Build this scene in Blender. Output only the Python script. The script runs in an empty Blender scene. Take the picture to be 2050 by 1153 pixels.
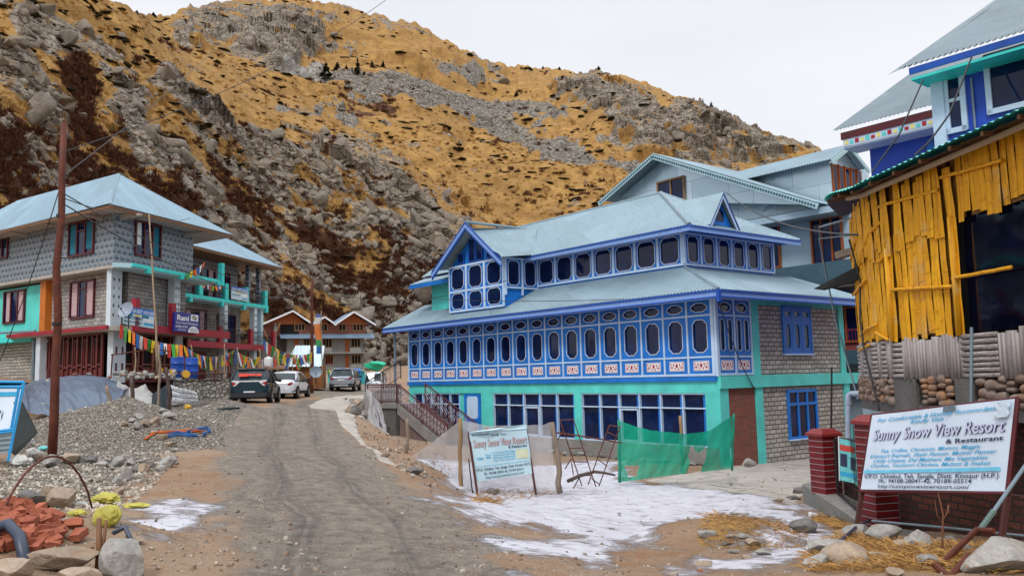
import bpy, math, random
import numpy as np
from math import radians, sin, cos, tan, pi, sqrt, atan2, degrees, floor
from mathutils import Vector, Matrix
random.seed(7)
RNG = np.random.default_rng(11)
SC = bpy.context.scene
COL = SC.collection
F = 1694.0; CX = 1025.0; CY = 576.5; PITCH = radians(6.05); ROLL = radians(1.31); H = 1.7
_f = Vector((0, cos(PITCH), sin(PITCH))); _r0 = Vector((1, 0, 0)); _u0 = Vector((0, -sin(PITCH), cos(PITCH)))
_rt = _r0 * cos(ROLL) - _u0 * sin(ROLL); _up = _r0 * sin(ROLL) + _u0 * cos(ROLL)
camd = bpy.data.cameras.new('camera'); cam = bpy.data.objects.new('camera', camd); COL.objects.link(cam)
cam.matrix_world = Matrix(((_rt.x, _up.x, -_f.x, 0), (_rt.y, _up.y, -_f.y, 0), (_rt.z, _up.z, -_f.z, H), (0, 0, 0, 1)))
camd.sensor_width = 36; camd.lens = 36 * F / 2050; camd.clip_start = .1; camd.clip_end = 5000
SC.camera = cam
def ray(px, py):
 a = (px - CX) / F; b = -(py - CY) / F
 return _f + _rt * a + _up * b
def atY(px, py, Y):
 d = ray(px, py); t = Y / d.y
 return Vector((d.x * t, Y, H + d.z * t))
def atZ(px, py, Z):
 d = ray(px, py); t = (Z - H) / d.z
 return Vector((d.x * t, d.y * t, Z))
FRAME = {}
def tag(o, label=None, cat=None, group=None, kind=None):
 if label: o['label'] = label
 if cat: o['category'] = cat
 if group: o['group'] = group
 if kind: o['kind'] = kind
 return o
def thing(name, label, cat, loc=(0, 0, 0), rot=0, group=None):
 o = bpy.data.objects.new(name, None); COL.objects.link(o)
 o.empty_display_size = .3
 o.location = loc; o.rotation_euler = (0, 0, rot)
 FRAME[o] = Matrix.Translation(Vector(loc)) @ Matrix.Rotation(rot, 4, 'Z')
 return tag(o, label, cat, group)
class MB:
 def __init__(s): s.v = []; s.f = []; s.n = 0
 def add(s, V, Fc):
  k = s.n
  V = [tuple(p) for p in V]
  s.v.extend(V); s.n += len(V)
  s.f.extend([tuple(i + k for i in f) for f in Fc])
  return s
 def quad(s, a, b, c, d): return s.add([a, b, c, d], [(0, 1, 2, 3)])
 def poly(s, P): return s.add(P, [tuple(range(len(P)))])
 def hexa(s, P):   # 8 points: bottom ring 0-3, top ring 4-7
  return s.add(P, [(0, 3, 2, 1), (4, 5, 6, 7), (0, 1, 5, 4), (1, 2, 6, 5), (2, 3, 7, 6), (3, 0, 4, 7)])
 def box(s, c, d, rz=0, tilt=None):
  c = Vector(c); x, y, z = d[0] / 2, d[1] / 2, d[2] / 2
  R = Matrix.Rotation(rz, 3, 'Z')
  if tilt: R = R @ tilt
  P = [c + R @ Vector(p) for p in ((-x, -y, -z), (x, -y, -z), (x, y, -z), (-x, y, -z), (-x, -y, z), (x, -y, z), (x, y, z), (-x, y, z))]
  return s.hexa(P)
 def prism(s, P, off):   # polygon extruded by vector off
  n = len(P); off = Vector(off)
  Q = [Vector(p) for p in P]; V = Q + [q + off for q in Q]
  Fc = [tuple(range(n))[::-1], tuple(range(n, 2 * n))] + [(i, (i + 1) % n, n + (i + 1) % n, n + i) for i in range(n)]
  return s.add(V, Fc)
 def tube(s, P, r, n=6, cap=True):
  P = [Vector(p) for p in P]; k = len(P)
  if not hasattr(r, '__len__'): r = [r] * k
  V = []; pn = None
  for i, p in enumerate(P):
   t = (P[min(i + 1, k - 1)] - P[max(i - 1, 0)])
   if t.length < 1e-9: t = Vector((0, 0, 1))
   t.normalize()
   if pn is None:
    a = Vector((0, 0, 1)) if abs(t.z) < .9 else Vector((1, 0, 0))
    u = t.cross(a).normalized()
   else:
    u = (pn - t * pn.dot(t))
    u = u.normalized() if u.length > 1e-6 else t.orthogonal().normalized()
   pn = u; w = t.cross(u)
   for j in range(n):
    a = 2 * pi * j / n
    V.append(p + (u * cos(a) + w * sin(a)) * r[i])
  Fc = []
  for i in range(k - 1):
   for j in range(n):
    a = i * n + j; b = i * n + (j + 1) % n
    Fc.append((a, b, b + n, a + n))
  if cap:
   Fc.append(tuple(range(n))[::-1]); Fc.append(tuple(range((k - 1) * n, k * n)))
  return s.add(V, Fc)
 def lathe(s, c, prof, n=16, axis=None):   # prof: (r,z)
  c = Vector(c); R = Matrix.Identity(3)
  if axis is not None: R = Vector((0, 0, 1)).rotation_difference(Vector(axis)).to_matrix()
  V = []; Fc = []
  for (r, z) in prof:
   for j in range(n):
    a = 2 * pi * j / n
    V.append(c + R @ Vector((r * cos(a), r * sin(a), z)))
  for i in range(len(prof) - 1):
   for j in range(n):
    a = i * n + j; b = i * n + (j + 1) % n
    Fc.append((a, b, b + n, a + n))
  Fc.append(tuple(range(n))[::-1]); Fc.append(tuple(range((len(prof) - 1) * n, len(prof) * n)))
  return s.add(V, Fc)
 def grid(s, G):  # G: list of rows of points
  m = len(G); n = len(G[0]); V = [p for r in G for p in r]
  Fc = [(i * n + j, i * n + j + 1, (i + 1) * n + j + 1, (i + 1) * n + j) for i in range(m - 1) for j in range(n - 1)]
  return s.add(V, Fc)
 def build(s, name, mat, parent=None, smooth=False, label=None, cat=None, group=None, kind=None, solid=0, auto=None):
  V = np.array([tuple(p) for p in s.v], dtype=np.float64).reshape(-1, 3)
  me = bpy.data.meshes.new(name)
  if parent is not None:
   fr = FRAME[parent]; origin = None
   Mi = np.array(fr.inverted())
  else:
   b = Vector((float((V[:, 0].min() + V[:, 0].max()) / 2), float((V[:, 1].min() + V[:, 1].max()) / 2), float(V[:, 2].min())))
   fr = Matrix.Translation(b); Mi = np.array(fr.inverted())
  L = V @ Mi[:3, :3].T + Mi[:3, 3]
  me.from_pydata(L.tolist(), [], s.f)
  nl = len(me.loops)
  li = np.empty(nl, dtype=np.int32); me.loops.foreach_get('vertex_index', li)
  npoly = len(me.polygons)
  pn = np.empty(npoly * 3); me.polygons.foreach_get('normal', pn); pn = pn.reshape(-1, 3)
  R = np.array(fr)[:3, :3]; pn = pn @ R.T
  lt = np.empty(npoly, dtype=np.int32); me.polygons.foreach_get('loop_total', lt)
  t = np.stack([-pn[:, 1], pn[:, 0], np.zeros(npoly)], 1)
  ln = np.linalg.norm(t, axis=1); flat = ln < .05
  t[flat] = (1, 0, 0); ln[flat] = 1; t /= ln[:, None]
  pn2 = pn.copy(); pn2[flat] = (0, 0, 1)
  w = np.cross(pn2, t); w /= np.maximum(np.linalg.norm(w, axis=1), 1e-9)[:, None]
  T = np.repeat(t, lt, 0); W_ = np.repeat(w, lt, 0); P = V[li]
  uv = np.stack([(P * T).sum(1), (P * W_).sum(1)], 1)
  ul = me.uv_layers.new(name='UVMap'); ul.data.foreach_set('uv', uv.astype(np.float32).ravel())
  if smooth: me.polygons.foreach_set('use_smooth', [True] * npoly)
  me.materials.append(mat)
  me.update()
  o = bpy.data.objects.new(name, me); COL.objects.link(o)
  if parent is not None:
   o.parent = parent; FRAME[o] = fr
  else:
   o.location = fr.to_translation(); FRAME[o] = fr
  if auto and smooth:
   try: me.set_sharp_from_angle(angle=radians(auto))
   except Exception: pass
  return tag(o, label, cat, group, kind)
class Wall:   # vertical plane; u along angle, n = outward normal
 def __init__(s, A, ang, side=-1):
  s.A = Vector((A[0], A[1], 0)); a = radians(ang); s.d = Vector((cos(a), sin(a), 0))
  s.nv = Vector((-s.d.y, s.d.x, 0)) * side
  s.ang = a
 def pt(s, u, z, o=0): return s.A + s.d * u + s.nv * o + Vector((0, 0, z))
 def uz(s, px, py, o=0):
  d = ray(px, py); O = Vector((0, 0, H)); A = s.A + s.nv * o
  t = (A - O).dot(s.nv) / d.dot(s.nv); P = O + d * t
  return ((P - A).dot(s.d), P.z)
 def box(s, mb, u0, u1, z0, z1, o0=0, o1=.05):
  return mb.hexa([s.pt(u0, z0, o0), s.pt(u1, z0, o0), s.pt(u1, z0, o1), s.pt(u0, z0, o1),
      s.pt(u0, z1, o0), s.pt(u1, z1, o0), s.pt(u1, z1, o1), s.pt(u0, z1, o1)])
 def prism(s, mb, P, o0=0, o1=.05):
  Q = [s.pt(u, z, o0) for u, z in P]
  return mb.prism(Q, s.nv * (o1 - o0))
 def strip(s, mb, P, w, o0, o1, closed=False):   # thin band of width w along polyline P in the wall plane
  n = len(P); m = n if closed else n - 1
  for i in range(m):
   a = Vector(P[i]); b = Vector(P[(i + 1) % n]); t = (b - a)
   if t.length < 1e-6: continue
   t.normalize(); q = Vector((-t.y, t.x)) * w / 2; e = t * w * .35
   s.prism(mb, [tuple(a - q - e), tuple(b - q + e), tuple(b + q + e), tuple(a + q - e)], o0, o1)
 def ring(s, mb, rect, octo, o0, o1):  # panel with an eight-sided hole
  u0, u1, z0, z1 = rect; a0, a1, b0, b1, c, d = octo
  I = [(a0 + c, b0), (a1 - c, b0), (a1, b0 + d), (a1, b1 - d), (a1 - c, b1), (a0 + c, b1), (a0, b1 - d), (a0, b0 + d)]
  O = [(a0 + c, z0), (a1 - c, z0), (u1, b0 + d), (u1, b1 - d), (a1 - c, z1), (a0 + c, z1), (u0, b1 - d), (u0, b0 + d)]
  C = {1: (u1, z0), 3: (u1, z1), 5: (u0, z1), 7: (u0, z0)}
  V = []; Fc = []
  for o in (o0, o1):
   V += [s.pt(p[0], p[1], o) for p in I] + [s.pt(p[0], p[1], o) for p in O] + [s.pt(*C[k], o) for k in (1, 3, 5, 7)]
  for i in range(8):
   j = (i + 1) % 8
   Fc.append((20 + i, 20 + j, 28 + j, 28 + i))
   Fc.append((i, j, 20 + j, 20 + i))
   if i % 2 == 1: Fc.append((28 + i, 28 + j, 36 + i // 2))
  Rr = [8 + 0, 8 + 1, 16, 8 + 2, 8 + 3, 17, 8 + 4, 8 + 5, 18, 8 + 6, 8 + 7, 19]
  for i in range(12):
   a, b = Rr[i], Rr[(i + 1) % 12]; Fc.append((a, b, b + 20, a + 20))
  return mb.add(V, Fc)
 def octo(s, a0, a1, b0, b1, c, d):
  return [(a0 + c, b0), (a1 - c, b0), (a1, b0 + d), (a1, b1 - d), (a1 - c, b1), (a0 + c, b1), (a0, b1 - d), (a0, b0 + d)]
class Quad:    # bilinear patch from four corners TL, TR, BR, BL ; s right 0..1, t up 0..1
 def __init__(q, TL, TR, BR, BL, nsign=1, wave=None):
  q.c = [Vector(p) for p in (TL, TR, BR, BL)]
  q.n = (q.c[1] - q.c[3]).cross(q.c[0] - q.c[2]).normalized() * nsign; q.wave = wave
  q.w = ((q.c[1] - q.c[0]).length + (q.c[2] - q.c[3]).length) / 2; q.h = ((q.c[0] - q.c[3]).length + (q.c[1] - q.c[2]).length) / 2
 def pt(q, s, t, o=0):
  a = q.c[0].lerp(q.c[1], s); b = q.c[3].lerp(q.c[2], s)
  if q.wave: o = o + q.wave(s, t)
  return b.lerp(a, t) + q.n * o
 def patch(q, mb, s0, s1, t0, t1, o, n=1, m=1):
  G = [[q.pt(s0 + (s1 - s0) * i / n, t0 + (t1 - t0) * j / m, o) for i in range(n + 1)] for j in range(m + 1)]
  return mb.grid(G)
 def slab(q, mb, o0, o1, n=1, m=1, s0=0, s1=1, t0=0, t1=1):
  for k in range(n):
   for l in range(m):
    a, b = s0 + (s1 - s0) * k / n, s0 + (s1 - s0) * (k + 1) / n; c, d = t0 + (t1 - t0) * l / m, t0 + (t1 - t0) * (l + 1) / m
    mb.hexa([q.pt(a, c, o0), q.pt(b, c, o0), q.pt(b, c, o1), q.pt(a, c, o1), q.pt(a, d, o0), q.pt(b, d, o0), q.pt(b, d, o1), q.pt(a, d, o1)])
_tc = {}
def glyphs(txt, shear=0, bold=0, res=2):
 k = (txt, shear, bold)
 if k in _tc: return _tc[k]
 cu = bpy.data.curves.new('t', 'FONT'); cu.body = txt; cu.shear = shear; cu.offset = bold; cu.resolution_u = res; cu.fill_mode = 'FRONT'
 ob = bpy.data.objects.new('t', cu); COL.objects.link(ob)
 dg = bpy.context.evaluated_depsgraph_get(); me = ob.evaluated_get(dg).to_mesh()
 V = np.array([v.co[:2] for v in me.vertices]); Fc = [tuple(p.vertices) for p in me.polygons]
 ob.evaluated_get(dg).to_mesh_clear(); bpy.data.objects.remove(ob); bpy.data.curves.remove(cu)
 V[:, 0] -= V[:, 0].min(); w = V[:, 0].max(); V[:, 0] /= w
 _tc[k] = (V, Fc, w); return _tc[k]
def text(mb, S, txt, u0, u1, z0, h, o, shear=0, bold=.01, sx=1, sz=1):
 """flat letters on surface S (Wall or Quad) between u0 and u1, baseline z0, capital height h"""
 V, Fc, w = glyphs(txt, shear, bold)
 mb.add([S.pt(u0 + (u1 - u0) * x, z0 + y / .70 * h, o) for x, y in V], Fc)
def _h(i, j, s=0):
 n = (i.astype(np.int64) * 374761393 + j.astype(np.int64) * 668265263 + s * 1442695041) & 0xffffffff
 n = ((n ^ (n >> 13)) * 1274126177) & 0xffffffff
 return ((n ^ (n >> 16)) & 0xffffff) / float(0xffffff)
def vnoise(x, y, s=0):
 x = np.asarray(x, float); y = np.asarray(y, float)
 i = np.floor(x); j = np.floor(y); a = x - i; b = y - j
 a = a * a * a * (a * (a * 6 - 15) + 10); b = b * b * b * (b * (b * 6 - 15) + 10)
 return (_h(i, j, s) * (1 - a) + _h(i + 1, j, s) * a) * (1 - b) + (_h(i, j + 1, s) * (1 - a) + _h(i + 1, j + 1, s) * a) * b
def fbm(x, y, o=5, s=0, g=.5):
 v = 0; a = 1; t = 0
 x = np.asarray(x, float); y = np.asarray(y, float)
 for k in range(o):
  v = v + a * (vnoise(x, y, s + k) - .5); t += a; a *= g
  x, y = x * 1.9 + y * .7 + 13.7, y * 1.9 - x * .7 + 5.1
 return v / t * 2
def facets(x, y, s=0, tilt=1.0):
 """angular blocks: nearest cell, random height + tilted plane; returns value, edge distance"""
 x = np.asarray(x, float); y = np.asarray(y, float)
 i = np.floor(x); j = np.floor(y)
 best = np.full(x.shape, 9.); sec = np.full(x.shape, 9.); val = np.zeros(x.shape)
 for di in (-1, 0, 1):
  for dj in (-1, 0, 1):
   a = i + di; b = j + dj
   cx = a + _h(a, b, s); cy = b + _h(a, b, s + 1)
   d = (x - cx) ** 2 + (y - cy) ** 2
   v = _h(a, b, s + 2) - .5 + tilt * ((x - cx) * (_h(a, b, s + 3) - .5) + (y - cy) * (_h(a, b, s + 4) - .5)) * 2
   m = d < best
   sec = np.where(m, best, np.minimum(sec, d)); val = np.where(m, v, val); best = np.where(m, d, best)
 return val, np.sqrt(sec) - np.sqrt(best)
def sstep(a, b, x):
 t = np.clip((x - a) / (b - a), 0, 1); return t * t * (3 - 2 * t)
def icosphere(sub):
 t = (1 + sqrt(5)) / 2
 V = [(-1, t, 0), (1, t, 0), (-1, -t, 0), (1, -t, 0), (0, -1, t), (0, 1, t), (0, -1, -t), (0, 1, -t), (t, 0, -1), (t, 0, 1), (-t, 0, -1), (-t, 0, 1)]
 V = [Vector(v).normalized() for v in V]
 Fc = [(0, 11, 5), (0, 5, 1), (0, 1, 7), (0, 7, 10), (0, 10, 11), (1, 5, 9), (5, 11, 4), (11, 10, 2), (10, 7, 6), (7, 1, 8), (3, 9, 4), (3, 4, 2), (3, 2, 6), (3, 6, 8), (3, 8, 9), (4, 9, 5), (2, 4, 11), (6, 2, 10), (8, 6, 7), (9, 8, 1)]
 for _ in range(sub):
  c = {}; N = []
  def mid(a, b):
   k = (min(a, b), max(a, b))
   if k not in c: V.append(((V[a] + V[b]) / 2).normalized()); c[k] = len(V) - 1
   return c[k]
  for a, b, d in Fc:
   x, y, z = mid(a, b), mid(b, d), mid(d, a); N += [(a, x, z), (b, y, x), (d, z, y), (x, y, z)]
  Fc = N
 return np.array([tuple(v) for v in V]), Fc
_ico = {k: icosphere(k) for k in (0, 1, 2, 3, 4)}
def rock(sub, seed, cuts=9, rough=.06, lo=.38, hi=.78):
 r = np.random.default_rng(seed); V, Fc = _ico[sub]; V = V.copy(); cuts = int(cuts * 1.7)
 for _ in range(cuts):
  n = r.normal(size=3); n /= np.linalg.norm(n); d = r.uniform(lo, hi)
  p = V @ n; m = p > d; V[m] -= np.outer(p[m] - d, n) * .92
 if rough:
  q = V * 2.2 + seed * 3.1
  V *= (1 + rough * (fbm(q[:, 0] + q[:, 2] * .6, q[:, 1] - q[:, 2] * .7, 4, seed))[:, None])
 return V, Fc
def rotm(r):
 q = r.normal(size=4); q /= np.linalg.norm(q); w, x, y, z = q
 return np.array([[1 - 2 * (y * y + z * z), 2 * (x * y - z * w), 2 * (x * z + y * w)], [2 * (x * y + z * w), 1 - 2 * (x * x + z * z), 2 * (y * z - x * w)], [2 * (x * z - y * w), 2 * (y * z + x * w), 1 - 2 * (x * x + y * y)]])
def merged(name, mat, base, P, S, seed=0, parent=None, smooth=False, flat=(1, 1, 1), upright=False, **kw):
 """many small copies of the base shapes in one mesh (uncountable stuff)"""
 r = np.random.default_rng(seed); Vs = []; Fs = []; k = 0
 for i in range(len(P)):
  V, Fc = base[i % len(base)]
  if upright:
   a = r.uniform(0, 2 * pi); R = np.array([[cos(a), -sin(a), 0], [sin(a), cos(a), 0], [0, 0, 1]])
  else: R = rotm(r)
  sc = np.array(flat) * r.uniform(.7, 1.3, 3)
  Q = (V * sc) @ R.T * S[i] + P[i]
  Vs.append(Q); Fs.append(np.array(Fc) + k); k += len(V)
 V = np.concatenate(Vs); Fa = np.concatenate(Fs)
 me = bpy.data.meshes.new(name)
 me.vertices.add(len(V)); me.vertices.foreach_set('co', V.astype(np.float32).ravel())
 m = Fa.shape[1]
 me.loops.add(Fa.size); me.loops.foreach_set('vertex_index', Fa.astype(np.int32).ravel())
 me.polygons.add(len(Fa)); me.polygons.foreach_set('loop_start', np.arange(0, Fa.size, m, dtype=np.int32))
 try: me.polygons.foreach_set('loop_total', np.full(len(Fa), m, dtype=np.int32))
 except Exception: pass
 me.materials.append(mat); me.update(calc_edges=True); me.validate()
 if smooth: me.polygons.foreach_set('use_smooth', [True] * len(me.polygons))
 o = bpy.data.objects.new(name, me); COL.objects.link(o)
 if parent is not None: o.parent = parent
 return tag(o, **kw)
class N:
 def __init__(s, name):
  s.m = bpy.data.materials.new(name); s.m.use_nodes = True; s.t = s.m.node_tree; s.t.nodes.clear()
  s.out = s.n('ShaderNodeOutputMaterial'); s.b = s.n('ShaderNodeBsdfPrincipled'); s.l(s.b.outputs[0], s.out.inputs[0])
 def n(s, k, **p):
  o = s.t.nodes.new(k)
  for a, b in p.items():
   if a in ('operation', 'blend_type', 'data_type', 'feature', 'distance', 'noise_dimensions', 'attribute_name', 'wave_type', 'bands_direction', 'offset', 'offset_frequency', 'invert', 'uv_map', 'layer_name', 'normalize', 'clamp_factor', 'squash', 'squash_frequency', 'wave_profile', 'voronoi_dimensions'): setattr(o, a, b)
   else: o.inputs[a.replace('_', ' ')].default_value = b
  return o
 def l(s, a, b): s.t.links.new(a, b)
 def val(s, i, v):
  if hasattr(v, 'links') or isinstance(v, bpy.types.NodeSocket): s.l(v, i)
  else: i.default_value = v
 def vec(s, x, sx, sy):
  t = s.n('ShaderNodeTexCoord'); q = s.n('ShaderNodeSeparateXYZ'); s.l(t.outputs['Object'], q.inputs[0]); o = s.n('ShaderNodeCombineXYZ'); s.l(s.math('MULTIPLY', x, sx), o.inputs[0]); s.l(s.math('MULTIPLY', q.outputs[1], sy), o.inputs[1]); return o.outputs[0]
 def math(s, op, a, b=None, c=None):
  o = s.n('ShaderNodeMath', operation=op); s.val(o.inputs[0], a)
  if b is not None: s.val(o.inputs[1], b)
  if c is not None: s.val(o.inputs[2], c)
  return o.outputs[0]
 def mix(s, f, a, b, bt='MIX'):
  o = s.n('ShaderNodeMix', data_type='RGBA', blend_type=bt); s.val(o.inputs[0], f); s.val(o.inputs[6], c4(a)); s.val(o.inputs[7], c4(b)); return o.outputs[2]
 def coord(s, which='Object', scale=1, sc3=None):
  t = s.n('ShaderNodeTexCoord'); m = s.n('ShaderNodeMapping')
  m.inputs['Scale'].default_value = sc3 or (scale,) * 3
  s.l(t.outputs[which], m.inputs[0]); return m.outputs[0]
 def noise(s, v, scale=5, detail=5, rough=.55, dist=0):
  o = s.n('ShaderNodeTexNoise', Scale=scale, Detail=detail, Roughness=rough, Distortion=dist); s.l(v, o.inputs['Vector']); return o.outputs['Fac']
 def vor(s, v, scale=5, feature='F1', out='Distance', rnd=1):
  o = s.n('ShaderNodeTexVoronoi', feature=feature, Scale=scale, Randomness=rnd); s.l(v, o.inputs['Vector']); return o.outputs[out]
 def ramp(s, f, stops, interp='LINEAR'):
  o = s.n('ShaderNodeValToRGB'); s.l(f, o.inputs[0]); e = o.color_ramp.elements; o.color_ramp.interpolation = interp
  while len(e) < len(stops): e.new(.5)
  for k, (p, c) in enumerate(stops): e[k].position = p; e[k].color = c4(c)
  return o.outputs[0]
 def step(s, f, a, b):
  if a > b: return s.ramp(f, [(b, (1, 1, 1)), (a, (0, 0, 0))])
  return s.ramp(f, [(a, (0, 0, 0)), (b, (1, 1, 1))])
 def attr(s, name):
  o = s.n('ShaderNodeAttribute', attribute_name=name); return o.outputs['Fac']
 def bump(s, h, dist=.01, strength=1, prev=None):
  o = s.n('ShaderNodeBump', Distance=dist, Strength=strength); s.l(h, o.inputs['Height'])
  if prev: s.l(prev, o.inputs['Normal'])
  s.l(o.outputs[0], s.b.inputs['Normal']); return o.outputs[0]
 def fin(s, col=None, rough=.6, metal=0, spec=.4):
  if col is not None: s.val(s.b.inputs['Base Color'], c4(col))
  s.val(s.b.inputs['Roughness'], rough); s.val(s.b.inputs['Metallic'], metal); s.b.inputs['Specular IOR Level'].default_value = spec
  return s.m
def c4(c):
 if isinstance(c, (tuple, list)): return tuple(c[:3]) + (1,)
 return c
def srgb(r, g, b, k=1.0):
 f = lambda x: ((x / 255 + .055) / 1.055) ** 2.4 if x > 10 else x / 255 / 12.92
 return (min(f(r) * k, .95), min(f(g) * k, .95), min(f(b) * k, .95))
def darker(c, k): return tuple(x * k for x in c)
def paint(name, col, var=.22, rough=.55, scale=2.2, dirt=.25, dcol=(.13, .10, .08), bump=.004, metal=0, spec=.4):
 m = N(name); v = m.coord('Object')
 a = m.noise(v, scale, 6, .6); b = m.noise(v, scale * 9, 4, .6)
 c = m.mix(m.step(a, .3, .7), darker(col, 1 - var), darker(col, 1 + var * .4))
 c = m.mix(m.math('MULTIPLY', m.step(b, .55, .78), dirt), c, dcol)
 m.bump(b, bump)
 r = m.math('ADD', m.math('MULTIPLY', a, .25), rough - .12)
 return m.fin(c, r, metal, spec)
def brickm(name, c1, c2, mort, w, h, ms=.012, bump=.012, off=.5, rough=.85, smooth=.1, var=.3, stain=.3, scol=(.09, .08, .07)):
 m = N(name); t = m.n('ShaderNodeTexCoord'); v = t.outputs['UV']
 nz = m.n('ShaderNodeTexNoise', Scale=1.6, Detail=2); m.l(v, nz.inputs['Vector'])
 vm = m.n('ShaderNodeVectorMath', operation='MULTIPLY_ADD'); m.l(nz.outputs['Color'], vm.inputs[0]); vm.inputs[1].default_value = (.04, .04, 0); m.l(v, vm.inputs[2])
 b = m.n('ShaderNodeTexBrick', offset=off); m.l(vm.outputs[0], b.inputs['Vector'])
 b.inputs['Color1'].default_value = c4(c1); b.inputs['Color2'].default_value = c4(c2); b.inputs['Mortar'].default_value = c4(mort)
 b.inputs['Scale'].default_value = 1; b.inputs['Mortar Size'].default_value = ms; b.inputs['Mortar Smooth'].default_value = smooth; b.inputs['Bias'].default_value = 0
 b.inputs['Brick Width'].default_value = w; b.inputs['Row Height'].default_value = h
 n = m.noise(v, 3, 6, .65); n2 = m.noise(v, 30, 3, .6)
 c = m.mix(var, b.outputs['Color'], m.mix(m.step(n2, .35, .7), (.02, .02, .02), (1, 1, 1)), 'SOFT_LIGHT')
 c = m.mix(m.math('MULTIPLY', m.step(n, .52, .75), stain), c, scol)
 hgt = m.math('SUBTRACT', m.math('MULTIPLY', n2, .35), b.outputs['Fac'])
 m.bump(hgt, bump)
 return m.fin(c, rough, 0, .25)
def rockm(name, c1, c2, c3=(.30, .19, .09), scale=1.5, amt=.35, bump=.03, spec=.25):
 m = N(name); v = m.coord('Object'); i = m.n('ShaderNodeObjectInfo').outputs['Random']
 a = m.noise(v, scale, 7, .65, .4); b = m.noise(v, scale * 7, 6, .7); cc = m.noise(v, scale * .7 + .1, 4, .5, 1.2)
 c = m.mix(m.step(a, .32, .68), c1, c2)
 c = m.mix(m.math('MULTIPLY', m.step(cc, .5, .68), amt), c, c3)
 c = m.mix(.5, c, m.mix(m.step(b, .25, .75), (.12, .12, .12), (.9, .9, .9)), 'SOFT_LIGHT')
 c = m.mix(m.math('MULTIPLY', m.step(m.vor(v, scale * 14, 'F1'), .25, .05), .35), c, (.06, .055, .05))
 k = m.n('ShaderNodeHueSaturation'); m.l(c, k.inputs['Color']); m.val(k.inputs['Value'], m.math('ADD', m.math('MULTIPLY', i, .35), .85))
 m.bump(m.math('ADD', b, m.math('MULTIPLY', a, 1.5)), bump * 1.8)
 return m.fin(k.outputs[0], .85, 0, spec)
def tin(name, col, rust=.25, rough=.42, metal=.25, patch=.25, panel=.9, rcol=(.14, .075, .04)):
 m = N(name); v = m.coord('UV'); vo = m.coord('Object')
 w = m.n('ShaderNodeTexBrick', offset=.37); m.l(v, w.inputs['Vector'])
 w.inputs['Color1'].default_value = (0, 0, 0, 1); w.inputs['Color2'].default_value = (1, 1, 1, 1); w.inputs['Mortar'].default_value = (.5, .5, .5, 1)
 w.inputs['Scale'].default_value = 1; w.inputs['Brick Width'].default_value = panel; w.inputs['Row Height'].default_value = 2.6; w.inputs['Mortar Size'].default_value = .006
 a = m.noise(vo, .9, 6, .6); st = m.noise(m.coord('UV', sc3=(6, .5, 1)), 1.5, 5, .65)
 c = m.mix(w.outputs['Color'], darker(col, 1 - patch), col)
 c = m.mix(m.math('MULTIPLY', m.step(a, .35, .7), .4), c, darker(col, .72))
 c = m.mix(m.math('MULTIPLY', m.step(st, .54, .74), rust), c, rcol)
 c = m.mix(m.math('MULTIPLY', w.outputs['Fac'], .55), c, darker(col, .35))
 c = m.mix(m.math('MULTIPLY', m.step(m.vor(m.coord('UV', sc3=(1, 1, 1)), 1.9, 'F1', rnd=.25), .045, .02), .8), c, (.05, .05, .05))
 m.bump(m.noise(vo, 3, 4, .6), .012)
 return m.fin(c, m.math('ADD', m.math('MULTIPLY', a, .3), rough - .15), metal, .5)
def woodm(name, c1, c2, sc3=(12, 12, 1.2), rough=.6, bump=.006):
 m = N(name); v = m.coord('Object', sc3=sc3)
 a = m.noise(v, 1.6, 6, .65, .6); b = m.noise(m.coord('Object'), 1.3, 4, .6)
 c = m.mix(m.step(a, .3, .7), c1, c2); c = m.mix(m.math('MULTIPLY', m.step(b, .45, .75), .5), c, darker(c1, .5))
 m.bump(a, bump); return m.fin(c, rough, 0, .4)
def plain(name, col, rough=.5, metal=0, spec=.5):
 m = N(name); a = m.noise(m.coord('Object'), 6, 5, .6)
 return m.fin(m.mix(m.step(a, .3, .7), darker(col, .82), darker(col, 1.05)), m.math('ADD', m.math('MULTIPLY', a, .2), rough - .1), metal, spec)
def glassm(name, c1, c2, rough=.06, scale=1.2, wob=.01):
 m = N(name); v = m.coord('Object'); a = m.noise(v, scale, 4, .6, 1.0)
 m.bump(m.noise(v, .9, 2, .5), wob); a = m.math('ADD', m.math('MULTIPLY', a, .75), m.math('MULTIPLY', m.n('ShaderNodeObjectInfo').outputs['Random'], .14))  # tint varied from pane to pane, putting differing reflections into the colour
 return m.fin(m.mix(m.step(a, .4, .66), c1, c2), rough, 0, .3)
MT = {}
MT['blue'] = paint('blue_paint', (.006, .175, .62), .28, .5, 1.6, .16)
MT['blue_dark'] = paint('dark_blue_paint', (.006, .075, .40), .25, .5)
MT['lilac'] = paint('lilac_white_paint', (.52, .68, .88), .16, .5, 2, .22, (.3, .28, .35))
MT['white'] = paint('white_paint', (.75, .77, .82), .12, .5, 2, .2)
MT['teal'] = paint('turquoise_paint', (.10, .66, .60), .25, .6, 1.1, .18, (.25, .42, .38))
MT['teal_b'] = paint('bright_turquoise_paint', (.05, .68, .64), .2, .55, 2, .15)
MT['palewall'] = paint('pale_blue_wall_paint', (.42, .62, .68), .15, .7, 1.2, .2, (.25, .27, .26))
MT['fasciap'] = paint('fascia_paint', (.33, .28, .62), .35, .55, 5, .2, (.5, .12, .25))
MT['glass'] = glassm('dark_blue_glass', (.003, .009, .045), (.008, .026, .12))
MT['glassb'] = glassm('blue_glass', (.002, .010, .05), (.007, .032, .14), .05)
MT['glassk'] = glassm('black_glass', (.002, .003, .010), (.004, .008, .03), .05)
MT['black'] = plain('black_interior', (.012, .010, .010), .8, 0, .2)
MT['block'] = brickm('grey_concrete_block', (.42, .40, .37), (.26, .25, .24), (.10, .092, .085), .40, .19, .013, .03, stain=.35, scol=(.15,.13,.11))
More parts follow.
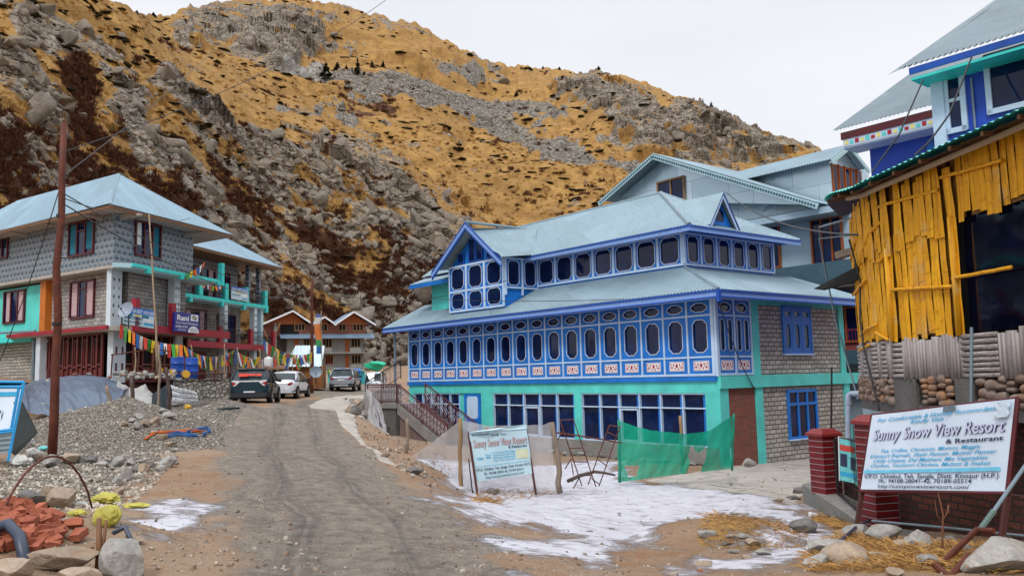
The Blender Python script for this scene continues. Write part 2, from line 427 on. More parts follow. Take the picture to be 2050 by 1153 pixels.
MT['blockb'] = brickm('weathered_block', (.52, .49, .44), (.36, .34, .30), (.085, .078, .07), .36, .165, .016, .03, stain=.4, scol=(.16, .13, .10))
MT['redbrick'] = brickm('red_brick', (.30, .075, .045), (.20, .055, .04), (.20, .17, .15), .23, .085, .009, .01, stain=.45)
MT['pbrick'] = brickm('painted_red_brick', (.20, .012, .016), (.14, .01, .013), (.07, .02, .02), .24, .105, .008, .012, rough=.4, stain=.3, scol=(.06,.01,.012))
MT['dbrick'] = brickm('dark_old_brick', (.16, .055, .04), (.085, .035, .03), (.045, .038, .032), .25, .10, .014, .03, stain=.7, scol=(.04, .03, .025))
MT['stonewall'] = None
MT['tinb'] = tin('galvanized_roof', (.27, .385, .45), .38)
MT['tinl'] = tin('pale_galvanized_roof', (.27, .40, .49), .28, .4)
MT['tind'] = tin('weathered_galvanized_roof', (.22, .29, .33), .42, .45)
MT['tinblue'] = tin('blue_grey_roof', (.20, .30, .42), .12, .5, .1)
MT['tinteal'] = tin('turquoise_roof_sheet', (.09, .68, .60), .05, .4, .0)
MT['conc'] = paint('grey_concrete', (.24, .235, .22), .3, .85, 1.3, .4, (.09, .085, .08), .012)
MT['concd'] = paint('dark_concrete', (.13, .125, .12), .35, .85, 1.6, .5, (.05, .045, .04), .015)
MT['maroon'] = paint('maroon_paint', (.10, .012, .018), .3, .45, 3, .3, (.03, .008, .01))
MT['redp'] = paint('red_paint', (.32, .012, .03), .25, .5, 2, .25, (.1, .02, .02))
MT['orangew'] = woodm('orange_varnished_wood', (.40, .10, .015), (.24, .055, .01))
MT['orangep'] = paint('orange_paint', (.55, .15, .01), .2, .5, 2, .25)
MT['tanwood'] = woodm('tan_timber', (.36, .22, .10), (.24, .14, .07))
MT['greywood'] = woodm('grey_weathered_wood', (.30, .23, .17), (.17, .13, .10))
MT['brownwood'] = woodm('brown_timber', (.22, .10, .045), (.13, .06, .03))
MT['rust'] = paint('rusty_steel', (.13, .034, .018), .45, .6, 5, .5, (.05, .02, .014), .004, .2)
MT['steel'] = plain('dark_steel', (.035, .028, .03), .5, .5)
MT['greysteel'] = plain('grey_painted_steel', (.20, .27, .32), .45, .3)
MT['cable'] = plain('black_cable', (.012, .012, .014), .5)
MT['curtain'] = plain('patterned_curtain', (.36, .24, .26), .9)
MT['curtainb'] = plain('teal_curtain', (.01, .16, .24), .9)
MT['plastic'] = plain('white_plastic', (.70, .72, .74), .5)
MT['pvc'] = plain('pale_blue_grey_pipe', (.32, .38, .50), .35)
MT['navy'] = plain('navy_sign_face', (.010, .018, .24), .35)
MT['ink'] = plain('dark_lettering', (.015, .022, .075), .6)
MT['inkc'] = plain('cyan_lettering', (.02, .36, .62), .6)
MT['inkw'] = plain('white_lettering', (.82, .82, .84), .5)
MT['inkr'] = plain('red_lettering', (.62, .10, .06), .6)
MT['inky'] = plain('yellow_print', (.75, .68, .25), .6)
MT['signf'] = paint('faded_sign_vinyl', (.62, .72, .84), .10, .4, 1.6, .10, (.3, .3, .33), .002)
MT['signs'] = paint('sun_faded_blue_vinyl', (.50, .70, .78), .12, .45, 1.6, .12, (.3, .33, .35), .002)
MT['straw'] = plain('dry_straw', (.50, .28, .085), .9)
MT['strawd'] = plain('old_straw', (.30, .165, .06), .9)
MT['rubber'] = plain('black_rubber', (.018, .018, .018), .8, 0, .2)
MT['alloy'] = plain('alloy_metal', (.32, .33, .35), .35, .7)
MT['chrome'] = plain('bright_trim', (.6, .62, .65), .25, .6)
MT['lampred'] = plain('red_lens', (.35, .01, .02), .15)
def _cp():
 L = []
 def px(*a):
  for (x, y, z) in a:
   p = atZ(x, y, z); L.append((p.x, p.y, z))
 px((765, 1153, 0), (400, 1150, .05), (1050, 1150, -.05), (650, 1000, .12), (450, 1000, .15), (870, 1000, .02), (600, 900, .30), (420, 900, .33),
       (760, 900, .22), (560, 850, .5), (480, 820, .62), (650, 830, .55), (590, 812, .66), (620, 800, .75), (700, 795, .82), (690, 787, .89), (720, 830, .55),
       (840, 945, -.10), (900, 990, -.55), (960, 997, -.72), (1073, 988, -.76), (1119, 984, -.82), (1000, 1055, -.30), (1100, 1100, -.25), (1250, 1100, -.34),
       (1300, 1150, -.22), (1240, 965, -1.12), (1400, 950, -1.25), (1606, 1006, -1.1), (1500, 1000, -1.0), (1713, 1070, -.78), (1500, 1080, -.6),
       (2007, 1087, -.44), (1500, 1150, -.35), (1900, 1150, -.22), (830, 915, -1.0), (1000, 940, -1.1), (1150, 920, -1.25),
       (250, 1150, .1), (0, 1150, .22), (100, 1060, .25), (0, 1000, .40), (250, 1000, .22), (105, 910, .45), (0, 920, .5), (250, 860, .6), (330, 850, .6),
       (400, 870, .42), (300, 818, .72))
 B = lambda u, v: (6.92 + .7817 * u - .6236 * v, 29 + .6236 * u + .7817 * v)
 for u, v, z in ((0, 0, -1.42), (0, 5, -1.42), (0, 10, -1.42), (0, 15, -1.42), (0, 19, -1.3), (3, 0, -1.5), (6, 0, -1.6), (9, 0, -1.6), (9, 10, -1.5), (5, 22, -.5), (-2, 19, -1.1), (-2.5, 8, -1.3)):
  x, y = B(u, v); L.append((x, y, z))
 L.extend([(-8.5, 46, .72), (-9.3, 52, .82), (-6, 49, .7), (-7, 58, .85), (-11, 66, .95), (-12, 75, 1.3), (-30, 86, 2.4), (-30, 105, 3.4), (-30, 135, 4.0), (20, 90, 1), (-60, 60, 3.5), (60, 100, 2), (-70, 100, 6),
              (20, 30, -1.6), (30, 20, -1.5), (14, 14, -.8), (10, 8, -.4), (40, 50, -1), (0, 0, 0), (0, -20, -.2), (-15, 0, .3), (15, 0, -.1), (-20, 18, 1.0), (-13.5, 27, .75), (20, -10, 0), (-40, 30, 2),
              (-24, 40, 2.2), (-22, 35, 2.0), (-20, 32.5, 1.6), (-28, 34, 2.6), (-27, 30, 2.2), (-30, 50, 2.4), (-13.5, 88, .1), (-9, 80, .4), (-6, 72, .5), (-20, 30, 1.1), (-15, 40, .9), (-60, 0, 1), (60, 0, 0), (0, -60, 0), (0, 130, 3.5)])
 return np.array(L)
_C = _cp()
def _tps(C, lam=.6):
 n = len(C); X = C[:, :2]
 d = np.sqrt(((X[:, None] - X[None]) ** 2).sum(2)); K = np.where(d > 0, d ** 2 * np.log(d + 1e-12), 0) + lam * np.eye(n)
 P = np.hstack([np.ones((n, 1)), X]); A = np.block([[K, P], [P.T, np.zeros((3, 3))]])
 return np.linalg.solve(A, np.concatenate([C[:, 2], np.zeros(3)]))
_Wt = _tps(_C)
def G0(x, y):
 x = np.asarray(x, float); y = np.asarray(y, float); sh = x.shape; X = x.ravel(); Y = y.ravel()
 out = np.empty(len(X))
 for k in range(0, len(X), 20000):
  a = X[k:k + 20000]; b = Y[k:k + 20000]
  d2 = (a[:, None] - _C[:, 0]) ** 2 + (b[:, None] - _C[:, 1]) ** 2
  U = .5 * d2 * np.log(d2 + 1e-12)
  out[k:k + 20000] = U @ _Wt[:-3] + _Wt[-3] + _Wt[-2] * a + _Wt[-1] * b
 rr = np.hypot(X, Y); f = sstep(110, 170, rr)
 out = out * (1 - f) + 4 * f
 return np.clip(out, -2.2, 8).reshape(sh)
def _m(px, py, z): p = atZ(px, py, z); return (p.x, p.y)
M1 = _m(125, 890, .55); M2 = _m(385, 855, .55); M3 = _m(1450, 1075, -.5)
def mounds(x, y):
 z = 0
 a, b = M1; q = np.hypot((x - a) / 3.3, (y - b - 3.0) / 4.0); z = z + .95 * np.clip(1 - q, 0, 1) ** 1.15
 a, b = M2; q = np.hypot((x - a) / 1.7, (y - b - 2.6) / 2.2); z = z + .55 * np.clip(1 - q, 0, 1) ** 1.2
 a, b = M3; q = np.hypot((x - a + .1) / 1.25, (y - b) / 1.0); z = z + .30 * np.clip(1 - q ** 2, 0, 1)
 a, b = _m(60, 1090, .2); q = np.hypot((x - a) / 1.6, (y - b) / 1.1); z = z + .22 * np.clip(1 - q ** 2, 0, 1)
 return z
def GN(x, y):
 n = fbm(x * .8, y * .8, 4, 3) * .05 + fbm(x * 4, y * 4, 4, 9) * .018
 r = np.hypot(x, y)
 return n * (1 + np.clip(r - 60, 0, 100) * .05)
def G(x, y): return G0(x, y) + mounds(np.asarray(x, float), np.asarray(y, float)) + GN(np.asarray(x, float), np.asarray(y, float))
def gz(x, y): return float(G(np.array([x]), np.array([y]))[0])
def gp(px, py):
 """point of the ground seen in that direction"""
 d = ray(px, py); t = np.linspace(3, 130, 2600); X = d.x * t; Y = d.y * t; Z = H + d.z * t
 g = G(X, Y); k = np.argmax(Z < g) if (Z < g).any() else len(t) - 1
 return Vector((X[k], Y[k], g[k]))
def plan(P, z=None):
 return [tuple(gp0(x, y)) for x, y in P]
def gp0(px, py):
 d = ray(px, py); t = np.linspace(4, 130, 1500); X = d.x * t; Y = d.y * t; Z = H + d.z * t
 g = G0(X, Y); k = np.argmax(Z < g) if (Z < g).any() else len(t) - 1
 return (X[k], Y[k])
def sdpoly(P, x, y):
 """signed distance to polygon, negative inside"""
 n = len(P); d = np.full(x.shape, 1e9); ins = np.zeros(x.shape, bool)
 for i in range(n):
  ax, ay = P[i]; bx, by = P[(i + 1) % n]; ex, ey = bx - ax, by - ay
  t = np.clip(((x - ax) * ex + (y - ay) * ey) / (ex * ex + ey * ey + 1e-12), 0, 1)
  d = np.minimum(d, np.hypot(x - ax - t * ex, y - ay - t * ey))
  c = ((ay > y) != (by > y)) & (x < (bx - ax) * (y - ay) / (by - ay + 1e-12) + ax); ins ^= c
 return np.where(ins, -d, d)
ROADL = plan([(505, 1152), (480, 1080), (450, 1000), (445, 940), (452, 890), (470, 850), (480, 830), (540, 813), (600, 803), (650, 795)]) + [(-15.5, 62), (-17, 72), (-20, 85)]
ROADR = plan([(1040, 1152), (985, 1100), (930, 1050), (850, 1000), (790, 955), (735, 905), (695, 865), (683, 835), (690, 812), (730, 797)]) + [(-6.5, 60), (-9, 72), (-12, 86)]
ROAD = [(-2.2, 1.0)] + [(-2.6, -6.0)] + [(2.6, -6.0), (1.6, 3.0)] + ROADR + ROADL[::-1]
ROAD = [(-2.4, -25), (3.2, -25), (2.2, 2.5)] + ROADR + ROADL[::-1] + [(-3.4, 3.0)]
SNOW = [plan(p) for p in (
 [(870, 935), (960, 925), (1100, 930), (1240, 925), (1260, 965), (1340, 975), (1480, 985), (1580, 1015), (1600, 1030), (1640, 1060), (1700, 1085), (1640, 1105), (1560, 1152), (1370, 1150), (1400, 1118), (1500, 1120), (1555, 1090), (1510, 1030), (1450, 1020), (1380, 1050), (1250, 1085), (1180, 1110), (1060, 1150), (1030, 1152), (1060, 1100), (1150, 1070), (1060, 1055), (960, 1035), (900, 1025), (930, 1000), (900, 960)],
 [(262, 1062), (300, 1040), (365, 1035), (372, 1048), (320, 1062), (270, 1078)],
 [(320, 1003), (345, 1000), (355, 1015), (338, 1022)])]
PATH = plan([(1290, 960), (1420, 940), (1510, 928), (1630, 918), (1700, 925), (1640, 960), (1610, 985), (1590, 1012), (1500, 990), (1380, 985)])
LATP = [(3.2, -25), (2.2, 2.5)] + ROADR
GRAV = plan([(0, 940), (60, 920), (130, 900), (210, 800), (340, 790), (430, 800), (500, 830), (455, 850), (430, 880), (330, 900), (290, 945), (250, 985), (170, 1020), (60, 1010), (0, 1000)])
STRW = [plan(p) for p in ([(1690, 1080), (1760, 1088), (2050, 1100), (2049, 1152), (1600, 1152), (1625, 1128)],
                          [(1560, 1045), (1600, 1075), (1570, 1105), (1430, 1100), (1400, 1080), (1450, 1045)],
                          [(960, 985), (1090, 980), (1120, 990), (1010, 1005), (955, 1008)],
                          [(1630, 1032), (1690, 1050), (1705, 1068), (1665, 1058)])]
CONC = plan([(620, 812), (700, 790), (742, 797), (702, 806), (690, 822), (716, 860), (760, 905), (800, 935), (760, 925), (715, 880), (680, 845), (672, 822)])
def polar(th0, th1, nth, rs):
 th = np.radians(np.linspace(th0, th1, nth)); R, T = np.meshgrid(rs, th, indexing='ij')
 return R * np.sin(T), R * np.cos(T)
def mesh_from_grid(name, X, Y, Z, mask, mat, attrs=None, smooth=True, **kw):
 m, n = X.shape; idx = np.arange(m * n).reshape(m, n)
 q = np.stack([idx[:-1, :-1], idx[:-1, 1:], idx[1:, 1:], idx[1:, :-1]], -1).reshape(-1, 4)
 if mask is not None: q = q[mask.ravel()]
 if len(q) == 0: return None
 used, inv = np.unique(q, return_inverse=True); q = inv.reshape(q.shape)
 V = np.stack([X.ravel(), Y.ravel(), Z.ravel()], 1)[used]
 me = bpy.data.meshes.new(name); me.vertices.add(len(V)); me.vertices.foreach_set('co', V.astype(np.float32).ravel())
 me.loops.add(q.size); me.loops.foreach_set('vertex_index', q.astype(np.int32).ravel())
 me.polygons.add(len(q)); me.polygons.foreach_set('loop_start', np.arange(0, q.size, 4, dtype=np.int32))
 me.materials.append(mat)
 me.update(calc_edges=True)
 me.polygons.foreach_set('use_smooth', [smooth] * len(q))
 for k, a in (attrs or {}).items():
  at = me.attributes.new(k, 'FLOAT', 'POINT'); at.data.foreach_set('value', a.ravel()[used].astype(np.float32))
 o = bpy.data.objects.new(name, me); COL.objects.link(o)
 return tag(o, **kw)
def ground_mat():
 m = N('village_ground'); v = m.coord('Object')
 asp, sno, gra, stw, con = (m.attr(k) for k in ('asphalt', 'snow', 'gravel', 'straw', 'path'))
 big = m.noise(v, .35, 6, .6); med = m.noise(v, 2.2, 7, .65); fine = m.noise(v, 16, 6, .7); vf = m.noise(v, 60, 4, .7)
 dirt = m.mix(m.step(big, .3, .7), (.25, .145, .085), (.36, .265, .185))
 dirt = m.mix(m.math('MULTIPLY', m.step(med, .45, .72), .55), dirt, (.36, .28, .20))
 dirt = m.mix(m.math('MULTIPLY', m.step(fine, .52, .70), .6), dirt, (.13, .075, .04)); dirt = m.mix(m.math('MULTIPLY', m.step(m.noise(v, 1.1, 5, .7, 1.0), .52, .66), .55), dirt, (.26, .115, .04)); dirt = m.mix(m.math('MULTIPLY', m.step(m.vor(v, 22, 'F1'), .22, .08), .5), dirt, (.40, .35, .29))
 st = m.noise(v, 5, 6, .75)
 a1 = m.mix(m.step(st, .38, .64), (.13, .112, .098), (.29, .24, .19))
 a1 = m.mix(m.math('MULTIPLY', m.step(med, .42, .7), .6), a1, (.29, .25, .205))
 pebble = m.vor(v, 30, 'F1'); a1 = m.mix(m.math('MULTIPLY', m.step(pebble, .32, .1), .35), a1, (.33, .31, .28))
 a1 = m.mix(m.math('MULTIPLY', m.step(vf, .55, .7), .4), a1, (.06, .055, .05))
 lat = m.math('ADD', m.math('MULTIPLY', m.attr('lateral'), 1.0), m.math('MULTIPLY', m.math('SUBTRACT', m.noise(v, .5, 3, .5), .5), .10))
 tk = m.noise(m.vec(lat, 30, .25), 1.0, 4, .6); trk = m.ramp(lat, [(0, (0, 0, 0)), (.20, (.1, .1, .1)), (.30, (.8, .8, .8)), (.38, (.15, .15, .15)), (.52, (.25, .25, .25)), (.62, (.9, .9, .9)), (.72, (.2, .2, .2)), (1, (0, 0, 0))])
 a1 = m.mix(m.math('MULTIPLY', trk, m.math('MULTIPLY', m.step(tk, .35, .6), .8)), a1, (.07, .064, .06))
 a1 = m.mix(m.math('MULTIPLY', m.step(tk, .60, .72), .35), a1, (.36, .32, .27))
 c = m.mix(m.step(m.math('ADD', asp, m.math('MULTIPLY', m.math('SUBTRACT', med, .5), .9)), .35, .65), dirt, a1)
 g = m.vor(v, 24, 'F1', 'Color'); sep = m.n('ShaderNodeSeparateColor'); m.l(g, sep.inputs[0])
 gc = m.ramp(sep.outputs[0], [(0, (.17, .145, .12)), (.5, (.35, .31, .26)), (1, (.56, .52, .45))])
 gd = m.vor(v, 24, 'F1'); gc = m.mix(m.math('MULTIPLY', m.step(gd, .35, .65), .8), gc, (.07, .06, .05))
 gf = m.step(m.math('ADD', gra, m.math('MULTIPLY', m.math('SUBTRACT', fine, .5), .5)), .4, .55); c = m.mix(gf, c, gc)
 pc = m.mix(m.step(med, .3, .7), (.40, .365, .32), (.54, .50, .44)); pc = m.mix(m.math('MULTIPLY', m.step(fine, .5, .8), .4), pc, (.22, .2, .18))
 cr = m.vor(m.coord('Object', sc3=(.5, .9, 1)), 1, 'DISTANCE_TO_EDGE'); pc = m.mix(m.math('MULTIPLY', m.step(cr, .02, .008), .7), pc, (.08, .07, .06))
 c = m.mix(m.step(m.math('ADD', con, m.math('MULTIPLY', m.math('SUBTRACT', med, .5), .5)), .4, .6), c, pc)
 sw = m.noise(m.coord('Object', sc3=(40, 9, 1)), 1.6, 4, .7, 2); sc = m.mix(m.step(sw, .4, .6), (.17, .095, .04), (.46, .27, .09))
 c = m.mix(m.step(m.math('ADD', stw, m.math('MULTIPLY', m.math('SUBTRACT', med, .5), .9)), .4, .62), c, sc)
 fw = m.noise(m.coord('Object', sc3=(3.2, 9, 1)), 1.2, 5, .65)
 sf = m.math('ADD', sno, m.math('MULTIPLY', m.math('SUBTRACT', med, .5), 1.3)); sf = m.math('ADD', sf, m.math('MULTIPLY', m.math('SUBTRACT', fw, .5), 1.0)); sf = m.math('ADD', sf, m.math('MULTIPLY', m.math('SUBTRACT', vf, .5), .5))
 sf = m.math('ADD', sf, m.math('MULTIPLY', m.math('SUBTRACT', fine, .5), .5)); snf = m.math('MULTIPLY', m.step(sf, .34, .72), .93)
 sc2 = m.mix(m.step(med, .3, .7), (.54, .54, .61), (.70, .71, .79)); sc2 = m.mix(m.math('MULTIPLY', m.step(fine, .56, .74), .25), sc2, (.42, .37, .36))
 ft = m.noise(m.coord('Object', sc3=(1.0, 2.2, 1)), 3.2, 3, .5); sc2 = m.mix(m.math('MULTIPLY', m.step(ft, .57, .63), .65), sc2, (.26, .24, .26))
 c = m.mix(snf, c, sc2)
 hh = m.math('ADD', m.math('MULTIPLY', fine, .6), m.math('MULTIPLY', vf, .35))
 hh = m.math('SUBTRACT', hh, m.math('MULTIPLY', m.math('MULTIPLY', gd, gf), 1.6))
 hh = m.math('ADD', hh, m.math('MULTIPLY', snf, .8))
 m.bump(hh, .045)
 return m.fin(c, .88, 0, .25)
def build_ground():
 rs = np.concatenate([np.geomspace(2.5, 80, 560), np.geomspace(81, 200, 60)])
 X, Y = polar(-50, 50, 900, rs)
 Z = G(X, Y)
 at = {}
 wob = fbm(X * .9, Y * .9, 4, 21)
 w3 = fbm(X * 2.5, Y * 1.2, 5, 33)
 lt = np.full(X.shape, 1e9)
 for (ax, ay), (bx, by) in zip(LATP[:-1], LATP[1:]):
  ex, ey = bx - ax, by - ay; t = np.clip(((X - ax) * ex + (Y - ay) * ey) / (ex * ex + ey * ey), 0, 1); lt = np.minimum(lt, np.hypot(X - ax - t * ex, Y - ay - t * ey))
 at['lateral'] = np.clip(lt / 3.2, 0, 1)
 at['asphalt'] = sstep(.7, -.5, sdpoly(ROAD, X, Y) + wob * .5)
 sn = np.zeros_like(X)
 for P in SNOW: sn = np.maximum(sn, sstep(.95, -.75, sdpoly(P, X, Y) + wob * .8 + w3 * .6))
 at['snow'] = sn
 at['path'] = np.maximum(sstep(.3, -.3, sdpoly(PATH, X, Y) + wob * .2), sstep(.12, -.12, sdpoly(CONC, X, Y)))
 a, b = M1; q = np.hypot((X - a) / 3.3, (Y - b - 3.0) / 4.0); a, b = M2; q2 = np.hypot((X - a) / 1.7, (Y - b - 2.6) / 2.2)
 at['gravel'] = np.maximum.reduce([sstep(.5, -.5, sdpoly(GRAV, X, Y) + wob * .4), sstep(1.1, .95, q), sstep(1.15, .95, q2)]) * sstep(-.45, .25, sdpoly(ROAD, X, Y) + wob * .5)
 st = np.zeros_like(X)
 for P in STRW: st = np.maximum(st, sstep(.3, -.3, sdpoly(P, X, Y) + wob * .3))
 at['straw'] = st
 Z = Z + fbm(X * 9, Y * 9, 3, 5) * .03 * at['gravel'] + at['snow'] * .012
 cx = (X[:-1, :-1] + X[1:, 1:]) / 2; cy = (Y[:-1, :-1] + Y[1:, 1:]) / 2
 cs = at['snow'][:-1, :-1]; cr = at['asphalt'][:-1, :-1]; cp = at['path'][:-1, :-1]; cg = at['gravel'][:-1, :-1]
 ms = cs > .5; mp = (cp > .5) & ~ms; mr = (cr > .5) & ~ms & ~mp; mg = (cg > .55) & ~ms & ~mp & ~mr; mo = ~(ms | mp | mr | mg)
 mat = ground_mat()
 for nm, k, kd in (('ground', mo, 'structure'), ('road', mr, 'structure'), ('path', mp, 'structure'), ('snow', ms, 'structure'), ('gravel', mg, 'structure')):
  mesh_from_grid(nm, X, Y, Z, k, mat, at, kind=kd)
 th = np.concatenate([np.linspace(50, 310, 70)]); rs2 = np.concatenate([np.geomspace(2.5, 200, 60), [400, 900, 2500]])
 T, R = np.meshgrid(np.radians(th), rs2); X2 = R * np.sin(T); Y2 = R * np.cos(T); Z2 = G(X2, Y2)
 Z2 = np.where(R > 150, 4 + (R - 150) * .02, Z2)
 k0 = {k: np.zeros_like(X2) for k in at}
 mesh_from_grid('ground', X2, Y2, Z2, None, mat, k0, kind='structure')
 T, R = np.meshgrid(np.radians(np.linspace(0, 360, 40)), np.array([0.0, 2.5])); X3 = R * np.sin(T); Y3 = R * np.cos(T)
 mesh_from_grid('ground', X3, Y3, G(X3, Y3), None, mat, {k: np.zeros_like(X3) for k in at}, kind='structure')
SIL = [(-500, -330), (-100, -170), (0, -125), (120, -60), (218, 0), (273, 30), (312, 30), (351, 24), (363, 15), (390, 12), (468, 4), (520, -6), (590, -10), (640, 2), (702, 16), (780, 37), (837, 50), (905, 91), (973, 118), (1017, 128), (1120, 137), (1168, 143), (1198, 137), (1237, 148), (1310, 174), (1407, 209), (1480, 243), (1529, 265), (1637, 299), (1720, 345), (1900, 430), (2300, 560), (2700, 640)]
CREST = [(-700, -900), (100, -500), (300, 60), (380, 140), (470, 185), (560, 232), (650, 262), (720, 290), (800, 332), (850, 385), (900, 440), (950, 475), (1100, 560), (1500, 700), (3000, 900)]
def th_el(px, py):
 d = ray(px, py); return degrees(atan2(d.x, d.y)), degrees(atan2(d.z, sqrt(d.x ** 2 + d.y ** 2)))
def px_of(th, el):
 """direction -> picture coordinates, used only to read the zones traced on the hill"""
 x = np.sin(th) * np.cos(el); y = np.cos(th) * np.cos(el); z = np.sin(el)
 dz = x * _f.x + y * _f.y + z * _f.z
 return CX + F * (x * _rt.x + y * _rt.y + z * _rt.z) / dz, CY - F * (x * _up.x + y * _up.y + z * _up.z) / dz
def caps(L, x, y):
 o = np.zeros_like(x)
 for (x0, y0, x1, y1, r, w) in L:
  ex, ey = x1 - x0, y1 - y0; t = np.clip(((x - x0) * ex + (y - y0) * ey) / (ex * ex + ey * ey + 1e-9), 0, 1)
  d = np.hypot(x - x0 - t * ex, y - y0 - t * ey) / r
  o = np.maximum(o, w * np.clip(1.35 - d, 0, 1))
 return o
ROCKZ = [(60, 20, 140, 80, 45, 1), (20, 150, 100, 260, 70, 1), (90, 230, 60, 250, 50, 1), (210, 110, 250, 180, 40, .9), (250, 200, 300, 300, 50, .95), (370, 170, 330, 150, 30, .8), (350, 210, 430, 240, 32, 1.1),
         (400, 40, 620, 60, 45, .95), (480, 60, 580, 95, 35, 1), (660, 55, 640, 60, 22, .8), (750, 50, 760, 70, 14, .7), (290, 300, 330, 350, 45, .95), (60, 300, 110, 350, 40, .9), (130, 370, 250, 360, 25, .6),
         (430, 270, 700, 320, 50, 1.1), (450, 340, 620, 370, 55, 1.05), (640, 340, 780, 440, 60, 1.05), (600, 310, 800, 340, 28, 1), (800, 370, 880, 440, 45, 1), (820, 500, 900, 470, 40, .95), (700, 480, 620, 440, 35, .8), (350, 330, 420, 400, 40, .85), (700, 500, 720, 480, 40, .8),
         (400, 420, 540, 560, 26, .7), (560, 480, 620, 520, 28, .7), (660, 500, 720, 470, 38, .8), (900, 420, 930, 500, 30, .8),
         (1170, 170, 1230, 210, 52, 1.15), (1250, 200, 1330, 250, 42, 1.1), (1350, 250, 1420, 240, 38, 1.05), (1240, 260, 1400, 290, 25, .85), (1450, 270, 1530, 290, 30, .9), (1540, 290, 1620, 310, 22, .8), (1420, 210, 1600, 290, 14, .9), (940, 100, 1000, 140, 16, .7), (820, 55, 900, 95, 10, .7), (690, 15, 830, 50, 9, .8), (1400, 290, 1440, 310, 20, .7)]
SHRZ = [(140, 130, 160, 260, 30, 1.1), (160, 260, 230, 320, 26, 1.0), (330, 300, 380, 390, 26, 1.1), (370, 390, 480, 470, 34, 1.1), (460, 430, 600, 460, 26, .9), (0, 280, 70, 420, 60, 1.1), (0, 240, 60, 280, 30, .7), (540, 470, 620, 560, 26, .9), (690, 560, 790, 560, 34, 1.15), (640, 530, 760, 610, 26, 1.1), (820, 560, 900, 540, 26, .9), (760, 520, 860, 470, 20, .8), (230, 400, 330, 420, 30, .8), (480, 520, 560, 640, 30, .8), (540, 130, 530, 140, 18, 1), (690, 220, 760, 230, 20, .7), (780, 480, 900, 560, 18, .8), (1170, 160, 1210, 140, 14, .9), (380, 100, 330, 90, 12, .6), (600, 560, 640, 640, 30, .7), (130, 300, 250, 380, 26, .6), (520, 600, 560, 660, 30, .8)]
SCRZ = [(640, 175, 720, 175, 20, .8), (700, 190, 850, 200, 26, 1.0), (830, 200, 1000, 250, 24, 1.0), (990, 260, 1180, 310, 22, 1.0), (1180, 310, 1290, 345, 14, 1), (880, 150, 960, 150, 12, .9), (560, 215, 700, 240, 12, .7), (960, 230, 1130, 240, 16, .7),
  (800, 540, 850, 610, 34, 1.05), (740, 640, 830, 640, 40, 1.2), (700, 720, 860, 720, 60, 1.2), (560, 480, 640, 560, 13, 1), (640, 560, 720, 620, 16, 1), (520, 570, 600, 600, 24, .9), (780, 460, 860, 520, 18, .8), (420, 450, 560, 600, 14, .8), (200, 380, 300, 330, 14, .6)]
WSCR = [(570, 120, 640, 150, 24, 1.1), (545, 135, 600, 130, 14, 1)]
def hill_fields(px, py):
 wx = px + fbm(px / 60, py / 45, 4, 41) * 34; wy = py + fbm(px / 60 + 9, py / 45, 4, 47) * 26
 rk = caps(ROCKZ, wx, wy); sh = caps(SHRZ, wx, wy); sc = caps(SCRZ, wx, wy); ws = caps(WSCR, px + (wx - px) * .4, py + (wy - py) * .4)
 return rk, sh, sc, ws
def hill_base(TH, EL):
 """distance of the smooth hillside for azimuth / elevation (radians)"""
 th = np.degrees(TH)
 a = np.array([th_el(*p) for p in SIL]); er = np.interp(th, a[:, 0], a[:, 1])
 c = np.array([th_el(*p) for p in CREST]); ec = np.interp(th, c[:, 0], c[:, 1])
 rf = np.interp(th, [-60, -31, -22, -17, -12, -6, 0, 10, 22, 60], [60, 78, 100, 126, 142, 150, 150, 140, 130, 130])
 rr = np.interp(th, [-60, -31, -20, -10, 5, 22, 60], [330, 360, 480, 620, 560, 430, 330])
 tr = np.tan(np.radians(er)); k = tr * rr / (rr - rf)
 z0 = 2.0 / rf
 te = np.tan(np.clip(EL, -.02, None)) - z0
 kf = k
 D = rf * kf / np.maximum(kf - te, .02)
 w = sstep(1.6, -1.2, np.degrees(EL) - ec)
 Dn = rf * (k + .22) / np.maximum(k + .22 - te, .02)
 return D * (1 - w) + Dn * w, np.exp(-((np.degrees(EL) - ec) / 1.1) ** 2)
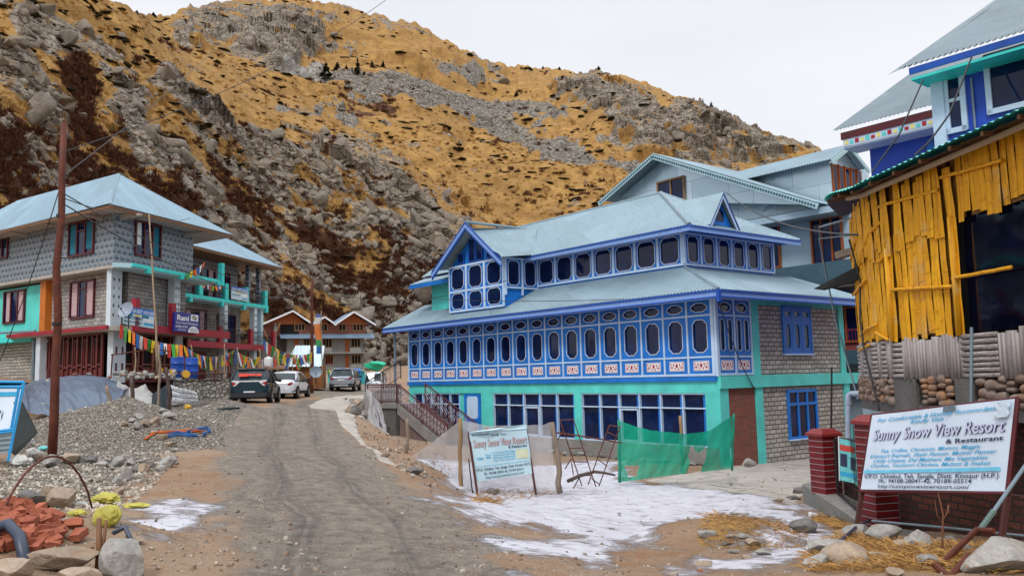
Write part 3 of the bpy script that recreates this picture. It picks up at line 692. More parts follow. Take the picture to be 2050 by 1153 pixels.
def build_hill():
 nth, nel = 1150, 560
 th = np.radians(np.linspace(-47, 40, nth)); t = np.linspace(0, 1, nel)
 TH, T = np.meshgrid(th, t)
 a = np.array([th_el(*p) for p in SIL]); er = np.radians(np.interp(np.degrees(th), a[:, 0], a[:, 1]))
 jag = fbm(np.degrees(th) * 2.2, np.zeros(nth), 4, 77) * .004
 e0 = radians(-.2); EL = e0 + (er[None] - e0) * T
 D, CW = hill_base(TH, EL)
 PX, PY = px_of(TH, EL)
 rk, sh, sc, ws = hill_fields(PX, PY)
 cr = np.interp(PX, [c[0] for c in CREST], [c[1] for c in CREST]); low = sstep(-20, 60, PY - cr) * sstep(1100, 900, PX)
 rk = rk * (1 - .12 * low)
 rk = np.maximum(rk, (-.05 + .9 * fbm(PX / 40, PY / 30, 4, 91)) * low + (1 - low) * .9 * np.clip(fbm(PX / 25, PY / 14, 4, 93) - .12, 0, 1)); sh = np.maximum(sh, (.55 + .6 * fbm(PX / 55 + 7, PY / 40, 4, 95)) * low * sstep(180, 330, PY))
 X = D * np.sin(TH); Y = D * np.cos(TH); Z = H + D * np.tan(EL + jag[None] * T ** 14)
 s = Y + Z * 1.2
 qx = X; qy = s * .9
 wx = fbm(qx / 14, qy / 14, 3, 60) * 5; wy = fbm(qx / 14, qy / 14, 3, 66) * 5
 dD = np.gradient(D, axis=0); lim = lambda wl: np.clip(wl * .14 / np.maximum(dD, 1e-3), 0, 1)
 f1, e1 = facets((qx + wx) / 16, (qy + wy) / 11, 5, 1.3); f2, e2 = facets((qx + wx * .6) / 6.0, (qy + wy * .6) / 4.2, 15, 1.4); f3, e3 = facets(qx / 2.2 + wx * .2, qy / 1.6 + wy * .1, 25, 1.2)
 rm = sstep(.36, .88, rk + fbm(qx / 9, qy / 9, 5, 70) * .9)
 rmd = sstep(.36, .88, rk + fbm(qx / 12, qy / 12, 2, 70) * .7)
 amp = np.clip(D / 200, .5, 1.5)
 crag = (f1 * 2.6 * lim(14) + f2 * 1.5 * lim(5) + f3 * .45 * lim(1.8) + np.minimum(rk, 1) * 2.0) * amp
 soft = fbm(qx / 45, qy / 45, 3, 80) * 6 * np.clip(D / 200, .4, 2) + fbm(qx / 5, qy / 5, 4, 85) * .9 * lim(4)
 scm = sstep(.35, .7, np.maximum(sc, ws) + fbm(qx / 7, qy / 7, 3, 71) * .4)
 fs, es = facets(qx / 2.6, qy / 2.0, 55, 1.2)
 soft = soft + scm * fs * .5 * amp * lim(2.2)
 gul = np.abs(fbm(qx / 28 + 3, qy / 90, 4, 90)); soft = soft - np.clip(.16 - gul, 0, 1) * 10 * np.clip(D / 220, .3, 1.3) * lim(20)
 edge = sstep(1.0, .93, T) * sstep(0, .05, T)
 dsp = (rmd * crag + soft * (1 - .5 * rmd)) * (.25 + .75 * edge) * (1 - .7 * CW)
 nr = -.62; nz = .78
 X = X + np.sin(TH) * nr * dsp; Y = Y + np.cos(TH) * nr * dsp; Z = Z + nz * dsp
 Z[0] -= 6
 shm = sstep(.2, 1.0, sh + fbm(qx / 6, qy / 6, 5, 73) * .8) * (1 - .75 * rm)
 att = {'rock': rm, 'shrub': shm, 'scree': scm, 'pale': sstep(.4, .7, ws), 'edge': np.clip(np.minimum(e1 * 1.5, e2 * 1.5), 0, 1)}
 mat = hill_mat()
 o = mesh_from_grid('hill', X, Y, Z, None, mat, att, smooth=False, kind='structure')
 xe, ye, ze = X[-1], Y[-1], Z[-1]
 rows = [(1.0, 1.0), (1.12, .93), (1.5, .55), (2.1, 0.0)]
 BX = np.array([xe * k for k, _ in rows]); BY = np.array([ye * k for k, _ in rows]); BZ = np.array([ze * z for _, z in rows])
 mesh_from_grid('hill', BX, BY, BZ, None, mat, {k: np.zeros_like(BX) for k in att}, kind='structure')
 return TH, EL, X, Y, Z, att, PX, PY
def hill_mat():
 m = N('dry_hillside'); v = m.coord('Object')
 rk, sh, sc, pale = (m.attr(k) for k in ('rock', 'shrub', 'scree', 'pale'))
 n1 = m.noise(v, .03, 6, .6); n2 = m.noise(v, .22, 7, .65, .3); n3 = m.noise(v, 1.3, 6, .7); n4 = m.noise(v, 4.5, 4, .7)
 g = m.mix(m.step(n2, .30, .66), (.23, .125, .045), (.48, .285, .095)); g = m.mix(m.math('MULTIPLY', m.step(n1, .40, .62), .45), g, (.29, .17, .065))
 g = m.mix(m.math('MULTIPLY', m.step(n3, .50, .70), .55), g, (.14, .07, .025)); g = m.mix(m.math('MULTIPLY', m.step(n4, .56, .72), .35), g, (.07, .045, .025))
 g = m.mix(m.math('MULTIPLY', m.step(n3, .42, .28), .35), g, (.62, .38, .12))
 r = m.mix(m.step(n2, .34, .64), (.175, .148, .12), (.34, .30, .25)); r = m.mix(m.math('MULTIPLY', m.step(n3, .48, .66), .6), r, (.46, .43, .39))
 r = m.mix(m.math('MULTIPLY', m.step(m.noise(v, .5, 5, .6, 1.5), .54, .66), .45), r, (.34, .24, .13))
 dv = m.n('ShaderNodeVectorMath', operation='MULTIPLY_ADD'); nn = m.n('ShaderNodeTexNoise', Scale=.35, Detail=4); m.l(v, nn.inputs['Vector']); m.l(nn.outputs['Color'], dv.inputs[0]); dv.inputs[1].default_value = (4, 4, 4); m.l(m.coord('Object', sc3=(.8, .8, 1.7)), dv.inputs[2]); dv = dv.outputs[0]
 pc = m.n('ShaderNodeSeparateColor'); m.l(m.vor(dv, .33, 'F1', 'Color'), pc.inputs[0]); r = m.mix(.55, r, m.mix(pc.outputs[0], (.25, .24, .22), (.75, .75, .75)), 'SOFT_LIGHT')
 ck = m.vor(dv, .33, 'DISTANCE_TO_EDGE'); r = m.mix(m.math('MULTIPLY', m.step(m.math('ADD', ck, m.math('MULTIPLY', m.math('SUBTRACT', n3, .5), .12)), .045, .0), .8), r, (.04, .034, .03))
 ck2 = m.vor(dv, 1.1, 'DISTANCE_TO_EDGE'); r = m.mix(m.math('MULTIPLY', m.step(ck2, .035, .0), .4), r, (.06, .05, .045))
 nrm = m.n('ShaderNodeNewGeometry'); sp = m.n('ShaderNodeSeparateXYZ'); m.l(nrm.outputs['Normal'], sp.inputs[0])
 led = m.math('MULTIPLY', m.step(m.math('ADD', sp.outputs[2], m.math('MULTIPLY', m.math('SUBTRACT', n2, .5), .8)), .72, .86), .75)
 r = m.mix(led, r, g)
 s = m.mix(m.step(n3, .3, .7), (.055, .026, .018), (.13, .062, .036)); s = m.mix(m.math('MULTIPLY', m.step(n4, .5, .7), .5), s, (.20, .12, .05))
 cb = m.vor(v, 1.1, 'F1', 'Color'); se = m.n('ShaderNodeSeparateColor'); m.l(cb, se.inputs[0]); c0 = m.ramp(se.outputs[0], [(0, (.15, .135, .118)), (.5, (.27, .245, .21)), (1, (.40, .37, .325))])
 cd = m.vor(v, 1.1, 'DISTANCE_TO_EDGE'); c0 = m.mix(m.math('MULTIPLY', m.step(cd, .10, .0), .85), c0, (.04, .035, .03))
 c0 = m.mix(m.math('MULTIPLY', pale, .6), c0, (.46, .44, .40))
 wob = m.math('ADD', m.math('MULTIPLY', m.math('SUBTRACT', n3, .5), 1.3), m.math('MULTIPLY', m.math('SUBTRACT', n2, .5), .9))
 c = m.mix(m.step(m.math('ADD', sh, wob), .40, .62), g, s)
 c = m.mix(m.step(m.math('ADD', sc, wob), .42, .60), c, c0)
 c = m.mix(m.step(m.math('ADD', rk, wob), .42, .56), c, r)
 hh = m.math('ADD', m.math('MULTIPLY', n3, 1.0), m.math('MULTIPLY', n4, .45)); hh = m.math('ADD', hh, m.math('MULTIPLY', m.math('MULTIPLY', m.step(ck, .0, .10), rk), 1.2))
 hh = m.math('ADD', hh, m.math('MULTIPLY', m.math('MULTIPLY', m.step(cd, .0, .2), sc), .8))
 m.bump(hh, .5, .8)
 return m.fin(c, .95, 0, .12)
def sky_world():
 w = bpy.data.worlds.new('World'); SC.world = w; w.use_nodes = True; t = w.node_tree; t.nodes.clear()
 def n(k): return t.nodes.new(k)
 out = n('ShaderNodeOutputWorld'); bg = n('ShaderNodeBackground'); t.links.new(bg.outputs[0], out.inputs[0])
 sk = n('ShaderNodeTexSky'); sk.sky_type = 'NISHITA'; sk.sun_disc = False; sk.sun_elevation = radians(48); sk.sun_rotation = radians(200)
 tc = n('ShaderNodeTexCoord'); mp = n('ShaderNodeMapping'); mp.inputs['Scale'].default_value = (1, 1, 3.2); t.links.new(tc.outputs['Generated'], mp.inputs[0])
 no = n('ShaderNodeTexNoise'); no.inputs['Scale'].default_value = 1.6; no.inputs['Detail'].default_value = 6; no.inputs['Roughness'].default_value = .5; t.links.new(mp.outputs[0], no.inputs['Vector'])
 r = n('ShaderNodeValToRGB'); t.links.new(no.outputs['Fac'], r.inputs[0]); e = r.color_ramp.elements
 e[0].position = .34; e[0].color = (7.9, 8.1, 8.55, 1); e[1].position = .66; e[1].color = (8.9, 9.0, 9.4, 1)
 sp = n('ShaderNodeSeparateXYZ'); t.links.new(tc.outputs['Generated'], sp.inputs[0]); mr = n('ShaderNodeMapRange'); t.links.new(sp.outputs[2], mr.inputs[0])
 mr.inputs[1].default_value = .40; mr.inputs[2].default_value = 1.0; mr.inputs[3].default_value = 1.0; mr.inputs[4].default_value = 2.0; mr.interpolation_type = 'SMOOTHSTEP'
 vm = n('ShaderNodeVectorMath'); vm.operation = 'SCALE'; t.links.new(r.outputs[0], vm.inputs[0]); t.links.new(mr.outputs[0], vm.inputs['Scale'])
 mx = n('ShaderNodeMix'); mx.data_type = 'RGBA'; mx.inputs[0].default_value = .93; t.links.new(sk.outputs[0], mx.inputs[6]); t.links.new(vm.outputs[0], mx.inputs[7])
 t.links.new(mx.outputs[2], bg.inputs[0]); bg.inputs[1].default_value = .10
 sd = bpy.data.lights.new('sun', 'SUN'); sd.energy = 1.5; sd.angle = radians(11); sd.color = (1, .96, .9)
 so = bpy.data.objects.new('sun', sd); COL.objects.link(so)
 el, az = radians(48), radians(200)
 d = Vector((sin(az) * cos(el), cos(az) * cos(el), sin(el)))
 so.rotation_euler = (-d).to_track_quat('-Z', 'Y').to_euler(); so.location = d * 50
 so.location = (0, 0, 60)
 SC.view_settings.view_transform = 'Standard'; SC.view_settings.look = 'None'; SC.view_settings.exposure = .12; SC.view_settings.gamma = 1
def corr(mb, P, pitch=.09, amp=.017, th=0.0, seg=4, updir=None):
 """corrugated sheet filling a convex planar polygon P (world points); waves run up the slope"""
 P = [Vector(p) for p in P]; c = sum(P, Vector()) / len(P)
 nrm = (P[1] - P[0]).cross(P[2] - P[0]).normalized()
 if nrm.z < 0: nrm = -nrm
 t = Vector((0, 0, 1)).cross(nrm).normalized() if updir is None else updir.cross(nrm).normalized()
 w = nrm.cross(t).normalized()
 Q = [((p - c).dot(t), (p - c).dot(w)) for p in P]
 u0 = min(q[0] for q in Q); u1 = max(q[0] for q in Q); n = max(2, int((u1 - u0) / pitch * seg))
 rows = []
 for i in range(n + 1):
  u = u0 + (u1 - u0) * (i / n) * .9998 + 1e-4 * (u1 - u0); vs = []
  for k in range(len(Q)):
   a, b = Q[k], Q[(k + 1) % len(Q)]
   if (a[0] - u) * (b[0] - u) <= 0 and abs(a[0] - b[0]) > 1e-9: vs.append(a[1] + (b[1] - a[1]) * (u - a[0]) / (b[0] - a[0]))
  if len(vs) < 2: continue
  o = amp * sin(2 * pi * (u - u0) / pitch) + amp
  rows.append([c + t * u + w * min(vs) + nrm * o, c + t * u + w * max(vs) + nrm * o])
 G = rows
 mb.grid(G)
 return mb
def fascia(mb, a, b, h, t=.03, drop=0.0, out=None):
 a = Vector(a); b = Vector(b); d = (b - a).normalized(); n = d.cross(Vector((0, 0, 1))).normalized() * t
 z = Vector((0, 0, 1))
 mb.hexa([a - z * (h + drop), b - z * (h + drop), b + n - z * (h + drop), a + n - z * (h + drop), a - z * drop, b - z * drop, b + n - z * drop, a + n - z * drop])
def L2W(u, v, z): return Vector((6.92 + .78174 * u - .62361 * v, 29 + .62361 * u + .78174 * v, 1.593 + z))
BL = Wall((6.92, 29), 38.58 + 90, 1)        # long front: u runs away to the left, normal faces the road
BS = Wall((6.92, 29), 38.58, -1)            # short end: u runs away to the right
ZB = 1.593
def floral(mb1, mb2, W, u0, u1, z0, z1, o):
 """white plaque with a red vine"""
 W.box(mb1, u0, u1, z0, z1, o, o + .012)
 cu = (u0 + u1) / 2; h = z1 - z0; w = u1 - u0
 def blob(x, z, r, rz=None):
  W.prism(mb2, [(x + r * cos(a * pi / 3) * 1.0, z + (rz or r) * sin(a * pi / 3)) for a in range(6)], o + .012, o + .016)
 blob(cu, z0 + h * .55, h * .17, h * .24)
 for s in (-1, 1):
  for a, b, r in ((.20, .68, .11), (.33, .35, .12), (.40, .72, .08), (.12, .25, .08), (.22, .45, .05)):
   blob(cu + s * a * w, z0 + h * b, h * r)
  W.strip(mb2, [(cu + s * .05 * w, z0 + h * .2), (cu + s * .2 * w, z0 + h * .42), (cu + s * .32 * w, z0 + h * .6), (cu + s * .42 * w, z0 + h * .4)], .014, o + .012, o + .015)
 for a, b, c, d in ((u0 + .02, u1 - .02, z0 + .02, z0 + .032), (u0 + .02, u1 - .02, z1 - .032, z1 - .02), (u0 + .02, u0 + .032, z0 + .02, z1 - .02), (u1 - .032, u1 - .02, z0 + .02, z1 - .02)):
  W.box(mb2, a, b, c, d, o + .0125, o + .0155)
def oct_window(T, W, rect, hole, o=0, th=.05, name='window', bead=.022, glass='glass', panel='blue', cc=.26):
 u0, u1, z0, z1 = rect; a0, a1, b0, b1 = hole; c = (a1 - a0) * cc; d = min(c, (b1 - b0) * .35)
 m = MB(); W.ring(m, rect, (a0, a1, b0, b1, c, d), o, o + th); f = m.build(name, MT[panel], T)
 m = MB(); W.strip(m, W.octo(a0 - .008, a1 + .008, b0 - .008, b1 + .008, c, d), bead, o + th, o + th + .014, True); m.build('bead', MT['white'], f)
 m = MB(); W.box(m, a0 - .03, a1 + .03, b0 - .03, b1 + .03, o - .012, o + .004); m.build('pane', MT[glass], f)
 return f
def blue_building():
 T = thing('guest_lodge', 'long blue lodge with tin roofs, turquoise ground floor and rows of eight-sided blue window panels', 'building', L2W(0, 0, -3), radians(38.58))
 LEN = 19.87; WD = 7.95
 core = MB()
 core.prism([L2W(.3, .3, -3.4), L2W(WD, .3, -3.4), L2W(WD, LEN, -3.4), L2W(.3, LEN, -3.4)], (0, 0, 6.1)); core.build('inner_wall', MT['concd'], T)
 m = MB(); BL.box(m, .02, LEN, ZB - 3.5, ZB - 2.42, -.3, .03); m.build('plinth', MT['conc'], T)
 m = MB()
 for a, b in ((0.0, .53), (6.78, 7.2), (12.66, 13.55), (19.45, LEN)): BL.box(m, a, b, ZB - 2.42, ZB - .57, -.28, .03)
 BL.box(m, 0, LEN, ZB - .57, ZB - .16, -.28, .034); m.build('ground_floor_wall', MT['teal'], T)
 def shop(a, b, cols, door=None, nm='shop_window'):
  z0, z1 = ZB - 2.42, ZB - .57; tr = z1 - .53
  fr = MB(); bw = .05
  BL.box(fr, a, b, z0, z0 + bw, -.12, .0); BL.box(fr, a, b, z1 - bw, z1, -.12, .0); BL.box(fr, a + .01, b - .01, tr - .02, tr + .025, -.118, -.002)
  us = [a + (b - a) * k / cols for k in range(cols + 1)]
  for k, u in enumerate(us):
   e = bw / 2; lo = max(a, u - e); hi = min(b, u + e)
   BL.box(fr, lo, hi, z0 + bw, z1 - bw, -.116, -.004)
  if door is not None:
   u0, u1 = us[door], us[door + 1]
   BL.strip(fr, [(u0 + .08, z0 + .08), (u1 - .08, z0 + .08), (u1 - .08, tr - .08), (u0 + .08, tr - .08)], .06, -.1, .012, True)
  f = fr.build(nm, MT['lilac'], T)
  g = MB(); BL.box(g, a, b, z0, z1, -.15, -.13); g.build('pane', MT['glassb'], f)
  for u in us[:-1]:
   bl = MB(); BL.box(bl, u + bw / 2, u + .16, z0 + bw, z1 - bw, -.128, -.06); bl.build('reveal', MT['blue'], f)
 shop(.53, 6.78, 6, 3); shop(7.2, 12.66, 5, 2); shop(15.35, 19.45, 5, 3)
 m = MB(); BL.box(m, 13.55, 15.35, ZB - 2.42, ZB - .57, -.28, -.05); m.build('porch_wall', MT['teal'], T)
 m = MB(); BL.box(m, 13.62, 14.95, ZB - 2.42, ZB - .6, -.05, .0); d = m.build('door', MT['blue'], T)
 m = MB(); BL.prism(m, BL.octo(13.85, 14.72, ZB - 1.75, ZB - .72, .1, .1), .0, .012); BL.prism(m, BL.octo(13.85, 14.72, ZB - 2.38, ZB - 1.95, .1, .1), .0, .012); m.build('door_panel', MT['lilac'], d)
 m = MB(); BL.box(m, -.02, LEN + .06, ZB - .16, ZB, -.2, .12); m.build('floor_beam', MT['blue'], T)
 NB = 18; bw = (LEN - .12) / NB; tr = MB(); fp = MB(); fv = MB()
 zs = (.02, .10, .62, .70, 2.06, 2.14, 2.62)
 for z0, z1 in ((ZB + .02, ZB + .10), (ZB + .64, ZB + .70), (ZB + 2.08, ZB + 2.14), (ZB + 2.64, ZB + 2.72)): BL.box(tr, 0, LEN, z0, z1, .0, .085)
 for k in range(NB + 1):
  u = .06 + k * bw; w = .035 if 0 < k < NB else .06
  BL.box(tr, u - w, u + w, ZB + .10, ZB + 2.64, .0, .09)
 tr.build('frame', MT['lilac'], T)
 for k in range(NB):
  u0 = .06 + k * bw + .035; u1 = u0 + bw - .07; w = u1 - u0
  oct_window(T, BL, (u0, u1, ZB + .70, ZB + 2.08), (u0 + w * .20, u1 - w * .20, ZB + .84, ZB + 1.95), .0, .06)
  oct_window(T, BL, (u0, u1, ZB + 2.14, ZB + 2.64), (u0 + w * .17, u1 - w * .17, ZB + 2.24, ZB + 2.53), .0, .06, 'transom_window', cc=.3)
  m = MB(); BL.box(m, u0, u1, ZB + .10, ZB + .64, .0, .055); p = m.build('painted_panel', MT['blue'], T)
  a = MB(); b = MB(); floral(a, b, BL, u0 + w * .17, u1 - w * .17, ZB + .20, ZB + .54, .055)
  q = a.build('plaque', MT['inkw'], p); b.build('vine_motif', MT['vine'], p)
 E = Wall(L2W(0, LEN, 0), 38.58, 1); m = MB(); E.box(m, 0, WD, ZB, ZB + 2.72, -.05, .02); m.build('end_wall', MT['blue'], T)
 m = MB(); E.box(m, 0, WD, ZB - 3.4, ZB, -.05, .02); m.build('end_wall', MT['teal'], T)
 m = MB()
 BS.box(m, -.02, 8.65, ZB - .42, ZB + .0, .0, .16)
 for a, b, z0, z1 in ((-.02, .45, ZB - 3.2, ZB - .42), (2.02, 2.42, ZB - 3.3, ZB - .42), (7.8, 8.2, ZB - 2.6, ZB - .42)): BS.box(m, a, b, z0, z1, -.1, .09)
 BS.prism(m, [(8.65, ZB - .42), (8.65, ZB), (8.95, ZB), (8.95, ZB - .18)], .0, .158)
 BS.box(m, 2.0, 2.38, ZB, ZB + 2.7, .0, .09); BS.box(m, 7.72, 8.05, ZB, ZB + 2.7, .0, .09); BS.box(m, 2.38, 7.72, ZB + 2.52, ZB + 2.78, .0, .05)
 m.build('concrete_frame', MT['teal'], T)
 m = MB(); BS.box(m, 2.3, 7.9, ZB, ZB + 2.6, -.2, .03); m.build('block_wall', MT['blockb'], T)
 m = MB(); BS.box(m, 2.42, 7.9, ZB - 3.4, ZB - .42, -.2, .03); m.build('block_wall', MT['blockb'], T)
 m = MB(); BS.box(m, .45, 2.02, ZB - 3.3, ZB - .42, -.2, .03); m.build('brick_wall', MT['redbrick'], T)
 tr = MB()
 for z0, z1 in ((ZB + .02, ZB + .10), (ZB + .64, ZB + .70), (ZB + 2.06, ZB + 2.12), (ZB + 2.64, ZB + 2.72)): BS.box(tr, 0.02, 2.0, z0, z1, .0, .07)
 for u in (.07, 1.0, 1.95): BS.box(tr, u - .04, u + .04, ZB + .10, ZB + 2.64, .0, .075)
 BS.box(tr, -.06, .03, ZB + .0, ZB + 2.72, .0, .1); tr.build('frame', MT['lilac'], T)
 for k in range(2):
  u0 = .11 + k * .93; u1 = u0 + .85; m_ = (u0 + u1) / 2
  for j, (a, b) in enumerate(((u0, m_), (m_, u1))):
   oct_window(T, BS, (a, b, ZB + .70, ZB + 2.06), (a + .11, b - .09, ZB + .88, ZB + 1.95), .0, .05, 'slit_window', bead=.015)
  oct_window(T, BS, (u0, u1, ZB + 2.12, ZB + 2.64), (u0 + .12, u1 - .12, ZB + 2.23, ZB + 2.53), .0, .05, 'transom_window', cc=.3)
  m = MB(); BS.box(m, u0, u1, ZB + .10, ZB + .64, .0, .045); p = m.build('painted_panel', MT['blue'], T)
  a = MB(); b = MB(); floral(a, b, BS, u0 + .10, u1 - .10, ZB + .20, ZB + .54, .045); a.build('plaque', MT['inkw'], p); b.build('vine_motif', MT['vine'], p)
 def wallwin(a, b, z0, z1, slits):
  m = MB(); t = z1 - (z1 - z0) * .28
  BS.strip(m, [(a, z0), (b, z0), (b, z1), (a, z1)], .10, .03, .10, True)
  BS.box(m, a, b, t - .05, t + .05, .03, .095)
  n = 3 if slits else 3
  w = (b - a) / n
  for k in range(1, n): BS.box(m, a + k * w - .05, a + k * w + .05, z0 + .05, t - .05, .03, .09); BS.box(m, a + k * w - .04, a + k * w + .04, t + .05, z1 - .05, .03, .09)
  f = m.build('casement_window', MT['blue'], T)
  g = MB(); BS.box(g, a, b, z0, z1, .031, .045); g.build('pane', MT['glass'], f)
  if slits:
   for k in range(n):
    x0 = a + k * w + .05; x1 = x0 + w - .1; c = (x1 - x0) * .3
    oct_ = MB(); BS.ring(oct_, (x0, x1, z0 + .05, t - .05), (x0 + .12, x1 - .12, z0 + .18, t - .16, c * .5, c), .045, .08); BS.ring(oct_, (x0, x1, t + .05, z1 - .05), (x0 + .08, x1 - .08, t + .14, z1 - .15, c * .6, .05), .045, .08); oct_.build('slit_panel', MT['blue'], f)
  s = MB(); BS.box(s, a - .06, b + .06, z0 - .09, z0 - .04, .03, .16); s.build('sill', MT['lilac'], f)
 wallwin(3.92, 5.72, ZB + .80, ZB + 2.5, True); wallwin(3.98, 5.8, ZB - 2.33, ZB - .62, False)
 E0 = 2.83; X0, Y0 = -1.0, -1.0; YL = 20.85; XR = 8.7; UX, UY, UZ = 1.62, 2.55, 4.12
 m = MB(); corr(m, [L2W(X0, Y0, E0), L2W(X0, YL, E0), L2W(UX, YL, UZ), L2W(UX, UY, UZ)], .15, .026)
 corr(m, [L2W(X0, Y0, E0), L2W(XR, Y0, E0), L2W(XR, UY, UZ), L2W(UX, UY, UZ)], .15, .026); r = m.build('lower_roof', MT['tinb'], T)
 m = MB(); m.tube([L2W(X0, Y0, E0 + .03), L2W(UX, UY, UZ + .03)], .06, 6); m.build('hip_cap', MT['tinb'], r)
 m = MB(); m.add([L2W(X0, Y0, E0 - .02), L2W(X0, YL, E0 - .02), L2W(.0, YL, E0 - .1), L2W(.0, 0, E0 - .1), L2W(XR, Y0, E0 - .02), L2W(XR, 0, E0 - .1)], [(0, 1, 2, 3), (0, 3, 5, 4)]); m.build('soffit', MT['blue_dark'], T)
 m = MB(); fascia(m, L2W(X0 + .02, YL, E0), L2W(X0 + .02, Y0, E0), .26, .04); fascia(m, L2W(X0, Y0 + .02, E0), L2W(XR, Y0 + .02, E0), .26, .04); fa = m.build('fascia', MT['lilacp'], T)
 m = MB(); fascia(m, L2W(X0 - .012, YL, E0 + .01), L2W(X0 - .012, Y0 - .012, E0 + .01), .07, .04); fascia(m, L2W(X0 - .012, Y0 - .012, E0 + .01), L2W(XR, Y0 - .012, E0 + .01), .07, .04)
 fascia(m, L2W(X0 - .003, YL, E0 - .21), L2W(X0 - .003, Y0, E0 - .21), .05, .04); fascia(m, L2W(X0, Y0 - .003, E0 - .21), L2W(XR, Y0 - .003, E0 - .21), .05, .04)
 m.box(L2W(X0, Y0, E0 - .22), (.12, .12, .34), radians(38.58)); m.build('fascia_edge', MT['blue_dark'], fa)
 UZT = 5.55; UR = 7.4; UYL = 19.2
 m = MB(); m.prism([L2W(UX, UY, 3.4), L2W(UR, UY, 3.4), L2W(UR, UYL, 3.4), L2W(UX, UYL, 3.4)], (0, 0, 2.15)); m.build('upper_wall', MT['blue'], T)
 UL = Wall(L2W(UX, 0, 0), 128.58, 1); US = Wall(L2W(0, UY, 0), 38.58, -1)
 tr = MB(); YE = 11.15
 UL.box(tr, UY, YE, ZB + 4.22, ZB + 4.30, .0, .06); UL.box(tr, UY, YE, ZB + 5.42, ZB + 5.5, .0, .06)
 us = [UY + .06 + (YE - UY - .06) * k / 7 for k in range(8)]
 for k, u in enumerate(us): UL.box(tr, u - .06, u + .06, ZB + 4.30, ZB + 5.42, .0, .07)
 US.box(tr, UX, UR, ZB + 4.22, ZB + 4.30, .0, .06); US.box(tr, UX, UR, ZB + 5.42, ZB + 5.5, .0, .06)
 vs = [UX + (UR - UX - .05) * k / 6 for k in range(7)]
 for k, u in enumerate(vs): US.box(tr, u - .05, u + .05, ZB + 4.30, ZB + 5.42, .0, .07)
 tr.build('frame', MT['lilac'], T)
 for k in range(7): w = us[k + 1] - us[k]; oct_window(T, UL, (us[k] + .06, us[k + 1] - .06, ZB + 4.30, ZB + 5.42), (us[k] + .06 + w * .08, us[k + 1] - .06 - w * .08, ZB + 4.36, ZB + 5.36), .012, .04, 'upper_window', cc=.17)
 for k in range(6): w = vs[k + 1] - vs[k]; oct_window(T, US, (vs[k] + .05, vs[k + 1] - .05, ZB + 4.30, ZB + 5.42), (vs[k] + .05 + w * .13, vs[k + 1] - .05 - w * .13, ZB + 4.36, ZB + 5.36), .012, .04, 'upper_window', cc=.2)
 ex, ey, ez = .85, 1.6, 5.55; RX, RY, RZ = 4.5, 6.1, 8.0; exr = 7.95
 m = MB(); corr(m, [L2W(ex, ey, ez), L2W(ex, 19.9, ez), L2W(RX, 19.9, RZ), L2W(RX, RY, RZ)], .15, .026)
 corr(m, [L2W(ex, ey, ez), L2W(exr + .1, ey, ez), L2W(RX, RY, RZ)], .15, .026); corr(m, [L2W(exr + .1, ey, ez), L2W(exr + .1, 19.9, ez), L2W(RX, 19.9, RZ), L2W(RX, RY, RZ)], .15, .026); r = m.build('upper_roof', MT['tinb'], T)
 m = MB(); m.tube([L2W(ex, ey, ez + .03), L2W(RX, RY, RZ + .03)], .09, 6); m.tube([L2W(RX, RY, RZ + .03), L2W(RX, 19.9, RZ + .03)], .07, 6); m.tube([L2W(exr, ey, ez + .03), L2W(RX, RY, RZ + .03)], .07, 6); m.build('ridge_cap', MT['tinb'], r)
 m = MB(); fascia(m, L2W(ex + .02, 11.2, ez), L2W(ex + .02, ey, ez), .20, .04); fascia(m, L2W(ex, ey + .02, ez), L2W(exr + .05, ey + .02, ez), .20, .04); fa = m.build('fascia', MT['lilacp'], T)
 m = MB(); fascia(m, L2W(ex - .012, 11.2, ez + .01), L2W(ex - .012, ey, ez + .01), .06, .04); fascia(m, L2W(ex, ey - .012, ez + .01), L2W(exr + .05, ey - .012, ez + .01), .06, .04); m.build('fascia_edge', MT['blue_dark'], fa)
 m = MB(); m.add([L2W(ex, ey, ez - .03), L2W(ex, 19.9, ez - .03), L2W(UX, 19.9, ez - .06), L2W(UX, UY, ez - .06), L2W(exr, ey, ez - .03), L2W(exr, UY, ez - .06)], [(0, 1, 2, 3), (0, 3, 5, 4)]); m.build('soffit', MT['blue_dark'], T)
 gx, g0, g1 = -.3, 11.25, 15.55; gm = (g0 + g1) / 2; GF = Wall(L2W(gx, 0, 0), 128.58, 1); GS = Wall(L2W(0, g0, 0), 38.58, -1)
 zb, zt, zp = 3.0, 5.5, 7.15
 m = MB(); m.prism([L2W(gx + .02, g0 + .02, zb), L2W(UX + 1, g0 + .02, zb), L2W(UX + 1, g1, zb), L2W(gx + .02, g1, zb)], (0, 0, zt - zb)); m.prism([L2W(gx + .05, g0, zt), L2W(gx + .05, g1, zt), L2W(gx + .05, gm, zp - .1)], BL.nv * -2); m.build('bay_wall', MT['blue'], T)
 tr = MB(); w3 = (g1 - g0) / 3
 for k in range(4): u = g0 + k * w3; GF.box(tr, u - (.07 if k else -.0), u + (.07 if k < 3 else 0), ZB + 3.28, ZB + 5.5, .0, .08)
 for z in (3.28, 4.22, 5.42): GF.box(tr, g0 + .02, g1 - .02, ZB + z, ZB + z + .09, .0, .075)
 GS.box(tr, gx, UX, ZB + 5.42, ZB + 5.5, .0, .06); GS.box(tr, gx, UX, ZB + 4.1, ZB + 4.18, .0, .06)
 for u in (gx, (gx + UX) / 2, UX - .05): GS.box(tr, u, u + .09, ZB + 3.8, ZB + 5.5, .0, .065)
 tr.build('bay_frame', MT['lilac'], T)
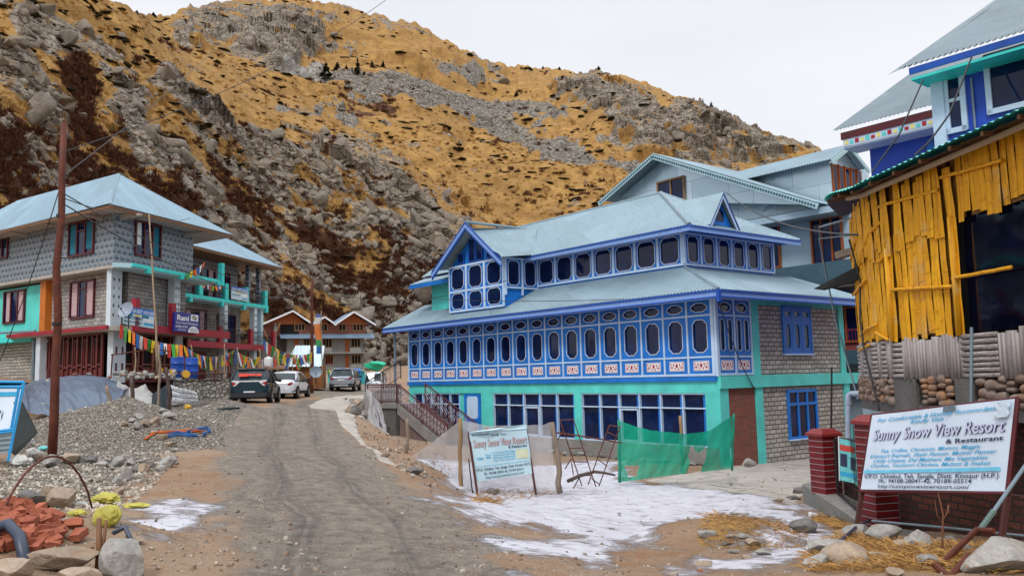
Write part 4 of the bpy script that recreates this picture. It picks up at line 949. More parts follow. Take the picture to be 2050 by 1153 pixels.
 for k in range(3):
  u0 = g0 + k * w3 + .07; u1 = u0 + w3 - .14; w = u1 - u0
  oct_window(T, GF, (u0, u1, ZB + 4.31, ZB + 5.42), (u0 + w * .12, u1 - w * .12, ZB + 4.38, ZB + 5.36), .01, .04, 'bay_window', cc=.18)
  oct_window(T, GF, (u0, u1, ZB + 3.37, ZB + 4.22), (u0 + w * .12, u1 - w * .12, ZB + 3.44, ZB + 4.16), .01, .04, 'bay_window', cc=.18)
 for a in (gx + .09, (gx + UX) / 2 + .09): oct_window(T, GS, (a, a + .81, ZB + 4.18, ZB + 5.42), (a + .1, a + .71, ZB + 4.26, ZB + 5.35), .01, .04, 'bay_window', cc=.2)
 for (u, a, b) in ((gm - .52, 5.6, 6.55), (gm + .06, 5.6, 6.65), (gm + .95, 5.62, 6.05), (gm - 1.35, 5.62, 6.05)):
  m = MB(); GF.strip(m, [(u, ZB + a), (u + .46, ZB + a), (u + .46, ZB + b), (u, ZB + b)], .05, .0, -.0 + .03, True); f = m.build('gable_window', MT['blue_dark'], T)
  g = MB(); GF.box(g, u, u + .46, ZB + a, ZB + b, -.04, .012); g.build('pane', MT['glass'], f)
 gxo = -.85; XE = 3.4; ze = 5.28; y0, y1 = g0 - .5, g1 + .75
 zpk = 7.35
 m = MB(); corr(m, [L2W(gxo, y0, ze), L2W(1.2, y0, ze + .25), L2W(XE, gm, zpk), L2W(gxo, gm, zpk)], .15, .026)
 corr(m, [L2W(gxo, y1, ze), L2W(1.2, y1, ze + .25), L2W(XE, gm, zpk), L2W(gxo, gm, zpk)], .15, .026)
 r = m.build('bay_roof', MT['tinb'], T); m = MB(); m.tube([L2W(gxo, gm, zpk + .03), L2W(XE, gm, zpk + .03)], .07, 6); m.build('ridge_cap', MT['tinb'], r)
 m = MB()
 GV = Wall(L2W(gxo, 0, 0), 128.58, 1)
 for a, za, b, zb_ in ((y0, ze, gm, zpk), (gm, zpk, y1, ze)):
  GV.prism(m, [(a, ZB + za - .24), (b, ZB + zb_ - .24), (b, ZB + zb_ - .03), (a, ZB + za - .03)], .0, .04)
 f = m.build('barge_board', MT['lilacp'], T)
 m = MB()
 for a, za, b, zb_ in ((y0, ze, gm, zpk), (gm, zpk, y1, ze)):
  GV.prism(m, [(a, ZB + za - .05), (b, ZB + zb_ - .05), (b, ZB + zb_ + .02), (a, ZB + za + .02)], -.01, .055)
  GV.prism(m, [(a, ZB + za - .34), (b, ZB + zb_ - .34), (b, ZB + zb_ - .24), (a, ZB + za - .24)], -.03, .02)
 m.build('barge_edge', MT['blue_dark'], f)
 m = MB(); LV = Wall(L2W(.6, 0, 0), 128.58, 1); m.prism([L2W(.62, g1 + .1, 3.3), L2W(UX + .2, g1 + .1, 3.3), L2W(UX + .2, 18.6, 3.3), L2W(.62, 18.6, 3.3)], (0, 0, 1.75)); m.build('upper_wall', MT['teal'], T)
 m = MB(); corr(m, [L2W(-.1, g1 + .2, 5.05), L2W(-.1, 19.6, 5.05), L2W(1.8, 19.6, 5.75), L2W(1.8, g1 + .2, 5.75)], .15, .026); r = m.build('side_roof', MT['tinb'], T)
 m = MB(); fascia(m, L2W(-.08, 19.6, 5.05), L2W(-.08, g1 + .2, 5.05), .2, .04); m.build('fascia', MT['blue'], r)
 dx, dy = 3.05, 1.9; DS = Wall(L2W(0, dy, 0), 38.58, -1)
 m = MB(); DS.prism(m, [(2.35, ZB + 5.78), (3.75, ZB + 5.78), (dx, ZB + 6.85)], -.6, .0); d = m.build('dormer', MT['blue'], T)
 m = MB(); DS.prism(m, [(2.82, ZB + 5.95), (3.28, ZB + 5.95), (3.28, ZB + 6.3), (dx, ZB + 6.5), (2.82, ZB + 6.3)], .0, .012); m.build('pane', MT['glass'], d)
 m = MB()
 for a, za, b, zb_ in ((2.2, 5.68, dx, 7.0), (dx, 7.0, 3.9, 5.68)): DS.prism(m, [(a, ZB + za - .15), (b, ZB + zb_ - .18), (b, ZB + zb_), (a, ZB + za)], .18, .22)
 m.build('barge_board', MT['lilac'], d)
 m = MB()
 for a, za, b, zb_ in ((2.12, 5.66, dx, 7.05), (dx, 7.05, 3.98, 5.66)): DS.prism(m, [(a, ZB + za - .06), (b, ZB + zb_ - .06), (b, ZB + zb_ + .01), (a, ZB + za + .01)], .20, .245)
 m.build('barge_edge', MT['blue_dark'], d)
 m = MB(); corr(m, [L2W(2.15, dy - .25, 5.7), L2W(2.15, dy + .5, 5.7), L2W(dx, dy + 2.6, 7.04), L2W(dx, dy - .25, 7.04)], .10, .014); corr(m, [L2W(3.95, dy - .25, 5.7), L2W(3.95, dy + .5, 5.7), L2W(dx, dy + 2.6, 7.04), L2W(dx, dy - .25, 7.04)], .10, .014); m.build('dormer_roof', MT['tinb'], d)
 m = MB(); m.tube([L2W(-.6, 20.3, -2.6), L2W(-.6, 20.3, 2.75)], .07, 6); m.build('eave_post', MT['greysteel'], T)
 return T
MT['vine'] = plain('crimson_motif_paint', (.38, .01, .03), .6)
MT['lilacp'] = paint('patterned_fascia_paint', (.20, .36, .74), .2, .5, 9, .4, (.42, .10, .25))
def stair():
 """concrete stair down to the yard and railings"""
 T = thing('outdoor_staircase', 'grey concrete outdoor stair with steps down from the roadside landing beside the blue lodge', 'staircase', L2W(-1.6, 18, -2.9), radians(38.58))
 W_ = lambda u, v, z: L2W(u, v, z)
 zt = -1.05; zb = -2.95; v0, v1 = 17.2, 13.0; n = 11
 m = MB()
 for k in range(n):
  va = v0 + (v1 - v0) * k / n; vb = v0 + (v1 - v0) * (k + 1) / n; z = zt - (zt - zb) * k / n
  m.prism([W_(-2.2, va, zb - .3), W_(-.7, va, zb - .3), W_(-.7, vb, zb - .3), W_(-2.2, vb, zb - .3)], (0, 0, z - zb + .3 - .0001 * k))
 m.build('flight', MT['maroonstep'], T)
 m = MB(); m.prism([W_(-2.32, 17.2, zb - .3), W_(-2.21, 17.2, zb - .3), W_(-2.21, 13.0, zb - .3), W_(-2.32, 13.0, zb - .3)], (0, 0, .0)) if 0 else None
 m.prism([W_(-2.22, v0, zt + .02), W_(-2.22, v0, zt - .45), W_(-2.22, v1 + .3, zb - .3), W_(-2.22, v1 - .3, zb - .3), W_(-2.22, v1 - .1, zb + .1)], L2W(-2.34, 0, 0) - L2W(-2.22, 0, 0)); m.build('stringer', MT['conc'], T)
 m = MB(); m.prism([W_(-2.4, 17.2, zt - .18), W_(-.5, 17.2, zt - .18), W_(-.5, 20.2, zt - .18), W_(-2.4, 20.2, zt - .18)], (0, 0, .2)); m.build('landing', MT['conc'], T)
 m = MB(); m.prism([W_(-2.3, 17.4, -4), W_(-2.0, 17.4, -4), W_(-2.0, 20.1, -4), W_(-2.3, 20.1, -4)], (0, 0, 2.8)); m.prism([W_(-2.0, 18.7, -4), W_(-.6, 18.7, -4), W_(-.6, 19.0, -4), W_(-2.0, 19.0, -4)], (0, 0, 2.75)); m.build('support_wall', MT['concd'], T)
 m = MB()
 for k in range(6):
  z = zt + .18 + k * .17; va = 20.2 - 0 + k * -.26
 for k in range(8):
  u = -2.4 + k * .26; m.prism([W_(u + .0, 20.2, zt - .3), W_(u + .28, 20.2, zt - .3), W_(u + .28, 21.4, zt - .3), W_(u, 21.4, zt - .3)], (0, 0, .35 + k * .13))
 m.build('upper_flight', MT['conc'], T)
 def railing(name, A, B, h, n, lab, mat='maroon'):
  R = thing(name, lab, 'railing', A, radians(38.58)); A = Vector(A); B = Vector(B); z = Vector((0, 0, 1))
  m = MB(); m.tube([A + z * h, B + z * h], .035, 6); m.tube([A + z * (h - .12), B + z * (h - .12)], .015, 4); m.tube([A + z * .12, B + z * .12], .02, 4)
  for k in range(3): p = A.lerp(B, k / 2); m.tube([p, p + z * h], .028, 5)
  m.build('rail', MT[mat], R)
  m = MB()      # scroll work
  for k in range(n):
   p = A.lerp(B, (k + .5) / n); d = (B - A).normalized(); w = (B - A).length / n * .46
   for s in (-1, 1):
    P = [p + z * (.14 + (h - .28) * t) + d * s * w * sin(t * pi * 3) * (.35 + .65 * sin(pi * t)) for t in np.linspace(0, 1, 15)]
    m.tube(P, .011, 3, False)
   for zz in (.3, .5, .7):
    c = p + z * h * zz; m.tube([c + d * w * .4 * cos(a) + z * .06 * sin(a) for a in np.linspace(0, 2 * pi, 7)], .009, 3, False)
  m.build('scrollwork', MT['scroll'], R)
  return R
 railing('stair_railing', L2W(-2.3, 17.2, zt + .02), L2W(-2.3, 13.0, zb + .12), .95, 15, 'pale scrollwork railing with dark handrail sloping down the road side of the stair', 'maroon')
 railing('stair_railing', L2W(-.75, 17.2, zt + .02), L2W(-.75, 13.0, zb + .12), .95, 13, 'pale scrollwork railing sloping down the wall side of the stair, against the blue windows', 'maroon')
 railing('landing_railing', L2W(-2.35, 20.1, zt + .02), L2W(-2.35, 17.25, zt + .02), .95, 11, 'level scrollwork railing with maroon frame along the landing at the stair top', 'maroon')
 railing('upper_railing', L2W(-2.4, 20.25, zt + .1), L2W(-.3, 20.25, zt + 1.25), .95, 8, 'scrollwork railing climbing steeply beside the left end of the blue lodge', 'steel')
MT['maroonstep'] = paint('worn_maroon_steps', (.19, .13, .125), .3, .8, 2, .4, (.25, .24, .22))
MT['scroll'] = plain('pinkish_scroll_iron', (.42, .33, .36), .5, .2)
def stonem(name, c1, c2, mort, sc=(4.2, 4.2, 5.2), bump=.05):
 m = N(name); v = m.coord('Object', sc3=sc)
 d = m.vor(v, 1, 'DISTANCE_TO_EDGE'); cl = m.n('ShaderNodeSeparateColor'); m.l(m.vor(v, 1, 'F1', 'Color'), cl.inputs[0])
 n = m.noise(v, 5, 5, .7); c = m.mix(cl.outputs[0], c1, c2); c = m.mix(m.math('MULTIPLY', m.step(n, .4, .7), .3), c, darker(c1, .6))
 c = m.mix(m.step(d, .10, .03), c, mort); m.bump(m.math('ADD', m.step(d, .0, .16), m.math('MULTIPLY', n, .3)), bump)
 return m.fin(c, .9, 0, .2)
MT['stonew'] = stonem('rubble_stone_masonry', (.38, .36, .33), (.20, .185, .17), (.10, .09, .08))
MT['cobble'] = rockm('river_cobble', (.11, .06, .045), (.24, .19, .16), (.36, .17, .06), 3, .6, .008, .5)
def tilem():
 m = N('patterned_wall_tiles'); t = m.n('ShaderNodeTexCoord'); v = t.outputs['UV']
 def br(w, h, ms, c1, c2, mo, off, shift=(0, 0, 0)):
  mp = m.n('ShaderNodeMapping'); mp.inputs['Location'].default_value = shift; m.l(v, mp.inputs[0])
  b = m.n('ShaderNodeTexBrick', offset=off); m.l(mp.outputs[0], b.inputs['Vector'])
  for k, x in (('Color1', c4(c1)), ('Color2', c4(c2)), ('Mortar', c4(mo)), ('Scale', 1), ('Mortar Size', ms), ('Mortar Smooth', .05), ('Brick Width', w), ('Row Height', h)): b.inputs[k].default_value = x
  return b
 a = br(.40, .155, .016, (.022, .05, .09), (.06, .11, .16), (.22, .27, .30), .5)
 k = br(.20, .31, .05, (0, 0, 0), (0, 0, 0), (1, 1, 1), .5); n = m.noise(v, 1.2, 4, .6)
 e = br(.40, .31, .030, (0, 0, 0), (0, 0, 0), (1, 1, 1), .5, (.1, .07, 0)); e2 = br(.40, .31, .016, (0, 0, 0), (0, 0, 0), (1, 1, 1), .5, (.1, .07, 0))
 f = m.math('SUBTRACT', e.outputs['Fac'], e2.outputs['Fac'])
 c = m.mix(m.math('MULTIPLY', f, .85), a.outputs['Color'], (.75, .78, .80)); c = m.mix(m.math('MULTIPLY', e2.outputs['Fac'], .9), c, (.03, .05, .075))
 c = m.mix(m.math('MULTIPLY', m.step(n, .5, .75), .25), c, (.12, .12, .12))
 m.bump(m.math('ADD', a.outputs['Fac'], 0), .004)
 return m.fin(c, .38, 0, .45)
MT['tile'] = tilem()
MT['eavewood'] = woodm('brown_eave_timber', (.20, .095, .04), (.12, .055, .025), (3, 3, 3))
MT['soffitw'] = paint('pale_soffit', (.42, .38, .34), .2, .7, 1.5, .3, (.2, .14, .09))
MT['lattice'] = plain('dark_iron_lattice', (.05, .035, .035), .6, .2)
MT['tarp'] = paint('blue_grey_tarpaulin', (.085, .12, .185), .3, .38, .8, .25, (.25, .23, .2), .01, 0, .5)
def railing_panel(mb, P, Q, h=.85, n=None, pat=True):
 """metal railing lattice between two points"""
 P = Vector(P); Q = Vector(Q); L = (Q - P).length; z = Vector((0, 0, 1)); n = n or max(2, int(L / .16)); d = (Q - P).normalized()
 mb.tube([P + z * h, Q + z * h], .022, 4); mb.tube([P + z * .1, Q + z * .1], .016, 4)
 for k in range(n + 1):
  p = P.lerp(Q, k / n); mb.tube([p + z * .1, p + z * h], .009, 3, False)
  if pat and k < n:
   w = L / n; mb.tube([p + z * .25, p + d * w + z * .5, p + z * .75], .008, 3, False); mb.tube([p + d * w + z * .25, p + z * .5, p + d * w + z * .75], .008, 3, False)
def hwin(T, W, a, b, z0, z1, o=.0, cur=None, mat='maroon', cols=3, tr=None, glass='glass', name='window'):
 m = MB(); bw = .09
 W.strip(m, [(a, z0), (b, z0), (b, z1), (a, z1)], bw, o, o + .1, True)
 for k in range(1, cols): u = a + (b - a) * k / cols; W.box(m, u - .04, u + .04, z0 + bw / 2, z1 - bw / 2, o + .005, o + .09)
 if tr: t = z0 + (z1 - z0) * tr; W.box(m, a + (b - a) / cols * (1 if cols == 3 else 0), b - (b - a) / cols * (1 if cols == 3 else 0), t - .03, t + .03, o + .005, o + .085)
 f = m.build(name, MT[mat], T)
 g = MB(); W.box(g, a, b, z0, z1, o + .006, o + .02); g.build('pane', MT[glass], f)
 for (c0, c1, cm, bot) in (cur or []):
  G = []
  for j in range(6):
   t = j / 5; zz = z1 - .06 - (z1 - .06 - (z0 + bot)) * t
   G.append([W.pt(a + (b - a) * (c0 + (c1 - c0) * s / 8), zz, o + .035 + .012 * sin(s * 2.4)) for s in range(9)])
  MB().grid(G).build('curtain', MT[cm], f, smooth=True)
 return f
MT['lace'] = brickm('lace_curtain', (.42, .28, .30), (.34, .20, .22), (.55, .42, .44), .12, .10, .02, .0, .5, .9, var=.1, stain=.2, scol=(.2, .12, .12))
P0 = atY(228, 528, 40); GCX, GCY = P0.x, P0.y
GL = Wall((GCX, GCY), 146, 1)      # left front, u runs away to the left
GR = Wall((GCX, GCY), 77.5, -1)    # right front, u runs away
if GL.nv.y > 0: GL = Wall((GCX, GCY), 146, -1)
if GR.nv.x < 0: GR = Wall((GCX, GCY), 77.5, 1)
Z1, Z2, ZT = 4.55, 7.5, 10.1
def corner_pillar(T, W, u0, u1, z0, z1, o=.0, motif='dark', th=.12):
 m = MB(); W.box(m, u0, u1, z0, z1, o, o + th); p = m.build('pillar', MT['pillarp'], T)
 m = MB(); c = (u0 + u1) / 2; h = z1 - z0; w = (u1 - u0)
 cols = (-.24, .24) if w > .32 else (0,)
 for s in cols:
  cu = c + s * w; r = min(.07, w * .2)
  if motif == 'dark':
   for t in (.82, .52, .36, .2): W.prism(m, [(cu - r, z0 + h * t), (cu, z0 + h * t - r * 1.5), (cu + r, z0 + h * t), (cu, z0 + h * t + r * 1.5)], o + th, o + th + .006)
   for q in (-1, 1): W.strip(m, [(cu - r, z0 + h * .67 - q * r), (cu + r, z0 + h * .67 + q * r)], .02, o + th, o + th + .005)
  else:
   for t in (.62, .3):
    for dz in (-.12, 0, .12): W.prism(m, [(cu + r * 1.1 * cos(a * pi / 4), z0 + h * t + dz + r * 1.2 * sin(a * pi / 4)) for a in range(8)], o + th, o + th + .006 + dz * .01)
 m.build('motif', MT['maroon' if motif != 'dark' else 'ink2'], p)
 return p
MT['pillarp'] = paint('white_pillar_paint', (.60, .68, .74), .12, .6, 2, .2)
MT['ink2'] = plain('dark_green_motif', (.05, .07, .09), .6)
def guest_house():
 T = thing('guest_house', 'three storey guest house with patterned tile top floor, tin hip roof and maroon woodwork', 'building', (GCX, GCY, 2.0), radians(77.5))
 def U(W, px, py, o=0): return W.uz(px, py, o)[0]
 LU = 17.0; RU = 6.4
 c = GL.pt(0, 0); l = GL.pt(LU, 0); r = GR.pt(RU, 0); bk = l + (r - c)
 def vol(z0, z1, ins, nm, mat):
  m = MB(); q = [GL.pt(ins * .3, z0, -ins) + GR.d * ins, r + Vector((0, 0, z0)) - GR.nv * ins, bk + Vector((0, 0, z0)), l + Vector((0, 0, z0)) - GL.nv * ins]
  m.prism(q, (0, 0, z1 - z0)); return m.build(nm, mat, T)
 vol(Z2 - .05, ZT + .1, .05, 'tiled_wall', MT['tile'])
 m = MB(); GL.box(m, 0, LU, Z2 + .0, ZT + .1, -.05, .02); GR.box(m, .0, RU, Z2, ZT + .1, -.05, .02); m.build('tiled_wall', MT['tile'], T)
 vol(Z1, Z2 - .25, .5, 'block_wall', MT['block'])
 m = MB(); e = U(GL, 88, 600, -.45); GL.box(m, .3, e, Z1, Z2 - .2, -.6, -.40); GR.box(m, .3, RU, Z1, Z2 - .2, -.6, -.40); m.build('block_wall', MT['block'], T)
 vol(1.2, Z1 - .2, .7, 'ground_floor_wall', MT['brownwall'])
 m = MB(); m.prism([GL.pt(-.1, Z2 - .22, .35), GR.pt(0, Z2 - .22, .9), GR.pt(RU + 1.0, Z2 - .22, .9), GR.pt(RU + 1, Z2 - .22, -1), bk + Vector((0, 0, Z2 - .22)), GL.pt(LU, Z2 - .22, .25)], (0, 0, .16)); m.build('slab', MT['soffitw'], T)
 m = MB(); m.prism([GL.pt(-.8, Z2 - .24, .55), GR.pt(-.2, Z2 - .24, 1.1), GR.pt(RU + 1.1, Z2 - .24, 1.1), GR.pt(RU + 1.1, Z2 - .24, .0), GL.pt(0, Z2 - .24, -.1)], (0, 0, .22))
 m.build('balcony_slab', MT['palewall'], T)
 m = MB(); GR.box(m, -.2, RU + 1.12, Z2 - .17, Z2 - .01, 1.10, 1.18); GR.box(m, RU + .92, RU + 1.18, Z2 - .3, Z2 + .95, 1.0, 1.24)
 for u in (.9, 3.6, RU + .6): GR.box(m, u, u + .3, Z2 - .36, Z2 - .17, 1.0, 1.2)
 m.build('slab_edge', MT['teal_b'], T)
 m = MB(); m.prism([GL.pt(-.9, Z1 - .26, .75), GR.pt(-.2, Z1 - .26, 1.3), GR.pt(RU + 1.6, Z1 - .26, 1.3), GR.pt(RU + 1.6, Z1 - .26, -.5), bk + Vector((0, 0, Z1 - .26)), GL.pt(U(GL, 50, 670), Z1 - .26, .75)], (0, 0, .2)); m.build('slab', MT['soffitw'], T)
 m = MB(); GL.box(m, -.95, U(GL, 46, 670), Z1 - .2, Z1 - .02, .74, .84); GR.box(m, -.3, RU + 1.6, Z1 - .3, Z1 + .06, 1.28, 1.38)
 for u in (-.25, 2.55): GR.box(m, u, u + .34, Z1 - .28, Z1 + 1.25, 1.2, 1.42)
 m.build('slab_edge', MT['redp'], T)
 m = MB(); P = GR.pt
 railing_panel(m, P(.1, Z1, 1.3), P(2.5, Z1, 1.3), 1.0); m.build('balcony_railing', MT['lattice'], T)
 m = MB(); railing_panel(m, P(2.95, Z1, 1.3), P(RU + 1.5, Z1, 1.3), 1.0); m.build('balcony_railing', MT['lattice'], T)
 ov = 1.15; ze = ZT
 cn = GL.pt(-1.2, ze, .95); er = GR.pt(RU + 1.6, ze, 1.5); el = GL.pt(LU + .8, ze - .1, 1.3); eb = bk + Vector((1.0, 2.2, ze)); ap = atY(238, 350, 43.6); rl = ap + GL.d * 10.5
 rb = MB(); corr(rb, [cn, er, ap], .15, .026); corr(rb, [cn, ap, rl, el], .15, .026); corr(rb, [er, eb, rl, ap], .15, .026); R = rb.build('hip_roof', MT['tinl'], T)
 m = MB(); m.tube([cn, ap], .07, 5); m.tube([ap, rl], .07, 5); m.tube([er, ap], .06, 5); m.build('ridge_cap', MT['tinl'], R)
 m = MB(); fascia(m, cn, er, .16, .04, .03); fascia(m, el, cn, .16, .04, .03); m.build('eave_board', MT['eavewood'], R)
 m = MB(); m.add([cn - Vector((0, 0, .1)), er - Vector((0, 0, .1)), eb - Vector((0, 0, .1)), el - Vector((0, 0, .1))], [(0, 1, 2, 3)]); m.build('soffit', MT['soffitw'], R)
 for u in (1.0, 4.6, 8.2, 11.8):
  m = MB(); m.prism([GL.pt(u, ze - .35, .0), GL.pt(u, ze - .12, .0), GL.pt(u, ze - .12, .95), GL.pt(u, ze - .2, .95)], GL.d * .18); m.build('bracket', MT['soffitw'], T)
 for u in (.3, 5.6):
  m = MB(); m.prism([GR.pt(u, ze - .38, .0), GR.pt(u, ze - .12, .0), GR.pt(u, ze - .12, 1.1), GR.pt(u, ze - .22, 1.1)], GR.d * .2); m.build('bracket', MT['soffitw'], T)
 def win(W, x0, y0, x1, y1, o=.02, **k):
  a = W.uz(x0, (y0 + y1) / 2, o)[0]; b = W.uz(x1, (y0 + y1) / 2, o)[0]
  zt = W.uz((x0 + x1) / 2, y0, o)[1]; zb = W.uz((x0 + x1) / 2, y1, o)[1]
  return hwin(T, W, min(a, b), max(a, b), zb, zt, o, **k)
 win(GL, 140, 445, 189, 510, cur=[(.06, .30, 'curtainb', .25), (.72, .95, 'curtainb', .1)], tr=.72)
 win(GL, -16, 475, 17, 518, tr=.72)
 win(GR, 270, 448, 320, 514, cur=[(.05, .22, 'plastic', .5), (.70, .93, 'curtainb', .1)], tr=.72)
 win(GL, 143, 563, 190, 635, -.40, cur=[(.06, .32, 'lace', .1), (.64, .95, 'lace', .1)], tr=.78)
 win(GR, 267, 566, 319, 645, -.40, cur=[(.06, .3, 'lace', .1), (.62, .9, 'lace', .1)])
 m = MB(); a = GL.uz(113, 575, -.4); GL.box(m, a[0], a[0] + .5, a[1] - .35, a[1] + .25, -.40, -.34); m.build('vent', MT['tanwood'], T)
 corner_pillar(T, GR, -.15, .62, Z1, Z2 - .2, -.25, 'dark', .25); a = U(GR, 347, 600); corner_pillar(T, GR, a - .2, a + .3, Z1, Z2 - .2, -.2, 'dark', .4)
 corner_pillar(T, GR, -.15, .75, 1.9, Z1 - .22, -.1, 'red', .3); a = U(GR, 352, 700); corner_pillar(T, GR, a - .25, a + .3, 1.6, Z1 - .22, -.1, 'red', .3)
 m = MB(); a = U(GL, 80, 700, .3); GL.box(m, a - .3, a + .12, 1.8, Z1 - .2, .05, .45); m.build('pillar', MT['pillarp'], T)
 m = MB(); a = U(GL, 84, 600); GL.box(m, a - .25, a + .3, Z1, Z2 - .2, -.4, -.05); m.build('pillar', MT['orangep'], T)
 def front(W, u0, u1, z0, z1, o, n):
  g = MB(); W.box(g, u0, u1, z0, z1, o - .02, o); g.build('dark_pane', MT['black'], T)
  m = MB(); w = (u1 - u0) / n
  W.strip(m, [(u0, z0), (u1, z0), (u1, z1), (u0, z1)], .12, o, o + .1, True)
  for k in range(1, n): W.box(m, u0 + k * w - .045, u0 + k * w + .045, z0, z1, o, o + .09)
  for k in range(n):
   a = u0 + k * w; b = a + w; zz = z0 + (z1 - z0) * (.32 if k % 2 else .36)
   W.box(m, a, b, zz - .05, zz + .05, o, o + .08); W.box(m, a + .08, b - .08, z0 + .12, zz - .14, o, o + .04)
   if k % 2: W.strip(m, [(a + w * .3, zz), (a + w * .3, z1 - .25), (a + w * .7, z1 - .25), (a + w * .7, zz)], .05, o, o + .06)
  m.build('timber_front', MT['maroonw'], T)
 front(GL, .6, U(GL, 92, 700, .1), 1.95, Z1 - .3, .05, 12); front(GR, .7, 5.9, 1.95, Z1 - .3, .0, 7)
 m = MB(); GL.box(m, -.6, U(GL, 40, 740), .8, 1.97, -.1, .5); m.build('base_wall', MT['stonew'], T)
 a = U(GL, 77, 600); m = MB(); GL.box(m, a, a + 7, Z1 - .1, Z2 - .35, -.5, -.25); m.build('turquoise_wall', MT['teal'], T)
 m = MB(); GL.box(m, a - .1, a + 7, 1.6, Z1 - .3, -.9, -.4); m.build('block_wall', MT['blockb'], T)
 m = MB(); GL.box(m, a - .1, a + 7, Z1 - .38, Z1 - .1, -.5, .35); m.build('slab_edge', MT['teal_b'], T)
 m = MB(); GL.prism(m, [(0, 0), (0, 0), (0, 0)], 0, 0) if 0 else None
 m.tube([GL.pt(a - .2, Z1 + .1, .2), GL.pt(a + 7, Z1 + .25, .3)], .07, 6); m.tube([GL.pt(a - .1, Z1 + .1, .2), GL.pt(a - .1, 1.9, .2)], .08, 6); m.build('drain_pipe', MT['greysteel'], T)
 win(GL, 10, 583, 51, 646, -.25, cur=[(.1, .35, 'lace', .1), (.65, .9, 'lace', .1)])
 return T
MT['brownwall'] = paint('brown_wall', (.08, .03, .025), .3, .8)
MT['maroonw'] = woodm('maroon_varnished_wood', (.15, .022, .016), (.09, .014, .012), (8, 8, 2), .4)
PA = atY(355.5, 586.5, 53)
WR = Wall((PA.x, PA.y), 77.5, -1)
if WR.nv.x < 0: WR = Wall((PA.x, PA.y), 77.5, 1)
def guest_wing():
 T = thing('guest_house_wing', 'rear wing of the guest house with turquoise balcony slab, dark railings and tin roof', 'building', (PA.x, PA.y, 2.0), radians(77.5))
 E = WR.uz(534, 616)[0]; z2 = 7.45; z1 = WR.uz(470, 692)[1]; zt = WR.uz(450, 490)[1]; us = -3.0
 zt = z2 + 3.15
 m = MB(); m.prism([WR.pt(us, z2, -1.3), WR.pt(E - 2.0, z2, -1.3), WR.pt(E - 2, z2, -7), WR.pt(us, z2, -7)], (0, 0, zt - z2 + .5)); m.build('tiled_wall', MT['tile'], T)
 m = MB(); m.prism([WR.pt(us, z1, -1.3), WR.pt(E - 1.5, z1, -1.3), WR.pt(E - 1.5, z1, -7), WR.pt(us, z1, -7)], (0, 0, z2 - z1)); m.build('block_wall', MT['block'], T)
 m = MB(); m.prism([WR.pt(us, 1, -1.3), WR.pt(E - .5, 1, -1.3), WR.pt(E - .5, 1, -7), WR.pt(us, 1, -7)], (0, 0, z1 - 1)); m.build('ground_floor_wall', MT['block'], T)
 m = MB(); m.prism([WR.pt(us, z2 - .2, 0), WR.pt(E, z2 - .2, 0), WR.pt(E, z2 - .2, -7), WR.pt(us, z2 - .2, -7)], (0, 0, .2)); m.build('balcony_slab', MT['palewall'], T)
 m = MB(); WR.box(m, us, E + .1, z2 - .12, z2 + .1, .0, .09)
 for u in (1.2, 4.9, 7.8, E - .25): WR.box(m, u, u + .3, z2 - .42, z2 - .12, -.2, .1)
 for u in (2.2, 5.3, 8.0, E - .5): WR.box(m, u, u + .42, z2 + .1, z2 + 1.2, -.2, .12)
 m.build('slab_edge', MT['teal_b'], T)
 posts = (2.2, 5.3, 8.0, E - .5)
 for a, b in ((us, 2.2), (2.62, 5.3), (5.72, 8.0), (8.42, E - .5)):
  m = MB(); railing_panel(m, WR.pt(a, z2 + .1, -.03), WR.pt(b, z2 + .1, -.03), .9); m.build('balcony_railing', MT['lattice'], T)
 m = MB(); m.prism([WR.pt(us, z1 - .2, .2), WR.pt(E + .8, z1 - .2, .2), WR.pt(E + .8, z1 - .2, -7), WR.pt(us, z1 - .2, -7)], (0, 0, .2)); m.build('slab', MT['soffitw'], T)
 m = MB(); WR.box(m, us, E + .85, z1 - .25, z1 + .15, .2, .3)
 rp = (us + .2, 4.4, 8.4, E + .5)
 for u in rp: WR.box(m, u, u + .35, z1 + .15, z1 + 1.25, .05, .3)
 m.build('slab_edge', MT['redp'], T)
 for a, b in zip(rp[:-1], rp[1:]):
  m = MB(); railing_panel(m, WR.pt(a + .35, z1 + .1, .12), WR.pt(b, z1 + .1, .12), 1.0); m.build('balcony_railing', MT['lattice'], T)
 for u in (.2, 5.6, 9.6):
  corner_pillar(T, WR, u, u + .4, z1, z2 - .2, -.5, 'dark', .4); corner_pillar(T, WR, u, u + .4, 1.2, z1 - .2, -.5, 'red', .4)
 for u in (E - .6,): m = MB(); WR.box(m, u, u + .35, z1, z2 - .2, -.5, -.15); m.build('pillar', MT['palewall'], T)
 hwin(T, WR, .4, 2.3, z2 + .1, z2 + 2.2, -1.3, [(.1, .3, 'lace', .1)]); hwin(T, WR, 3.6, 6.2, z2 + .1, z2 + 2.3, -1.3, [(.1, .3, 'lace', .1), (.7, .9, 'lace', .1)]); hwin(T, WR, 7.2, 8.1, z2 + .05, z2 + 2.2, -1.3, cols=2)
 hwin(T, WR, -.4, 1.6, z1 + .1, z1 + 2.4, -1.3, [(.1, .3, 'lace', .1)]); hwin(T, WR, 2.6, 5.2, z1 + .1, z1 + 2.4, -1.3, [(.1, .3, 'lace', .1), (.7, .9, 'lace', .1)]); hwin(T, WR, 6.6, 8.9, z1 + .1, z1 + 2.3, -1.3, cols=2)
 for u in (1.0, 4.0, 7.2): m = MB(); WR.box(m, u, u + 1.2, 2.0, z1 - .4, -1.3, -1.22); m.build('door', MT['maroonw'], T)
